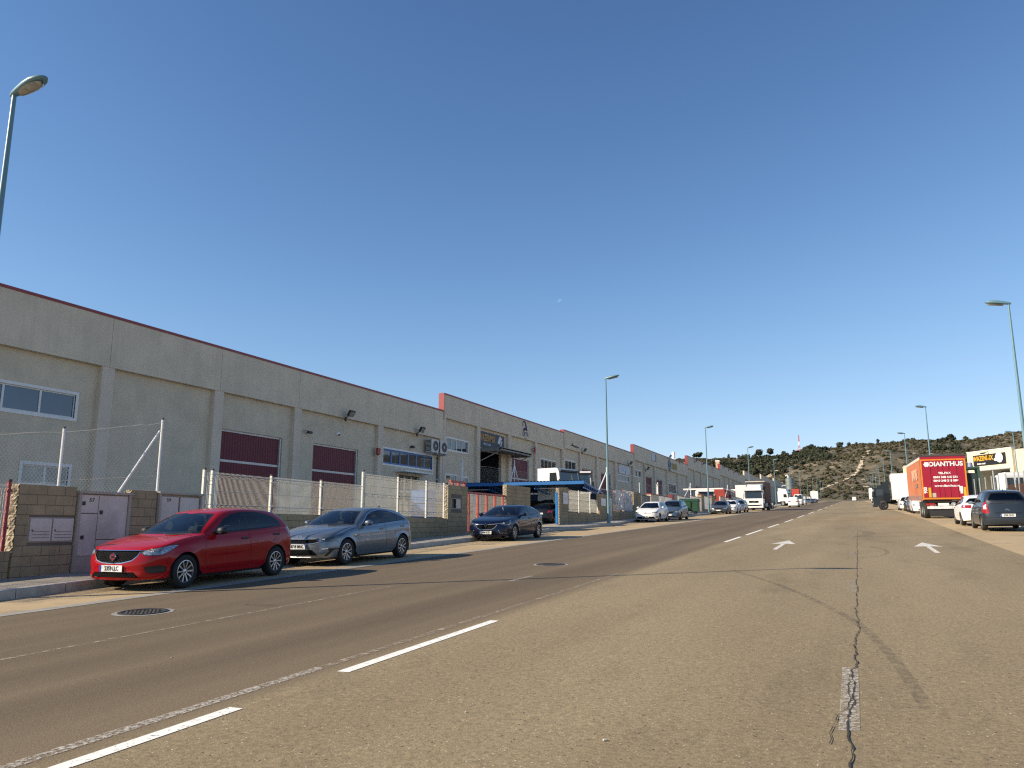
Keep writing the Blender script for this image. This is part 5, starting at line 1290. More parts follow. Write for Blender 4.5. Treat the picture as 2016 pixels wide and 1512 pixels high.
place('mpv', 'slate grey rounded people carrier seen from behind at the right edge', 5.58, 36.7, 'away', slate_p, L=4.28, W=1.75, H=1.64, wb=2.76, yf=.82, wr=.32, lod=1, style='multi', prz=.62, rtext='5760 DHV', er=2.4, rwv=(2.10, 2.88), extra=pic_extra, doors=[[(1.32, .45), (1.32, .98), (2.62, 1.02), (2.66, .45), (2.6, .33), (1.42, .33)], [(2.69, .45), (2.66, 1.02), (3.72, 1.05), (3.6, .92), (3.3, .78), (3.16, .6), (3.1, .45), (3.06, .33), (2.74, .33)]],
      feats=[('tail_light', 'wrapr', [(.60, .70), (.88, .70), (.96, .9), (.90, 1.12), (.78, 1.16), (.68, .98)], tail_m, .006, True), ('tail_light_clear', 'wrapr', [(.70, .86), (.84, .86), (.86, 1.0), (.74, 1.0)], tailw_m, .012, True), ('bumper_seam', 'wrapr', mirror_poly([(1.1, .545), (1.1, .53)]), seam_m, -.004, False), ('tailgate_seam', 'wrapr', [(.575, .55), (.59, .55), (.66, .98), (.645, .98)], seam_m, -.004, True)])
place('hatch', 'white compact hatchback with red tail lamps behind the slate people carrier', 5.45, 42.2, 'away', whitep, L=3.95, W=1.74, H=1.42, wb=2.47, yf=.80, lod=1, style='five', prz=.60, rtext='', tl=[(.46, .80), (.92, .82), (1.12, .88), (1.06, .95), (.46, .95)])
place('sedan', 'white saloon facing the camera beside the white box truck', 5.15, 89.5, 'cam', whitep, L=4.6, W=1.82, H=1.43, wb=2.75, lod=0, front='dark', group=RG)
place('hatch', 'black car squeezed behind the white saloon on the right', 5.35, 83.2, 'cam', black_p, group=RG)
place('hatch', 'grey car between the black and the white ones by the red trailer', 5.3, 77.6, 'cam', silver_p, group=RG)
place('mpv', 'white car directly ahead of the red trailer', 5.25, 72.0, 'cam', whitep, H=1.6, group=RG)
# ------------------------------------------------------------------ street lamps
def make_lamp(x, y, label, sgn, h=9.05):
    t = thing('street_lamp', label, 'street lamp', (x, y, g(x, y) + .15), (0, 0, 0 if sgn > 0 else math.pi), group='teal street lamps along the road')
    b = MB(); b.cyl((0, 0, 0), (0, 0, .02), .19, .19, 12); b.cyl((0, 0, .02), (0, 0, .12), .12, .105, 12); b.build('base', lamp_m, t)
    b = MB(); b.cyl((0, 0, .1), (0, 0, h), .092, .042, 12); b.build('pole', lamp_m, t, 40)
    b = MB(); b.box(.085, .10, -.05, .05, 1.0, 1.45); b.build('access_door', lamp_m, t)
    # flattened teardrop head leaning out over the road
    n = 12; st = [(-.10, .035, .05), (0, .075, .075), (.15, .105, .10), (.40, .15, .125), (.62, .165, .115), (.80, .13, .08), (.92, .05, .03)]
    b = MB()
    for (xx, w_, hh) in st:
        for k in range(n):
            a = 2 * math.pi * k / n; zz = math.sin(a) * hh
            b.v.append((xx, w_ * math.cos(a), .02 + (zz if zz > 0 else zz * .45)))
    b.f = [(i * n + k, i * n + (k + 1) % n, (i + 1) * n + (k + 1) % n, (i + 1) * n + k) for i in range(len(st) - 1) for k in range(n)] + [tuple(range(n))[::-1], tuple((len(st) - 1) * n + k for k in range(n))]
    b.m = [0] * len(b.f); hd = b.build('lamp_head', lamp_m, t, 60, (0, 0, h), (0, R(-9), 0))
    b = MB(); prof = [(.20, .075), (.30, .115), (.55, .13), (.74, .095), (.82, .03)]
    for (xx, w_) in prof:
        for k in range(5): u = -1 + 2 * k / 4; b.v.append((xx, w_ * u, -.035 - .055 * (1 - u * u)))
    b.f = [(i * 5 + k, (i + 1) * 5 + k, (i + 1) * 5 + k + 1, i * 5 + k + 1) for i in range(len(prof) - 1) for k in range(4)]; b.m = [0] * len(b.f)
    b.build('lamp_bowl', lampglass_m, hd, 60)
    return t
L0 = make_lamp(-13.6, 8.45, 'nearest teal lamp, its pole cut by the left picture edge', 1)
L0.scale = (.9, .9, .975)
def lamp_copy(x, y, label, sgn): return copy_tree(L0, location=(x, y, g(x, y) + .15), rotation_euler=(0, 0, 0 if sgn > 0 else math.pi), label=label, scale=(1, 1, 1.025))
lamp_copy(-14.3, 48.5, 'teal lamp standing on the pavement before the white hatchback', 1)
ORD = ['second', 'third', 'fourth', 'fifth', 'sixth', 'seventh', 'eighth', 'ninth', 'tenth', 'eleventh', 'twelfth', 'thirteenth', 'fourteenth']
for i, y in enumerate((87.5, 125.5, 169, 212, 252, 294, 334, 374, 412, 446)):
    lamp_copy(-14.5, y, ['teal lamp rising behind the taupe saloon', 'lamp whose pole rises behind the brown curtain lorry', 'lamp just right of the brown lorry, by the white tractor cab', 'lamp beside the grey silo'][i] if i < 4 else ORD[i] + ' lamp counting down the left pavement after the white hatchback', 1)
for i, y in enumerate((39.6, 83.8, 118, 163, 202, 240, 278, 316, 354, 392, 430)):
    lamp_copy(6.95, y, ['teal lamp at the right picture edge above the slate people carrier', 'lamp rising straight above the red trailer', 'lamp above the left edge of the red trailer', 'lamp rising behind the white box of the truck', 'slimmer lamp beside it behind the white box truck'][i] if i < 5 else ORD[i] + ' lamp counting down the right pavement', -1).scale = (1, 1, 1.07)
lamp_copy(19.5, 118, 'thin distant lamp before the cream building on the right', -1)
# ------------------------------------------------------------------ boundary walls of split-face blocks
BL = []
for k in range(6):
    b = MB(); j = lambda: random.uniform(-.004, .004)
    b.box(-.21, j() * .8, .004, .396, .004, .196, bev=.006); BL.append(b.mesh('block', block_m))
RB = []
for k in range(3):
    b = MB(); random.seed(40 + k); n = 4; vs = []
    for i in range(n + 1):
        for q in range(n + 1): vs.append((-.21 + .215 * q / n, random.uniform(-.05, .0) if 0 < q < n and 0 < i < n else random.uniform(-.03, .0), .004 + .192 * i / n))
    b.add(vs, [(i * (n + 1) + q, i * (n + 1) + q + 1, (i + 1) * (n + 1) + q + 1, (i + 1) * (n + 1) + q) for i in range(n) for q in range(n)])
    RB.append(b.mesh('rough_end_stone', rough_m))
random.seed(11)
def seg_frame(y0, y1):
    p, q = Vector((wall_x(y0), y0)), Vector((wall_x(y1), y1)); d = q - p
    return p, math.atan2(-d.x, d.y), d.length
def block_wall(name, label, y0, y1, ztop, zbot=None, holes=(), rough=True, singles=True, cat='wall', course=.2):
    p, rz, Ln = seg_frame(y0, y1); zg = S * y0 + .10 if zbot is None else zbot
    nz = int(math.ceil((ztop - zg) / course)); z0 = ztop - nz * course
    t = thing(name, label, cat, (p.x, p.y, z0), (0, 0, rz)); b = MB(); run = MB()
    for r in cells(0.01, Ln - .01, 0.0, nz * course - .01, [(h[0] - y0, h[1] - y0, h[2] - z0, h[3] - z0) for h in holes]): b.box(-.20, -.012, *r)
    b.build('mortar_core', mortar_m, t)
    for i in range(nz):
        u = -.2 if i % 2 else 0.0; zc = i * course
        while u < Ln - .01:
            a, c = max(0, u), min(Ln, u + .4); u += .4
            if c - a < .04: continue
            hit_ = [h for h in holes if h[0] - y0 < c - .02 and h[1] - y0 > a + .02 and h[2] - z0 < zc + course - .03 and h[3] - z0 > zc + .03]
            if hit_:
                h = hit_[0]
                if h[0] - y0 > a + .06: c = h[0] - y0
                elif h[1] - y0 < c - .06: a = h[1] - y0
                else: continue
            if zc + z0 + course < S * (y0 + a) + .10: continue
            if singles:
                o = link('block', random.choice(BL), t, (random.uniform(-.004, .004), a, zc)); o.scale = (1, (c - a) / .4, course / .2)
            else: run.box(-.21, random.uniform(-.006, .002), a + .004, c - .004, zc + .004, zc + course - .004)
    if run.v: o = run.build('block_courses', block_m, t); o['kind'] = 'stuff'
    if rough:
        for i in range(nz):
            if z0 + (i + 1) * course > rough - .05 if rough is not True else True: o = link('rough_end_stone', random.choice(RB), t, (0, -.004, i * course))
    return t
def cabinet(t, y, z0, z1, w, x, parts):
    pass
block_wall('boundary_wall', 'low block wall under the white railing at the left picture edge', 6.0, 10.30, 1.01, rough=False)
block_wall('masonry_pier', 'block pier with two small meter hatches left of the red car', 10.35, 11.62, 2.30, holes=[(10.62, 11.64, 1.16, 1.66)], rough=1.0)
block_wall('masonry_pier', 'block pier between the two tall meter cabinets', 12.99, 13.72, 2.30)
# meter cabinets
def meter_cabinet(label, y0, y1, zb, zt, doors, num=None, x=.02, frame=.06):
    p, rz, Ln = seg_frame(y0, y1); t = thing('meter_cabinet', label, 'meter cabinet', (p.x, p.y, zb), (0, 0, rz))
    b = MB(); hgt = zt - zb
    b.box(-.22, -.05, 0, Ln, -.4, hgt); b.box(-.05, x + .03, 0, frame, -.4, hgt); b.box(-.05, x + .03, Ln - frame, Ln, -.4, hgt); b.box(-.05, x + .05, -.02, Ln + .02, hgt + .002, hgt + .05); b.box(-.05, x + .03, frame, Ln - frame, -.4, .06)
    b.build('cabinet_frame', cabf_m, t)
    for (a, c, d, e, lk) in doors:
        m = MB(); m.box(-.03, x, a + .008, c - .008, d + .008, e - .008, bev=.006); dr = m.build('cabinet_door', cab_m, t)
        if lk: m = MB(); m.box(x, x + .02, lk[0] - .035, lk[0] + .035, lk[1] - .04, lk[1] + .04, bev=.005); m.build('lock', black_m, dr)
    if num: put_text(num, t, (x + .004, num_y := .32, hgt - .14), ROT_PX, .11, ink_m, name='cabinet_number', sx=1.2)
    return t
meter_cabinet('tall grey meter cabinet numbered 57 with three doors', 11.65, 12.96, .80, 2.17, [(.06, .50, .95, 1.35, (.13, 1.16)), (.06, .50, .06, .95, (.16, .45)), (.50, 1.25, .40, 1.35, (.57, .98)), (.50, 1.25, .06, .40, None)], '57')
meter_cabinet('grey meter cabinet numbered 59 half hidden by the red car', 13.76, 15.2, .85, 2.24, [(.08, .66, .06, 1.34, (.56, .85)), (.70, 1.36, .06, 1.34, None)], '59')
p, rz, Ln = seg_frame(10.62, 11.64)
t = thing('meter_hatch', 'pair of small grey meter hatches set into the block pier', 'meter hatch', (p.x, p.y, 1.16), (0, 0, rz))
b = MB(); b.box(-.19, -.02, 0, 1.0, 0, .5); b.build('recess_box', cabf_m, t)
for a in (.03, .52):
    m = MB(); m.box(-.02, .012, a, a + .46, .025, .475, bev=.005); dr = m.build('hatch_door', cab_m, t)
    m = MB()
    for k in range(3): m.box(.0125, .018, a + .05, a + .42, .09 + k * .06, .098 + k * .06)
    m.build('vent_slot', mortar_m, dr); m = MB(); m.cyl((.012, a + .05, .24), (.02, a + .05, .24), .016, .016, 8); m.build('lock', black_m, dr)
# fence 1: low wall, then white folded-mesh railing
block_wall('boundary_wall', 'low block wall behind the red and grey cars', 15.3, 30.4, 1.86, zbot=.62, rough=False)
block_wall('masonry_pier', 'block pier with an open letter hatch before the red gate', 30.45, 32.6, 3.32, holes=[(30.75, 31.9, 2.28, 2.75)], rough=1.8)
def mesh_panel(y0, y1, zb, zt, x0=None, mat=None, foldz=(), step=.05, sub='wire_panel'):
    mat = mat or galv_m; b = MB(); Ln = y1 - y0; n = int(Ln / step); wd = .0026
    zs_ = [zb]
    for f in foldz: zs_ += [f - .05, f, f + .05]
    zs_ += [zt]
    for i in range(n + 1):
        y = i * step
        pr = [(.035 if z in foldz else 0, z) for z in zs_]
        for k in range(len(pr) - 1):
            (xa, za), (xb, zb_) = pr[k], pr[k + 1]
            b.add([(xa + wd, y - wd, za), (xa + wd, y + wd, za), (xb + wd, y + wd, zb_), (xb + wd, y - wd, zb_), (xa - wd, y - wd, za), (xa - wd, y + wd, za), (xb - wd, y + wd, zb_), (xb - wd, y - wd, zb_)], [(0, 1, 2, 3), (5, 4, 7, 6), (4, 0, 3, 7), (1, 5, 6, 2)])
    for z in [zb + .02, zt - .04] + [f - .05 for f in foldz] + [f + .05 for f in foldz] + [(a + c) / 2 for a, c in zip([zb] + list(foldz), list(foldz) + [zt]) if c - a > .3]:
        b.box(-.012, -.003, 0, Ln, z - .005, z + .005)
    return b
def rail_fence(label, posts, panels, base_label=None, pm=None, post_m=None, pr=.03):
    y0 = posts[0][0]; p, rz, _ = seg_frame(y0, posts[-1][0]); t = thing('mesh_fence', label, 'fence', (p.x - .10, p.y, 0), (0, 0, rz)); k = 1 / math.cos(rz)
    for (y, zb, zt) in posts:
        b = MB(); yy = (y - y0) * k; b.box(-pr, pr, yy - pr, yy + pr, zb, zt); b.build('post', post_m or galv_m, t); b = MB(); b.box(-pr - .004, pr + .004, yy - pr - .004, yy + pr + .004, zt, zt + .04); b.build('post_cap', black_m, t)
        b = MB()
        for z in (zb + .15, (zb + zt) / 2, zt - .18): b.box(-.01, pr + .02, yy - .05, yy + .05, z - .025, z + .025)
        b.build('post_clamp', post_m or galv_m, t)
    for (a, c, zb, zt, folds) in panels:
        m = mesh_panel(a, c, zb, zt, mat=pm, foldz=folds); o = m.build('wire_panel', pm or galv_m, t, loc=(0.03, (a - y0) * k, 0)); o['kind'] = 'stuff'
    return t
rail_fence('white folded wire-mesh railing behind the red car', [(15.35, .75, 2.92), (15.65, 1.7, 2.92), (18.13, 1.2, 2.93), (20.7, 1.2, 2.94), (23.3, 1.2, 3.40)], [(15.4, 15.63, 1.15, 2.86, (2.0, 2.6)), (15.7, 18.1, 1.15, 2.88, (1.3, 2.0, 2.8)), (18.18, 20.65, 1.2, 2.90, (1.35, 2.0, 2.8)), (20.75, 23.25, 1.25, 2.92, (1.4, 2.0, 2.82))])
rail_fence('higher white wire-mesh railing above the block wall behind the grey car', [(23.36, 1.5, 3.42), (25.95, 1.8, 3.38), (28.44, 1.86, 3.38), (30.2, 1.88, 3.38)], [(23.42, 25.9, 1.55, 3.34, (1.8, 2.6, 3.25)), (26.0, 28.4, 1.9, 3.34, (2.05, 2.62, 3.25)), (28.5, 30.15, 1.9, 3.34, (2.05, 2.62, 3.25))])
rail_fence('white railing with red posts at the left picture edge', [(10.2, .55, 2.34)], [(6.5, 10.15, 1.06, 2.28, (1.25, 1.75, 2.2))], post_m=coping_m)
t = thing('letter_hatch', 'open grey letter hatch set in the pier before the red gate', 'letter hatch', (wall_x(30.75), 30.75, 2.28), (0, 0, seg_frame(30.75, 31.9)[1]))
b = MB(); b.box(-.19, -.17, 0, 1.12, 0, .47); b.box(-.19, .01, 0, .04, 0, .47); b.box(-.19, .01, 1.08, 1.12, 0, .47); b.box(-.19, .01, .04, 1.08, 0, .03); b.box(-.19, .01, .04, 1.08, .44, .47); b.build('hatch_box', cabf_m, t)
b = MB(); b.box(-.02, .012, .58, 1.06, .035, .435, bev=.005); b.build('hatch_door', cab_m, t); b = MB(); b.add([(-.12, .16, .04), (-.12, .24, .04), (-.12, .20, .26), (-.12, .15, .26)], [(0, 1, 2, 3)]); b.box(-.13, -.11, .16, .22, .04, .24); b.build('dark_tool', black_m, t)
# chain-link fence with raking strut above the left pier
def chain_fence(label, x, posts, tops, strut=None, zbase=None, mat=None, step=.085, rz=0.0, cat='fence', diag=True):
    y0 = posts[0][0]; t = thing('chainlink_fence', label, cat, (x, y0, 0), (0, 0, rz)); m = mat or chain_m
    for (y, zb, zt) in posts:
        b = MB(); b.cyl((0, y - y0, zb), (0, y - y0, zt), .028, .028, 8); b.build('post', white_m, t); b = MB(); b.cyl((0, y - y0, zt), (0, y - y0, zt + .04), .032, .025, 8); b.build('post_cap', black_m, t)
    for q in strut or []: b = MB(); b.cyl((0, q[0] - y0, q[1]), (0, q[2] - y0, q[3]), .025, .025, 8); b.build('strut', white_m, t)
    w_ = .0042
    for (a, c, zb0, zt0, zt1) in tops:
        b = MB(); Ln = c - a; H = max(zt0, zt1) - zb0
        def clip(y_, z_): return zb0 <= z_ <= zt0 + (zt1 - zt0) * y_ / Ln
        for dgn in (1, -1):
            k = -H
            while k < Ln + H:
                pts = []
                n = 24
                for i in range(n + 1):
                    s_ = H * i / n; y_ = k + s_ * .85 * dgn; z_ = zb0 + s_
                    if 0 <= y_ <= Ln and clip(y_, z_): pts.append((y_, z_))
                if len(pts) > 1:
                    (ya, za), (yb, zb_) = pts[0], pts[-1]
                    b.add([(0, ya - w_, za), (0, ya + w_, za), (0, yb + w_, zb_), (0, yb - w_, zb_)], [(0, 1, 2, 3)])
                k += step
        o = b.build('wire_net', m, t, loc=(.005, a - y0, 0)); o['kind'] = 'stuff'
        b = MB(); P = []
        for i in range(13): P.append((.01, Ln * i / 12, zt0 + (zt1 - zt0) * i / 12 + random.uniform(-.025, .01)))
        b.tube(P, .006, 5); b.tube([(.01, 0, (zb0 + zt0) / 2 - .1), (.01, Ln, (zb0 + zt1) / 2 - .1)], .004, 4); b.build('tension_wire', chain_m, t, loc=(0, a - y0, 0))
    return t
chain_fence('chain-link fence with a raking white strut above the meter cabinets', -15.25, [(11.36, 1.3, 3.52), (13.92, 1.3, 4.03)], [(6.5, 11.33, 1.5, 2.75, 3.45), (11.39, 13.89, 1.6, 3.45, 3.95)], strut=[(12.75, 2.1, 13.86, 3.75), (9.4, 2.0, 8.3, 3.1)])
# mid section: red sliding gate, piers, blue gate
def slide_gate(label, y0, y1, zt, zb, n):
    p, rz, Ln = seg_frame(y0, y1); t = thing('sliding_gate', label, 'gate', (p.x - .12, p.y, 0), (0, 0, rz))
    b = MB(); b.box(-.04, .04, 0, Ln, zt - .08, zt); b.build('top_rail', redf_m, t); b = MB(); b.box(-.04, .04, 0, Ln, zb, zb + .1); b.build('bottom_rail', redf_m, t)
    for i in range(n):
        yy = .25 + (Ln - .4) * i / (n - 1); b = MB(); b.box(-.05, .05, yy - .06, yy + .06, zb + .1, zt - .08); b.build('gate_post', redf_m, t)
        b = MB(); b.box(-.06, .06, yy - .075, yy + .075, (zb + zt) / 2 - .05, (zb + zt) / 2 + .05); b.build('post_clamp', redf_m, t)
    m = mesh_panel(0, Ln, zb + .1, zt - .1, foldz=((zb + zt) / 2,), step=.06); o = m.build('wire_panel', galv_m, t, loc=(-.06, 0, 0)); o['kind'] = 'stuff'
    return t
slide_gate('red-framed sliding mesh gate behind the dark blue hatchback', 32.65, 37.1, 3.12, S * 33 + .12, 5)
slide_gate('red framework of the gate standing above the pier before the carport', 30.9, 32.6, 3.55, 3.05, 3)
block_wall('masonry_pier', 'tall block pier with rough sunlit edge between the two gateways', 37.15, 40.5, 3.66)
b = MB(); p, rz, Ln = seg_frame(45.0, 45.05)
bg_t = thing('blue_gate', 'bright blue metal gate leaf folded open at the carport entrance', 'gate', (-16.3, 44.3, g(-16, 44.3) + .15), (0, 0, R(14)))
b.box(-.03, .03, 0, .08, .05, 1.95); b.box(-.03, .03, .82, .9, .05, 1.95); b.box(-.03, .03, .08, .82, 1.87, 1.95); b.box(-.03, .03, .08, .82, .05, .13); b.build('gate_frame', M('bright_blue', (.025, .28, .68), .35), bg_t)
for k in range(5): b = MB(); b.box(-.015, .015, .10 + k * .145, .215 + k * .145, .13, 1.87); b.build('gate_board', M('bright_blue', (.025, .28, .68), .35), bg_t)
block_wall('masonry_pier', 'block pier with a white notice board beside the blue gate', 45.35, 47.1, 3.86)
block_wall('boundary_wall', 'low block wall between the notice pier and the lamp', 47.15, 53.9, 2.45, rough=False)
block_wall('masonry_pier', 'block pier with a grey meter hatch behind the lamp post', 53.95, 55.9, 3.86, rough=False)
meter_cabinet('narrow grey cabinet door right of the lamp post', 55.95, 57.3, S * 56 + .35, 3.75, [(.08, .65, .06, 1.45, (.12, .7)), (.68, 1.28, .06, 1.45, None)])
block_wall('boundary_wall', 'low block wall beyond the lamp post under the torn netting', 57.6, 64.0, 2.72, rough=False)
block_wall('masonry_pier', 'block pier at the end of the torn white netting', 64.05, 66.6, 4.42, rough=False)
def notice(label, y, z0, z1, w, ink=True):
    p, rz, Ln = seg_frame(y, y + w); t = thing('notice_board', label, 'notice', (p.x + .012, p.y, z0), (0, 0, rz)); b = MB(); b.box(0, .03, 0, w, 0, z1 - z0); b.build('board', white_m, t)
    if ink:
        b = MB()
        for k in range(4): b.box(.03, .033, .12, w - .12 - .1 * (k % 2), (z1 - z0) * (.35 + .12 * k), (z1 - z0) * (.38 + .12 * k))
        b.build('printed_line', M('faded_ink', (.30, .28, .30), .7), t)
    return t
notice('white notice board with faded print on the pier by the blue gate', 46.0, 2.92, 3.62, .85)
notice('small grey meter hatch on the pier behind the lamp post', 54.3, 3.02, 3.55, 1.2, False)
rail_fence('white mesh screen above the low wall behind the lamp', [(47.3, 2.4, 3.86), (49.5, 2.4, 3.88), (52.0, 2.45, 3.9), (53.8, 2.5, 3.0)], [(47.35, 49.45, 2.48, 3.84, (2.6, 3.2, 3.78)), (49.55, 51.95, 2.48, 3.86, (2.6, 3.2, 3.8)), (52.05, 53.8, 2.5, 3.4, (2.65, 3.2))])
rail_fence('red-framed mesh fence hung with torn white netting', [(57.7, 2.7, 4.3), (60.9, 2.75, 4.45), (63.9, 2.8, 4.45)], [(57.75, 60.85, 2.75, 4.25, (2.9, 3.5, 4.15)), (60.95, 63.85, 2.8, 4.4, (2.95, 3.5, 4.3))], post_m=redf_m)
def netting(label, y0, y1, z0, z1):
    p, rz, Ln = seg_frame(y0, y1); t = thing('torn_netting', label, 'netting', (p.x - .02, p.y, 0), (0, 0, rz)); b = MB(); n, m = 26, 8; random.seed(3)
    for i in range(n + 1):
        for j in range(m + 1):
            b.v.append((.05 * noise.noise(Vector((i * .5, j * .6, 2))), Ln * i / n, z0 + (z1 - z0) * j / m + .1 * noise.noise(Vector((i * .3, j, 7)))))
    for i in range(n):
        for j in range(m):
            if noise.noise(Vector((i * .35, j * .45, 4))) < .22: k = i * (m + 1) + j; b.f.append((k, k + m + 1, k + m + 2, k + 1)); b.m.append(0)
    b.build('net_sheet', M('net_cloth', (.66, .60, .54), .8, var=.2, vs=1.5), t, 60)
    b = MB(); b.tube([(0, 0, z1 + .02), (0, Ln, z1 + .02)], .012); b.build('top_cord', white_m, t)
netting('torn pale netting tied over the red-framed fence', 58.4, 63.7, 2.85, 4.3)
# far boundary: white panel gates and piers, each its own thing
FAR = [(67.0, 70.4, 'grey', 'dark mesh fence before the cream pier'), (73.6, 80.2, 'white', 'white ribbed gate panel left of the leaning white brace'), (83.6, 91.0, 'white', 'long white ribbed fence behind the green container, nearer half'), (91.2, 98.4, 'white', 'long white ribbed fence behind the green container, farther half'),
       (100.4, 106, 'white', 'white ribbed gate behind the taupe saloon'), (113, 124, 'white', 'white ribbed fence before the red lorry yard'), (126, 137, 'white', 'white ribbed fence just left of the brown lorry'), (150, 165, 'white', 'white gate beyond the brown lorry')]
for a, c, k, lb in FAR:
    p, rz, Ln = seg_frame(a, c); zb = g(-17, a) + .35; zt = zb + 1.72; t = thing('ribbed_gate', lb, 'gate', (p.x, p.y, zb), (0, 0, rz))
    n = max(3, int(Ln / .55))
    for i in range(n):
        b = MB(); y0, y1 = Ln * i / n, Ln * (i + 1) / n; b.box(-.03, .0, y0 + .015, y1 - .015, 0.06 + S * 0, 1.66); b.box(0, .02, y0 + .015, y0 + .06, .06, 1.66); b.build('gate_panel', M('white_ribbed', (.84, .77, .66), .6, var=.06) if k == 'white' else M('grey_ribbed', (.16, .16, .16), .7), t)
    b = MB(); b.box(-.05, .03, 0, Ln, 1.67, 1.73); b.build('top_rail', coping_m if k == 'white' else black_m, t)
    b = MB(); b.box(-.2, -.035, 0, Ln, -1.2, 0.05); b.build('plinth', block_m, t)
for a, c, zt, mt, lb in ((70.5, 73.5, 4.46, cream_m, 'cream sunlit gate pier behind the white hatchback roof'), (80.4, 81.6, 4.7, coping_m, 'red gate pier past the first white gate panel'), (98.5, 100.3, 5.5, block_m, 'brown block pier right of the long white fence'), (106.2, 109, 5.6, block_m, 'block pier behind the taupe saloon roof'), (124.2, 125.8, 6.4, coping_m, 'red pier left of the brown lorry'), (137.2, 139, 6.7, block_m, 'brown pier hidden partly by the brown lorry')):
    p, rz, Ln = seg_frame(a, c); t = thing('gate_pier', lb, 'pier', (p.x, p.y, g(-17, a)), (0, 0, rz)); b = MB(); b.box(-.4, .02, 0, Ln, 0, zt - g(-17, a)); b.build('pier_body', mt, t); b = MB(); b.box(-.44, .06, -.03, Ln + .03, zt - g(-17, a) + .002, zt - g(-17, a) + .1); b.build('pier_cap', coping_m, t)
def brace(label, x, y, zb, zt, dy, two=False):
    t = thing('fence_post', label, 'post', (x, y, zb)); b = MB(); b.cyl((0, 0, 0), (0, 0, zt - zb), .05, .05, 8); b.build('post', white_m, t)
    b = MB(); b.cyl((0, -dy, 0.2), (0, 0, (zt - zb) * .86), .045, .045, 8); b.build('strut', white_m, t)
    if two: b = MB(); b.cyl((0, dy, .2), (0, 0, (zt - zb) * .86), .045, .045, 8); b.build('strut', white_m, t)
brace('white braced post just right of the lamp pole', -17.0, 57.4, 3.6, 6.0, 2.6); brace('white braced post above the long white fence', -17.25, 92.0, 4.4, 6.6, 4.5)
brace('white braced post left of the brown lorry', -17.4, 122.5, 5.4, 7.9, 3.4); brace('white post with two struts inside the second yard', -27.0, 63.0, 4.2, 7.3, 1.5, True)
brace('plain white post left of the carport in the second yard', -27.0, 53.0, 3.6, 6.6, .3); brace('white post standing over the cream pier', -17.1, 74.7, 4.4, 5.75, .2)
chain_fence('chain-link fence standing behind the carport roof', -27.2, [(53.2, 3.4, 6.4), (70, 3.4, 6.7)], [(47, 53.1, 3.6, 6.2, 6.2), (53.2, 70, 3.6, 6.3, 6.5)], step=.2, mat=M('faint_wire', (.4, .4, .38), .6))
chain_fence('chain-link fence above the far white gate panels', -17.2, [(68, 3.4, 5.4), (74.6, 3.4, 5.6)], [(68, 74.5, 3.6, 5.3, 5.4), (74.6, 92, 4.0, 5.5, 6.2)], step=.2, mat=M('faint_wire', (.4, .4, .38), .6))
# carport -----------------------------------------------------------------------
cp = thing('carport', 'blue sheet-metal carport over the dark parked car', 'carport', (-22.5, 52, g(-22, 52) + .1))
z0 = 4.70 - cp.location.z; b = MB(); nx = 44
for i in range(nx):
    xa = -5.6 + 11.0 * i / nx; xb = xa + 11.0 / nx; q = (xb - xa) * .25
    pr = [(xa, 0), (xa + q * .6, .05), (xb - q * 1.4, .05), (xb - q, 0), (xb, 0)]
    for k in range(4):
        (a, ha), (c, hc) = pr[k], pr[k + 1]; b.add([(a, 0, z0 + ha), (c, 0, z0 + hc), (c, 4.6, z0 + hc - .62), (a, 4.6, z0 + ha - .62)], [(0, 1, 2, 3)])
b.build('roof_sheet', navy_m, cp)
b = MB(); b.box(-5.6, 5.45, -.04, .03, z0 - .24, z0 - .015); b.build('front_beam', blue_m, cp)
for xx in (-5.55, -1.9, 1.75, 5.40):
    b = MB(); b.prism([(0.04, z0 - .03), (4.6, z0 - .65), (4.6, z0 - .80), (0.04, z0 - .18)], 0, xx - .04, xx + .04); b.prism([(0.04, z0 - .45), (4.6, z0 - .95), (4.6, z0 - 1.02), (0.04, z0 - .53)], 0, xx - .03, xx + .03)
    for k in range(9): yy = .15 + k * .5; b.prism([(yy, z0 - .1 - yy * .135), (yy + .06, z0 - .1 - yy * .135), (yy + .3, z0 - .5 - yy * .12), (yy + .24, z0 - .5 - yy * .12)], 0, xx - .02, xx + .02)
    b.build('roof_truss', blue_m, cp)
    b = MB(); b.box(xx - .07, xx + .07, 4.3, 4.44, 0, z0 - .8); b.build('post', blue_m, cp)
b = MB(); b.box(-5.6, 5.4, 4.5, 4.55, 0.1, z0 - .7); b.build('back_sheet', navy_m, cp)
for xx in (-3.5, 2.6): b = MB(); b.box(xx - 1.2, xx + 1.2, 1.2, 1.3, z0 - .46, z0 - .40); b.build('strip_lamp', white_m, cp)
place('hatch', 'black hatchback parked in the dark under the blue carport', -20.0, 51.0, 'away', black_p, lod=0, cat='car', rtext='', prz=.75)
# things in the yards -----------------------------------------------------------
def crate_stack(label, x, y, cols):
    t = thing('crate_stack', label, 'crates', (x, y, g(x, y) + .08)); r = 0
    for i, c in enumerate(cols):
        for j in range(3):
            b = MB(); b.box(0, .9, i * 1.05, i * 1.05 + 1.0, j * .72, j * .72 + .68, bev=.03); o = b.build('crate', c if (i + j) % 3 else M('crate_grey', (.3, .3, .32), .6), t)
            m = MB()
            for k in range(3): m.box(.901, .91, i * 1.05 + .06, i * 1.05 + .94, j * .72 + .1 + k * .2, j * .72 + .2 + k * .2)
            m.build('crate_rib', c, o)
oc = M('ochre_crate', (.30, .17, .05), .6); bc = M('blue_crate', (.03, .10, .27), .5)
crate_stack('stacked ochre and blue crates behind the red sliding gate', -20.5, 34.6, [bc, oc, bc, oc, oc, bc])
t = thing('pallet_stack', 'stack of dark wooden pallets against the wall left of the white car', 'pallets', (-20, 68, g(-20, 68) + .08))
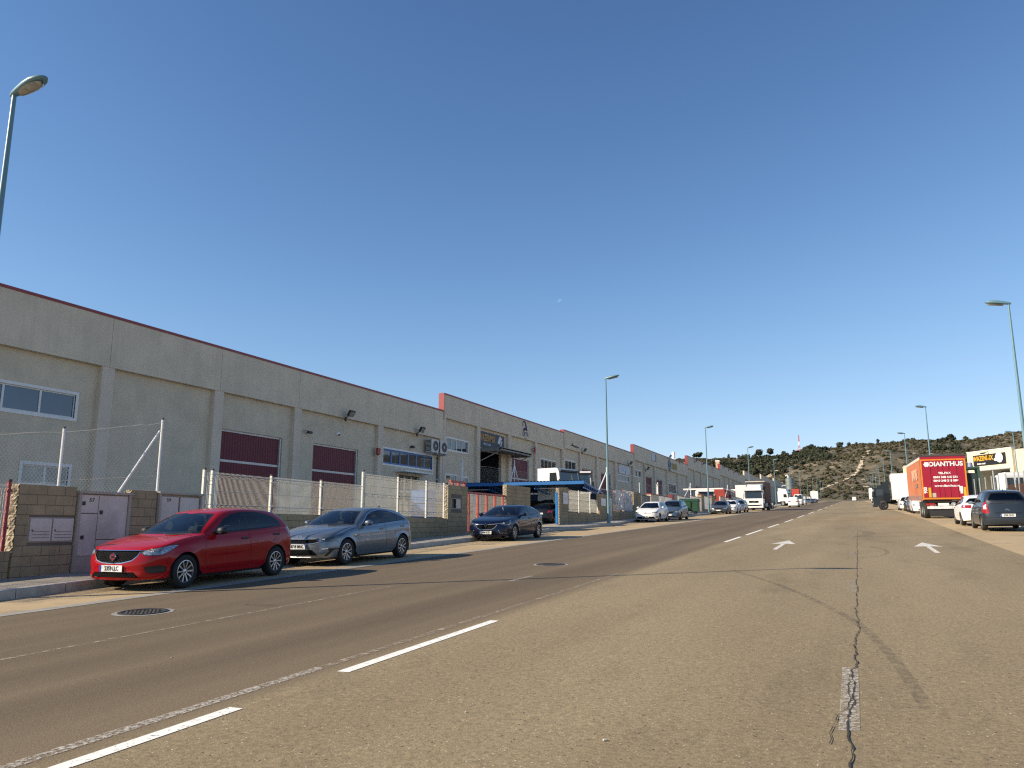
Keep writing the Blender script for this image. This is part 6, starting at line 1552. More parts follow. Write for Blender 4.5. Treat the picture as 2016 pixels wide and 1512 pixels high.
for j in range(8):
    for k in range(5): b = MB(); b.box(0, 1.0, k * .26, k * .26 + .2, j * .16, j * .16 + .03); b.build('slat', M('grey_wood', (.17, .14, .11), .9), t)
for a in (0, .55, 1.1):
    b = MB(); b.box(.05, .95, a, a + .1, .031, 7 * .16); b.build('bearer', M('grey_wood', (.17, .14, .11), .9), t)
# green waste container ----------------------------------------------------------
gm = M('container_green', (.018, .075, .03), .5, var=.12); gd = M('container_lid_green', (.012, .05, .022), .5)
t = thing('waste_container', 'green wheeled waste container with a black sloping bar', 'waste container', (-15.4, 80.6, g(-15.4, 80.6) + .16))
b = MB(); b.prism([(0, .28), (1.15, .28), (1.35, 1.25), (-.1, 1.25)], 0, -.9, .9); b.build('bin_body', gm, t)
b = MB(); b.prism([(-.14, 1.26), (1.4, 1.26), (1.3, 1.45), (.6, 1.55), (0, 1.45)], 0, -.95, .95); b.build('lid', gd, t)
for xx in (-.6, .6):
    for yy in (.15, 1.0): b = MB(); b.lathe([(.02, -.04), (.13, -.04), (.13, .04), (.02, .04)], 14, 'x', org=(xx, yy, .13)); b.cyl((xx, yy, .13), (xx, yy, .3), .03); b.build('caster', black_m, t)
b = MB(); b.prism([(-.13, 1.2), (-.02, .55), (-.06, .5), (-.18, 1.18)], 0, .2, .3); b.tube([(-.9, -.08, 1.2), (.85, .02, .7)], .035); b.build('lift_bar', black_m, t)
b = MB(); b.add([(-.55, -.035, .72), (-.2, -.035, .72), (-.15, -.06, .9), (-.3, -.08, 1.0), (-.5, -.06, .9)], [(0, 1, 2, 3, 4)]); b.build('white_mark', white_m, t)
# ------------------------------------------------------------------ lorries
def truck_wheel(t, x, y, r=.50, w=.30, sgn=1, rim=None):
    b = MB(); b.lathe([(r * .58, -w / 2), (r * .92, -w / 2), (r, -w * .38), (r, w * .38), (r * .92, w / 2), (r * .58, w / 2)], 22, 'x'); o = b.build('wheel', tyre_m, t, 50, (x, y, r))
    b = MB(); b.lathe([(.001, sgn * w * .1), (r * .2, sgn * w * .12), (r * .25, sgn * w * .3), (r * .4, sgn * w * .2), (r * .6, sgn * w * .48)], 18, 'x'); b.build('rim', rim or M('truck_rim', (.30, .30, .29), .5, .3), o, 50)
    return o
def cab(t, pm, W=2.45, z0=.45, z1=2.95, Ln=2.1, ws=(1.55, 2.75), glassm=None, fairing=None, roof=None, grille=None):
    """forward-control cab: nose at y=0 facing -y"""
    gm = glassm or cglass_d; h = W / 2; b = MB()
    prof = [(0.03, z0), (0.0, z0 + .25), (0.02, ws[0] - .08), (.05, ws[0]), (.20, ws[1]), (.34, z1 - .03), (.55, z1), (Ln, z1), (Ln, z0 + .35), (Ln - .35, z0 + .35), (Ln - .55, .98), (.75, .98), (.6, z0)]
    b.prism([(y, z) for y, z in prof], 0, -h + .04, h - .04); b.build('cab', pm, t)
    b = MB(); b.add([(-h + .12, .045, ws[0] + .02), (h - .12, .045, ws[0] + .02), (h - .16, .192, ws[1] - .02), (-h + .16, .192, ws[1] - .02)], [(0, 1, 2, 3)]); b.v = [(x, y - .012, z) for x, y, z in b.v]; b.build('windscreen', gm if glassm else M('truck_glass', (.02, .026, .03), .05, spec=.8), t)
    b = MB(); b.box(-h + .05, h - .05, .07, .30, ws[1] - .02, ws[1] + .1); b.build('sun_visor', black_m, t, loc=(0, -.06, 0))
    for sg in (-1, 1):
        b = MB(); x = sg * (h - .035); pts = [(.28, ws[0] + .05), (.42, ws[1] - .10), (1.05, ws[1] - .10), (1.08, ws[0] + .08)]; b.prism(pts, 0, x - .004, x + .004); b.build('side_window', M('truck_glass', (.02, .026, .03), .05, spec=.8), t)
        b = MB(); b.box(sg * (h + .02) - .07, sg * (h + .02) + .10 * sg + .07, -.02, .12, ws[0] - .02, ws[0] + .55, bev=.03); b.tube([(sg * (h - .1), .1, ws[1] - .05), (sg * (h + .04), .05, ws[0] + .5)], .02); b.build('mirror', black_m, t)
        b = MB(); b.box(sg * (h - .34) - .16, sg * (h - .34) + .16, -.03, .06, z0 + .12, z0 + .34, bev=.03); b.build('headlight', lens_m, t)
        b = MB(); b.prism([(1.15, .99), (1.12, ws[0]), (.22, ws[0]), (.14, .99)], 0, sg * (h - .033) - .004, sg * (h - .033) + .004); b.build('door', pm, t)
        b = MB(); b.box(sg * h - .02, sg * h + .0, .95, 1.1, 1.35, 1.39); b.build('door_handle', black_m, t)
    if grille:
        for (a, c, w_) in grille: b = MB(); b.box(-w_, w_, -.02, .03, a, c, bev=.015); b.build('grille', grille_m, t)
    b = MB(); b.box(-h, h, -.05, .5, z0 - .12, z0 + .10, bev=.04); b.build('bumper', pm if grille else black_m, t)
    if fairing:
        b = MB(); b.add([(-h + .25, .45, z1), (h - .25, .45, z1), (h - .15, Ln - .1, z1), (-h + .15, Ln - .1, z1), (-h + .35, .65, z1 + fairing * .75), (h - .35, .65, z1 + fairing * .75), (h - .15, Ln - .1, z1 + fairing), (-h + .15, Ln - .1, z1 + fairing)], [(0, 1, 5, 4), (1, 2, 6, 5), (3, 0, 4, 7), (4, 5, 6, 7)])
        b.build('roof_fairing', pm, t)
# brown curtain lorry on the left
curtain = M('brown_curtain', (.165, .062, .030), .75, var=.18, vs=.7, streak=.15)
t = thing('curtain_lorry', 'white-cabbed lorry with a brown curtain side parked on the left', 'lorry', (-12.35, 110.5, g(-12.3, 110.5)), (PITCH, 0, R(-1)))
cab(t, whitep, z0=.50, z1=2.75, Ln=2.2, ws=(1.62, 2.6), fairing=.85, grille=[(1.05, 1.32, .62), (.62, .78, .75)])
b = MB(); b.add([(-.25, -.035, 1.10), (-.2, -.035, 1.07), (.25, -.035, 1.28), (.2, -.035, 1.31)], [(0, 1, 2, 3)]); b.build('badge_bar', chrome_m, t)
b = MB(); b.box(-1.25, 1.25, 2.45, 9.3, 1.05, 3.85, bev=.02); b.build('load_body', M('lorry_bulkhead', (.030, .034, .042), .6), t)
for sg in (-1, 1):
    n = 12
    for i in range(n):
        b = MB(); y0 = 2.55 + 6.7 * i / n; b.box(sg * 1.256 - .006, sg * 1.256 + .008, y0 + .01, y0 + 6.7 / n - .01, 1.42, 3.72); b.build('curtain_panel', curtain, t)
    b = MB(); b.box(sg * 1.258 - .006, sg * 1.258 + .012, 2.5, 9.3, 1.08, 1.40); b.build('side_skirt', M('brown_skirt', (.10, .05, .035), .8), t)
b = MB(); b.box(-1.3, 1.3, 2.38, 9.32, 3.852, 3.99, bev=.03); b.build('roof_cap', M('tarpaulin_beige', (.52, .44, .34), .8, var=.2), t)
b = MB(); b.box(-.45, .45, 1.9, 9.1, .75, 1.04); b.build('chassis', under_m, t)
b = MB(); b.box(.8, 1.2, 3.3, 4.2, .5, 1.0, bev=.03); b.build('fuel_tank', steel_m, t); b = MB(); b.box(.8, 1.2, 5.0, 5.6, .5, 1.0, bev=.03); b.build('tool_box', white_m, t)
for y in (1.25, 6.6, 7.8):
    for sg in (-1, 1): truck_wheel(t, sg * 1.05, y, sgn=sg)
# red curtain trailer on the right
org_m = M('orange_curtain', (.50, .165, .075), .7, var=.12, vs=.6, streak=.25); redt = M('crimson_doors', (.30, .006, .028), .45, var=.06)
oband = M('orange_band', (.72, .22, .015), .45); tm_ = M('white_transfer', (.80, .76, .74), .5)
TX, TY = 5.24, 55.6; t = thing('curtain_trailer', 'crimson and orange curtain trailer lettered DIANTHUS on its rear doors', 'trailer', (TX, TY, g(TX, TY)), (PITCH, 0, 0))
H0, H1 = 1.12, 3.86; b = MB(); b.box(-1.25, 1.25, 0.03, 13.6, H0, H1); b.build('body_shell', M('trailer_inner', (.16, .04, .03), .7), t)
for sg in (-1, 1):
    n = 20
    for i in range(n):
        y0 = .12 + 13.4 * i / n; bulge = .018 * math.sin(i * 1.7); b = MB(); y1 = y0 + 13.4 / n - .015
        b.add([(sg * 1.255, y0, H0 + .3), (sg * 1.255, y1, H0 + .3), (sg * (1.275 + bulge), (y0 + y1) / 2, H0 + 1.2), (sg * 1.255, y0, H1 - .22), (sg * 1.255, y1, H1 - .22)], [(0, 1, 2), (0, 2, 3), (1, 4, 2), (3, 2, 4)] if sg > 0 else [(0, 2, 1), (0, 3, 2), (1, 2, 4), (3, 4, 2)])
        b.build('curtain_panel', org_m, t, 60)
    b = MB(); b.box(sg * 1.262 - .012, sg * 1.262 + .012, .06, 13.6, H1 - .23, H1 - .05); b.build('roof_rail', M('rail_pale', (.6, .55, .45), .5), t)
    b = MB(); b.box(sg * 1.255 - .01, sg * 1.255 + .012, .1, 13.6, H0 - .02, H0 + .30); b.build('curtain_hem', M('grimy_hem', (.26, .10, .07), .8, var=.3, vs=2), t)
    for i in range(20): b = MB(); b.box(sg * 1.272, sg * 1.272 + sg * .012, .3 + i * .66, .34 + i * .66, H0 - .1, H0 + .34); b.build('curtain_strap', M('strap_grey', (.35, .28, .24), .8), t)
b = MB(); b.box(-1.28, 1.28, -.02, 13.65, H1 - .04, H1 + .06, bev=.02); b.build('roof', M('roof_tarp_dark', (.05, .045, .05), .7), t)
for sg in (-1, 1):
    b = MB(); b.box(min(sg * .008, sg * 1.2), max(sg * .008, sg * 1.2), -.015, .02, H0 + .16, H1 - .16); d = b.build('rear_door', redt, t)
    b = MB(); b.cyl((sg * .30, -.03, H0 + .2), (sg * .30, -.03, H1 - .25), .014); b.cyl((sg * .72, -.03, H0 + .2), (sg * .72, -.03, H1 - .25), .014); b.build('locking_bar', redt, d)
b = MB(); b.box(-1.24, 1.24, -.012, .022, H1 - .158, H1 - .045); b.build('header', redt, t)
for nm, q in (('orange_edge', (-1.245, -1.17, H0 + .04, H1 - .2)), ('orange_edge', (1.17, 1.245, H0 + .04, H1 - .2)), ('orange_edge', (-1.165, 1.165, H1 - .28, H1 - .2)), ('orange_edge', (-1.165, 1.165, H0 + .06, H0 + .15))):
    b = MB(); b.box(q[0], q[1], -.024, -.016, q[2], q[3]); b.build(nm, oband, t)
yb = -.032
put_text('DIANTHUS', t, (.17, yb, H1 - .52), ROT_NY, .38, tm_, sx=1.0, bold=.013)
b = MB()
for k in range(6): a = k * math.pi / 3; b.cyl((-.90 + .10 * math.cos(a), yb, H1 - .52 + .10 * math.sin(a)), (-.90 + .10 * math.cos(a), yb - .004, H1 - .52 + .10 * math.sin(a)), .062, .062, 10)
b.cyl((-.90, yb - .004, H1 - .52), (-.90, yb - .008, H1 - .52), .05, .05, 10); b.build('flower_emblem', tm_, t)
put_text('TEL.FAX', t, (.05, yb, H1 - 1.08), ROT_NY, .17, tm_, bold=.008, sx=1.1); put_text('0040 348 445 276', t, (.1, yb, H1 - 1.33), ROT_NY, .17, tm_, bold=.008, sx=1.08)
put_text('0040 248 215 589', t, (.1, yb, H1 - 1.55), ROT_NY, .17, tm_, bold=.008, sx=1.08); put_text('www.dianthus.ro', t, (.15, yb, H1 - 1.86), ROT_NY, .19, tm_, bold=.006, sx=1.05)
put_text('900', t, (-1.06, yb, H0 + .62), (R(90), R(-90), 0), .26, tm_, name='door_number', bold=.008)
b = MB(); b.box(.80, .98, yb, yb + .006, H0 + .55, H0 + .84); b.box(.84, .97, yb, yb + .006, H0 + .40, H0 + .54); b.build('white_sticker', tm_, t)
for q in ((-.90, -.76), (1.02, 1.15)): b = MB(); b.box(q[0], q[1], yb, yb + .006, H0 + .18, H0 + .78); b.build('yellow_marker', M('marker_yellow', (.62, .36, .02), .5), t)
b = MB(); b.box(-.72, -.5, yb, yb + .006, H0 + .18, H0 + .44); b.build('grey_sticker', M('sticker_grey', (.42, .38, .33), .6), t)
put_text('DIANTHUS', t, (-1.3, 5.0, 2.75), ROT_NX, 1.0, M('faded_transfer', (.66, .40, .27), .6), sx=1.0, bold=.03)
b = MB(); b.box(-1.30, -1.292, 2.9, 4.6, 1.95, 2.2); b.build('grey_transfer', M('grey_transfer', (.22, .17, .14), .6), t)
b = MB(); b.box(-1.2, 1.2, .1, .3, .98, 1.1); b.build('rear_crossmember', under_m, t); b = MB(); b.box(-.45, .45, .3, 13.4, .85, 1.1); b.build('chassis', under_m, t)
b = MB(); b.box(-1.05, 1.1, .02, .1, .60, .74); b.build('bumper_bar', white_m, t); b = MB(); b.box(-.95, 1.0, .12, .2, .12, .58); b.build('underrun_panel', black_m, t)
for sg in (-1, 1): b = MB(); b.box(sg * .85 - .25, sg * .85 + .25, .0, .08, .78, .94, bev=.02); b.build('tail_light', tail_m, t)
plate(t, (-.15, .0, .86), (R(90), 0, 0), '', w=.6, h=.16, blue=False); plate(t, (.35, .018, .67), (R(90), 0, 0), 'CT 98', w=.4, h=.11, blue=False)
for y in (.85, 2.15, 3.45):
    for sg in (-1, 1): truck_wheel(t, sg * 1.03, y, .5, .34, sg)
for sg in (-1, 1): b = MB(); b.box(sg * .7 - .06, sg * .7 + .06, 10.5, 10.65, .05, 1.0); b.build('landing_leg', steel_m, t)
# white box truck pulling out on the right (nose towards -x)
wtx, wty = 2.0, 98.2; t = thing('box_truck', 'dark-cabbed box truck with a plain white body pulling out on the right', 'truck', (wtx, wty, g(3.5, 97)), (0, 0, R(-90)))
dkc = paint('dark_cab_paint', (.018, .023, .028), .2, .35)
cab(t, dkc, W=2.3, z0=.48, z1=2.5, Ln=1.75, ws=(1.5, 2.35))
b = MB(); b.prism([(.55, 2.51), (1.7, 2.51), (1.7, 3.30), (1.62, 3.28)], 0, -.9, .9); b.build('roof_deflector', dkc, t)
b = MB(); b.box(-1.2, 1.2, 1.95, 8.0, 1.15, 3.95, bev=.05); b.build('box_body', M('box_white', (.78, .77, .73), .5, var=.04), t); b = MB(); b.box(-1.22, 1.22, 1.93, 8.02, 1.08, 1.148); b.box(-1.215, 1.215, 1.94, 2.0, 1.15, 3.9); b.build('body_frame', white_m, t)
b = MB(); b.box(-.45, .45, 1.4, 7.8, .7, 1.07); b.box(.6, 1.0, 3, 4.2, .5, .95); b.box(-1.0, -.6, 3, 4.2, .5, .95); b.build('chassis', under_m, t)
for y in (1.05, 6.2):
    for sg in (-1, 1): truck_wheel(t, sg * .98, y, .46, .28, sg, black_m)
# cabs and bodies in the yards
def loose_cab(name, label, loc, rz, pm, **k): t = thing(name, label, 'lorry', loc, (0, 0, rz)); cab(t, pm, **k); b = MB(); b.box(-.45, .45, 1.2, k.get('chs', 5.0) if False else 5.0, .6, .95); b.build('chassis', under_m, t); [truck_wheel(t, sg * 1.0, y, .5, .3, sg) for y in (1.3, 4.2) for sg in (-1, 1)]; return t
loose_cab('tractor_unit', 'white lorry cab rising above the carport, nose towards the street', (-19.2, 55.4, g(-19, 55) + .72), R(72), whitep, z0=.55, z1=3.30, Ln=2.2, ws=(1.9, 3.05))
loose_cab('tractor_unit', 'second white lorry cab above the carport, showing its pale windscreen', (-20.0, 59.0, g(-20, 59) + .66), R(20), whitep, z0=.55, z1=3.30, Ln=2.2, ws=(1.9, 3.05), glassm=glass('pale_glass', (.55, .62, .60)))
loose_cab('tractor_unit', 'white high-roofed tractor unit nosing out of the left yard by the silo', (-12.6, 181, g(-14, 181)), R(78), whitep, z0=.5, z1=3.1, Ln=2.3, ws=(1.7, 2.6), fairing=.7)
loose_cab('tractor_unit', 'white lorry cab cut by the right picture edge', (12.3, 66, g(12, 66) + .1), R(-60), whitep, z0=.55, z1=3.1, Ln=2.2, ws=(1.8, 2.85))
def box_thing(name, label, x, y, L, W, zb, zt, m, rz=0, cat='container', ribs=0, extra=None):
    t = thing(name, label, cat, (x, y, g(x, y)), (0, 0, rz)); b = MB(); b.box(-W / 2, W / 2, 0, L, zb, zt, bev=.03); b.build('body', m, t)
    if ribs:
        for sg in (-1, 1):
            for k in range(ribs): b = MB(); yy = L * (k + .2) / ribs; b.box(sg * (W / 2 + .02) - .02, sg * (W / 2 + .02) + .02, yy, yy + L / ribs * .5, zb + .15, zt - .15); b.build('rib', m, t)
    b = MB(); b.box(-W / 2 + .3, W / 2 - .3, .2, L - .2, max(0, zb - .35), zb); b.build('underframe', under_m, t)
    for sg in (-1, 1): 
        b = MB(); b.box(min(sg * .01, sg * (W / 2 - .05)), max(sg * .01, sg * (W / 2 - .05)), -.03, -.005, zb + .08, zt - .08); b.build('door_leaf', m, t)
    return t
box_thing('white_trailer', 'white box trailer standing behind the brown lorry by the far lamps', -16.8, 136, 9, 2.5, 1.0, 3.9, white_m, cat='trailer')
t = thing('step_van', 'white delivery van with dark side window behind the taupe saloon', 'van', (-19.0, 113, g(-19, 113)), (0, 0, R(15))); cab(t, white_m, W=2.3, z0=.5, z1=3.0, Ln=5, ws=(1.6, 2.6))
box_thing('red_container', 'red cabin with an ochre door behind the white fence near the lorry', -18.8, 121, 6, 2.4, .15, 3.1, M('cabin_red', (.30, .035, .02), .6), ribs=8)
box_thing('red_container', 'orange-red shipping container below the grey silo', -18.6, 294, 6.1, 2.5, 2.3, 4.9, M('container_red', (.42, .055, .03), .6), ribs=9)
box_thing('white_lorry_body', 'white box lorry at the end of the far car row', -12.6, 297, 6.5, 2.5, 1.1, 4.0, white_m, cat='lorry')
box_thing('white_lorry_body', 'far white lorry seen past the dark cab on the right', 5.9, 268, 8, 2.6, .9, 4.2, white_m, cat='lorry')
place('van', 'far white van parked just beyond the dark truck cab on the right', 5.4, 235, 'cam', whitep, L=5.2, W=2.0, H=2.4, wb=3.3, cat='van', name='panel_van', plates=False)
place('hatch', 'distant dark car tucked behind the dark truck cab', 4.9, 205, 'cam', navy_p, plates=False)
# canopies over the third yard
for x, y, L_, lb in ((-21, 122, 12, 'flat dark canopy behind the taupe saloon'), (-20.5, 141, 12, 'dark canopy with a white edge left of the brown lorry')):
    t = thing('yard_canopy', lb, 'canopy', (x, y, g(x, y))); b = MB(); b.box(-3, 3, 0, L_, 3.3, 3.42); b.build('roof_sheet', black_m, t); b = MB(); b.box(3.01, 3.06, 0, L_, 3.05, 3.3); b.box(-3, 3, -.06, -.01, 3.05, 3.3); b.build('edge_trim', white_m, t)
    for xx in (-2.8, 2.8):
        for yy in (.2, L_ - .2): b = MB(); b.cyl((xx, yy, 0), (xx, yy, 3.3), .06); b.build('post', steel_m, t)
# silo
t = thing('silo', 'tall grey-green silo with a white bent pipe on top', 'silo', (-20.6, 300, g(-20, 300)))
sm = M('silo_steel', (.20, .235, .225), .5, .3, var=.1, streak=.3)
for k in range(3): b = MB(); b.lathe([(1.50, 4.7 + k * 1.35), (1.54, 4.72 + k * 1.35), (1.54, 5.98 + k * 1.35), (1.50, 6.0 + k * 1.35)], 26); b.build('drum_ring', sm, t, 40)
b = MB(); b.lathe([(.001, 9.05), (1.0, 8.95), (1.5, 8.75)], 26); b.build('roof_cone', sm, t, 40); b = MB(); b.lathe([(1.5, 4.69), (.35, 3.0)], 26); b.build('hopper', M('hopper_dark', (.05, .06, .08), .6), t, 40)
for k in range(4): a = math.pi / 4 + k * math.pi / 2; b = MB(); b.cyl((1.45 * math.cos(a), 1.45 * math.sin(a), 0), (1.45 * math.cos(a), 1.45 * math.sin(a), 5), .09, .09, 8); b.build('leg', steel_m, t)
b = MB(); b.tube([(-.5, 0, 8.9), (-.5, 0, 9.5), (-.62, 0, 9.8), (-.9, 0, 9.95), (-1.2, 0, 9.85), (-1.3, 0, 9.55)], .24, 10); b.build('bent_pipe', white_m, t, 50); b = MB(); b.tube([(-1.5, 0, 6.2), (-2.4, 0, 6.3), (-2.9, 0, 5.9)], .13, 8); b.build('side_pipe', white_m, t, 50)
# cream building on the right with its own sign ----------------------------------
cx, cy = 15.5, 130.0; t = thing('cream_building', 'cream building with a black and gold WAZENMIX sign beyond the red trailer', 'building', (cx, cy, g(cx, cy)), (0, 0, R(33.6)))
# local y runs along the facade (towards the street end), the facade faces local -x
b = MB()
for q in cells(-8.1, 0, -.6, 7.5, [(-7.6, -1.2, -.6, 4.75)]): b.box(0, .4, *q)
b.box(.41, 14, -.4, 0, -.6, 7.45); b.build('wall', cream_m, t)
b = MB(); b.box(-.06, .45, -8.1, .03, 7.51, 7.6); b.build('coping', white_m, t)
b = MB(); b.box(.45, 14, -8, -.45, 7.0, 7.2); b.build('roof', M('roof_sheet', (.55, .53, .50), .6), t)
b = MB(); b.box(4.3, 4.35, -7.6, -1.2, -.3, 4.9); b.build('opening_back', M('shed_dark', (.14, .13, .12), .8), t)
b = MB(); b.box(-.05, .02, -7.8, -1.0, 4.77, 4.92); b.build('lintel', steel_m, t)
for yy in (-7.5, -4.4): b = MB(); b.box(.1, .25, yy, yy + .14, -.3, 4.75); b.build('door_post', steel_m, t)
b = MB(); b.box(-.13, -.01, -7.05, -1.25, 5.5, 7.0); sb = b.build('sign_board', M('sign_black', (.014, .014, .015), .4), t)
gold2 = M('sign_gold_bright', (.70, .36, .02), .5)
put_text('WAZENMIX', sb, (-.14, -3.1, 6.45), ROT_NX, .92, gold2, sx=.74, bold=.022); put_text('division coatti', sb, (-.14, -2.7, 5.76), ROT_NX, .32, white_m, sx=.85, bold=.01)
beetle(sb, (-.14, -5.9, 6.3), ROT_NX, 1.75, white_m)
b = MB(); b.tube([(-.05, -4.0, 7.35), (-1.0, -4.2, 7.1)], .06); b.box(-1.25, -.85, -4.4, -3.9, 6.98, 7.18, bev=.04); b.build('sign_lamp', black_m, t)
b = MB()
for q in cells(-26, -8.12, -.6, 7.25, [(-14, -10.4, -.6, 4.4)]): b.box(.35, .6, *q)
b.build('side_wing', M('wing_stone', (.52, .46, .38), .85), t)
b = MB(); b.box(.62, .7, -14, -10.4, -.6, 4.4); b.build('wing_dark_sheet', dark_m, t)  # near-black sheet behind the hole stands for the shade inside
t = thing('cream_wall_end', 'narrow sunlit cream gable end left of the red trailer', 'building', (8.35, 150, g(8, 150))); b = MB(); b.box(0, 6.2, 0, 4, -.5, 6.5); b.build('wall', cream_m, t); b = MB(); b.box(-.06, 6.3, -.06, 4.06, 6.502, 6.65); b.build('coping', white_m, t)
# flatbed lorry in the right-hand yard, seen from behind
t = thing('flatbed_lorry', 'white flatbed lorry with dark brown dropsides seen from behind', 'lorry', (12.2, 77.5, g(12, 77) + .15), (0, 0, R(180 + 12)))
b = MB(); b.box(-1.15, 1.15, .0, 2.0, .8, 2.9, bev=.08); b.prism([(0.3, 2.9), (1.9, 2.9), (1.9, 3.05), (.5, 3.05)], 0, -1.0, 1.0); b.build('cab', whitep, t)
for q in ((-.85, .30), (.48, .98)): b = MB(); b.box(q[0], q[1], 2.0, 2.012, 1.95, 2.6, bev=.005); b.build('rear_window', M('truck_glass', (.02, .026, .03), .05, spec=.8), t)
b = MB(); b.box(.5, .8, 2.0, 2.03, 1.25, 1.6); b.build('air_duct', black_m, t)
brn = M('dropside_brown', (.055, .026, .018), .7, var=.25)
b = MB(); b.box(-1.25, 1.25, 2.3, 7.6, .95, 1.05); b.build('load_floor', brn, t)
for nm, q in (('dropside', (-1.25, -1.2, 2.3, 7.6)), ('dropside', (1.2, 1.25, 2.3, 7.6)), ('tailboard', (-1.19, 1.19, 7.55, 7.6)), ('headboard', (-1.19, 1.19, 2.3, 2.35))): b = MB(); b.box(*q, 1.06, 1.95); b.build(nm, brn, t)
for xx in (-1.23, 1.23):
    for yy in (2.4, 4.9, 7.5): b = MB(); b.box(xx - .04, xx + .04, yy - .04, yy + .04, 1.0, 2.9); b.build('stake', steel_m, t)
for y in (.9, 5.6):
    for sg in (-1, 1): truck_wheel(t, sg * 1.0, y, .45, .3, sg)
t = thing('yard_machine', 'dark green machine frame standing between the trailer and the flatbed', 'machine', (9.3, 76, g(9, 76) + .1)); gmch = M('machine_green', (.03, .075, .055), .5)
for xx, yy in ((-.5, 0), (.5, 0), (-.5, 1.6), (.5, 1.6)): b = MB(); b.box(xx - .09, xx + .09, yy - .09, yy + .09, 0, 3.5); b.build('upright', gmch, t)
b = MB(); b.box(-.6, .6, -.1, 1.7, 3.5, 3.7, bev=.04); b.build('top_plate', gmch, t); b = MB(); b.box(-.45, .45, .2, 1.4, 1.2, 3.2, bev=.1); b.build('drum_housing', M('machine_dark', (.02, .03, .03), .6), t); b = MB(); b.cyl((0, .6, 3.71), (0, .6, 4.1), .22, .15, 10); b.build('beacon', M('beacon_blue', (.2, .22, .35), .3), t)
# right-hand yard wall and posts
block_r = M('yard_wall_render', (.30, .27, .23), .9, var=.15)
for (y0, y1, h, lb) in ((46, 60, 1.15, 'low grey yard wall behind the slate people carrier'), (61, 92, 1.1, 'low grey yard wall behind the red trailer')):
    t = thing('yard_wall', lb, 'wall', (9.3, y0, g(9, y0))); n = int((y1 - y0) / 1.0)
    for k in range(n): b = MB(); yy = k * 1.0; b.box(0, .2, yy + .01, yy + .99, S * yy - .2, S * yy + h); b.build('wall_panel', block_r, t)
    for k in range(0, n, 3): b = MB(); b.cyl((.1, k, S * k + h), (.1, k, S * k + h + 1.7), .035, .035, 6); b.build('post', steel_m, t)
# ------------------------------------------------------------------ vegetation on the hill
leaf_a = M('pine_needles', (.030, .036, .016), .9, var=.5, vs=.35); leaf_b = M('scrub_leaves', (.060, .056, .026), .9, var=.5, vs=.3); leaf_c = M('dry_scrub', (.115, .092, .050), .9, var=.4, vs=.3)
bark_m = M('bark', (.09, .07, .05), .95)
def clump_faces(n, rx, rz, size, cz=0.0, flat=.35):
    """n leaf-clump quads spread through a squashed ball, leaning outwards"""
    V, F = [], []
    for i in range(n):
        while True:
            p = np.random.uniform(-1, 1, 3)
            if .18 < np.dot(p, p) < 1: break
        c = np.array([p[0] * rx, p[1] * rx, cz + p[2] * rz]); nrm = p / np.linalg.norm(p) + np.random.normal(0, .45, 3); nrm /= np.linalg.norm(nrm)
        a = np.cross(nrm, [0.3, .5, .8]); a /= np.linalg.norm(a); b_ = np.cross(nrm, a); s_ = size * np.random.uniform(.6, 1.4)
        o = len(V)
        for u, v in ((-1, -.7), (.9, -1), (1.1, .8), (-.8, 1)): V.append(c + a * u * s_ + b_ * v * s_ * .8)
        F.append((o, o + 1, o + 2, o + 3))
    return V, F
PROT = []
for k in range(8): PROT.append(clump_faces(30, 1.0, .62, .30, .45))
def scatter(name, mat, spots, label=None):
    V, F = [], []
    for (x, y, r, hgt, k) in spots:
        z = terr(x, y); pv, pf = PROT[k % 8]; o = len(V); a = random.random() * 6.28; c, s_ = math.cos(a), math.sin(a)
        for p in pv: V.append((x + r * (c * p[0] - s_ * p[1]), y + r * (s_ * p[0] + c * p[1]), z + hgt * p[2]))
        for f in pf: F.append(tuple(i + o for i in f))
    me = bpy.data.meshes.new(name); me.from_pydata(V, [], F); me.materials.append(mat); me.update()
    o = link(name, me); tag(o, kind='stuff'); return o
random.seed(21); np.random.seed(21); A, B_, C_ = [], [], []
while len(A) + len(B_) + len(C_) < 10500:
    y = 405 + 345 * random.random() ** .9; x = random.uniform(-200, 210)
    d = noise.fractal(Vector((x * .016, y * .012, 5)), 1, 2, 3)
    if random.random() > .80 + .5 * d: continue
    r = random.uniform(.55, 1.0) + 1.1 * random.random() ** 3
    wood = noise.noise(Vector((x * .012 + 3, y * .009, 2))) + (.30 if -190 < x < -30 and y > 520 else 0) + (.25 if 40 < x < 110 and y > 610 else 0)
    if wood > .34 and y < 725 and random.random() < .6: A.append((x, y, r * 1.5, r * random.uniform(1.5, 2.3), random.randrange(8)))
    elif random.random() < .68: B_.append((x, y, r, r * random.uniform(.7, 1.1), random.randrange(8)))
    else: C_.append((x, y, r * .9, r * .6, random.randrange(8)))
scatter('pine_wood', leaf_a, A); scatter('hillside_scrub', leaf_b, B_); scatter('dry_hillside_scrub', leaf_c, C_)
rock_m = M('pale_rock', (.40, .34, .25), .95, var=.25, vs=.4); b = MB()
for k in range(260):
    y = random.uniform(430, 742); x = random.uniform(-150, 190)
    if noise.noise(Vector((x * .03, y * .02, 8))) < .05: continue
    z = terr(x, y); s_ = random.uniform(.5, 1.6); n = 7; o = len(b.v); b.v += [(x + s_ * 1.6 * math.cos(q) * random.uniform(.6, 1.2), y + s_ * math.sin(q), z - .2 + random.uniform(0, .15)) for q in [6.283 * i / n for i in range(n)]] + [(x, y, z + s_ * .45)]
    b.f += [(o + i, o + (i + 1) % n, o + n) for i in range(n)]; b.m += [0] * n
tag(b.build('pale_rocks', rock_m), kind='stuff')
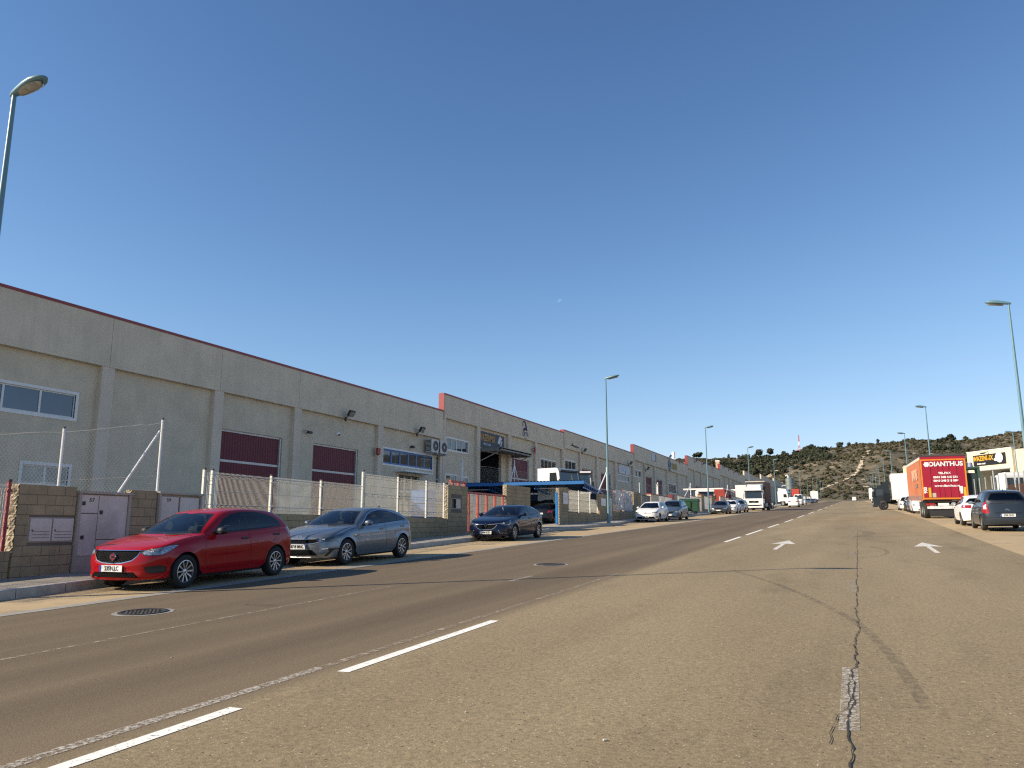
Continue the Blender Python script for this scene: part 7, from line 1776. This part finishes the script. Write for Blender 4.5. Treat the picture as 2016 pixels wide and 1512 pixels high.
def tree(label, x, y, hgt, rad, kind='round', trunk=.25):
    hgt *= .78; rad *= .78; z = terr(x, y) - .2; t = thing('pine_tree', label, 'tree', (x, y, z), group='trees along the hill crest'); b = MB(); ht = hgt * trunk
    b.cyl((0, 0, 0), (.1, 0, ht + hgt * .2), .14 * rad * .5 + .08, .08, 7)
    for q in range(4): a = q * 1.6 + x; b.cyl((.05, 0, ht), (rad * .5 * math.cos(a), rad * .5 * math.sin(a), ht + hgt * .32), .07, .03, 5)
    b.build('trunk', bark_m, t)
    V, F = [], []; nb = 7
    for q in range(nb):
        a = random.random() * 6.28; rr = rad * random.uniform(.0, .55); zc = ht + (hgt - ht) * random.uniform(.25, .8); pv, pf = clump_faces(34, rad * random.uniform(.4, .62), (hgt - ht) * random.uniform(.20, .30), rad * .16); o = len(V)
        V += [(p[0] + rr * math.cos(a), p[1] + rr * math.sin(a), p[2] + zc) for p in pv]; F += [tuple(i + o for i in f) for f in pf]
    me = bpy.data.meshes.new('crown'); me.from_pydata(V, [], F); me.materials.append(leaf_a if kind != 'pale' else leaf_b); me.update(); link('crown', me, t); return t
random.seed(9)
for lb, x, y, h, r in (('broad dark pine on the crest just right of the fifth warehouse roof', -131, 744, 9, 7), ('small lone cypress-like tree on the crest above the roofs', -104, 748, 7, 2.2), ('tiny second crest tree beside the lone cypress-like one', -95, 748, 5.5, 2.3), ('tall rounded pine left of the third lamp head on the crest', -76, 742, 10.5, 6.0), ('rounded pine touching the third lamp pole on the crest', -66, 742, 10, 6.0), ('small crest pine between the lamp and the mast', -54.5, 744, 7, 4.2),
                     ('dark crest pine at the tip of the fourth lamp', -46.5, 744, 8, 3.0), ('wide dark pine immediately left of the mast', -52 + 16, 740, 10, 6.5), ('dense dark pine at the foot of the mast', -29.5 - 1, 741, 11.5, 5.5), ('low dark bush-like pine right of the mast', -18, 744, 5, 3.6), ('pale feathery pine on the slope below the plateau edge', -7, 741, 9.5, 4.6), ('smaller pale pine next to the feathery one', -.5, 742, 8, 3.0), ('little pine at the start of the plateau', 6, 744, 5.2, 2.4),
                     ('lone round pine standing clear on the plateau skyline', 23, 749, 8, 2.4), ('squat pine on the skyline left of the trailer lamp', 43, 749, 7, 3.2), ('low wide pine on the skyline above the trailer', 62, 745, 4.5, 3.5), ('broad dark pine on the skyline above the red trailer', 78, 742, 8.5, 7), ('second broad pine on the skyline above the red trailer', 72.5, 740, 7, 5.5), ('flat dark pine on the skyline right of the trailer', 89, 745, 5, 4.0), ('last small pine on the skyline before the right lamp', 121, 748, 3.6, 3.2)): tree(lb, x, y, h, r)
# lattice mast on the crest
mx, my = -42.3, 762; t = thing('radio_mast', 'red and white lattice radio mast on the hill crest', 'mast', (mx, my, terr(mx, my) - .5))
rw = [M('mast_red', (.40, .10, .09), .6), M('mast_white', (.70, .68, .66), .6)]; HS = [(0, 2.6), (4, 2.0), (8, 1.5), (11, .8), (14.5, .55), (20.5, .3)]; z_off = 0
for i in range(len(HS) - 1):
    (za, wa), (zb, wb2) = HS[i], HS[i + 1]; b = MB(); r_ = .16 if i < 3 else .26
    for sx, sy in ((1, 1), (1, -1), (-1, 1), (-1, -1)):
        b.cyl((sx * wa / 2, sy * wa / 2, za), (sx * wb2 / 2, sy * wb2 / 2, zb), r_, r_, 5)
        b.cyl((sx * wa / 2, sy * wa / 2, za), (-sx * wb2 / 2 if sx == sy else sx * wb2 / 2, sy * wb2 / 2 if sx == sy else -sy * wb2 / 2, zb), r_ * .6, r_ * .6, 4)
    b.build('mast_section', rw[i % 2], t)
b = MB(); b.lathe([(1.3, 5.2), (1.55, 5.4), (1.55, 7.0), (1.3, 7.2)], 12); b.build('antenna_ring', rw[0], t)
t = thing('brick_chimney', 'pale chimney stack rising behind the fifth warehouse roof', 'chimney', (-45, 295, g(-40, 295))); b = MB(); b.box(-.65, .65, -.65, .65, 0, 15.4); b.build('stack', M('chimney_brick', (.45, .30, .20), .9), t); b = MB(); b.box(-.75, .75, -.75, .75, 15.4, 15.8); b.build('cap', white_m, t)
t = thing('roof_vent', 'white roof vent and pipe at the step of the fourth warehouse', 'vent', (-36.2, 173.2, 15.3)); b = MB(); b.box(-1.2, 1.2, 0, 5.3, 0, .8); b.build('housing', white_m, t); b = MB(); b.cyl((0, 1.4, 1.4), (0, 1.4, 2.9), .35, .35, 10); b.build('pipe', white_m, t)
# far fence along the end of the street
fm = M('far_fence_post', (.45, .45, .43), .6)
t = thing('pale_fence', 'pale far fence behind the distant row of cars', 'fence', (-15.5, 236, g(-15, 236)))
for k in range(30): b = MB(); b.box(-.06, .06, k * 3.2, k * 3.2 + .12, S * k * 3.2 - .2, S * k * 3.2 + 2.3); b.build('post', white_m, t)
b = MB()
for k in range(29): b.box(-.03, .03, k * 3.2 + .3, k * 3.2 + 2.6, S * k * 3.2 - .2, S * k * 3.2 + 1.2)
o = b.build('infill_panel', M('far_wall_cream', (.50, .45, .36), .8), t); o['kind'] = 'stuff'
# the pale daytime half moon ------------------------------------------------------
m = bpy.data.materials.new('pale_moon'); m.use_nodes = True; nt = m.node_tree; nt.nodes.clear()
e_ = N(nt, 'ShaderNodeEmission'); e_.inputs[0].default_value = (.75, .86, 1, 1); e_.inputs[1].default_value = .055
tr = N(nt, 'ShaderNodeBsdfTransparent'); ad = N(nt, 'ShaderNodeAddShader'); oo = N(nt, 'ShaderNodeOutputMaterial'); nt.links.new(e_.outputs[0], ad.inputs[0]); nt.links.new(tr.outputs[0], ad.inputs[1]); nt.links.new(ad.outputs[0], oo.inputs[0])
d = Vector((-.3237, .9030, .2827)).normalized(); b = MB(); n = 20; rm = 22.0; rim_, term = [], []
for i in range(n + 1): a = R(30) + math.pi * i / n; rim_.append((rm * math.cos(a), rm * math.sin(a)))
for i in range(n + 1):
    a = R(30) + math.pi * (n - i) / n; ax = (math.cos(R(120)), math.sin(R(120))); k = math.sin(math.pi * (n - i) / n); base = (math.cos(R(30)) * rm * math.cos(math.pi * (n - i) / n), math.sin(R(30)) * rm * math.cos(math.pi * (n - i) / n)); term.append((base[0] + ax[0] * rm * k * .25, base[1] + ax[1] * rm * k * .25))
b.add([(x, y, 0) for x, y in rim_ + term], [tuple(range(2 * n + 2))]); mo = b.build('moon', m, None, loc=Vector((0, 0, 1.44)) + d * 6500, rot=(-d).to_track_quat('Z', 'Y').to_euler()); tag(mo, 'faint pale half moon in the blue sky', 'moon')
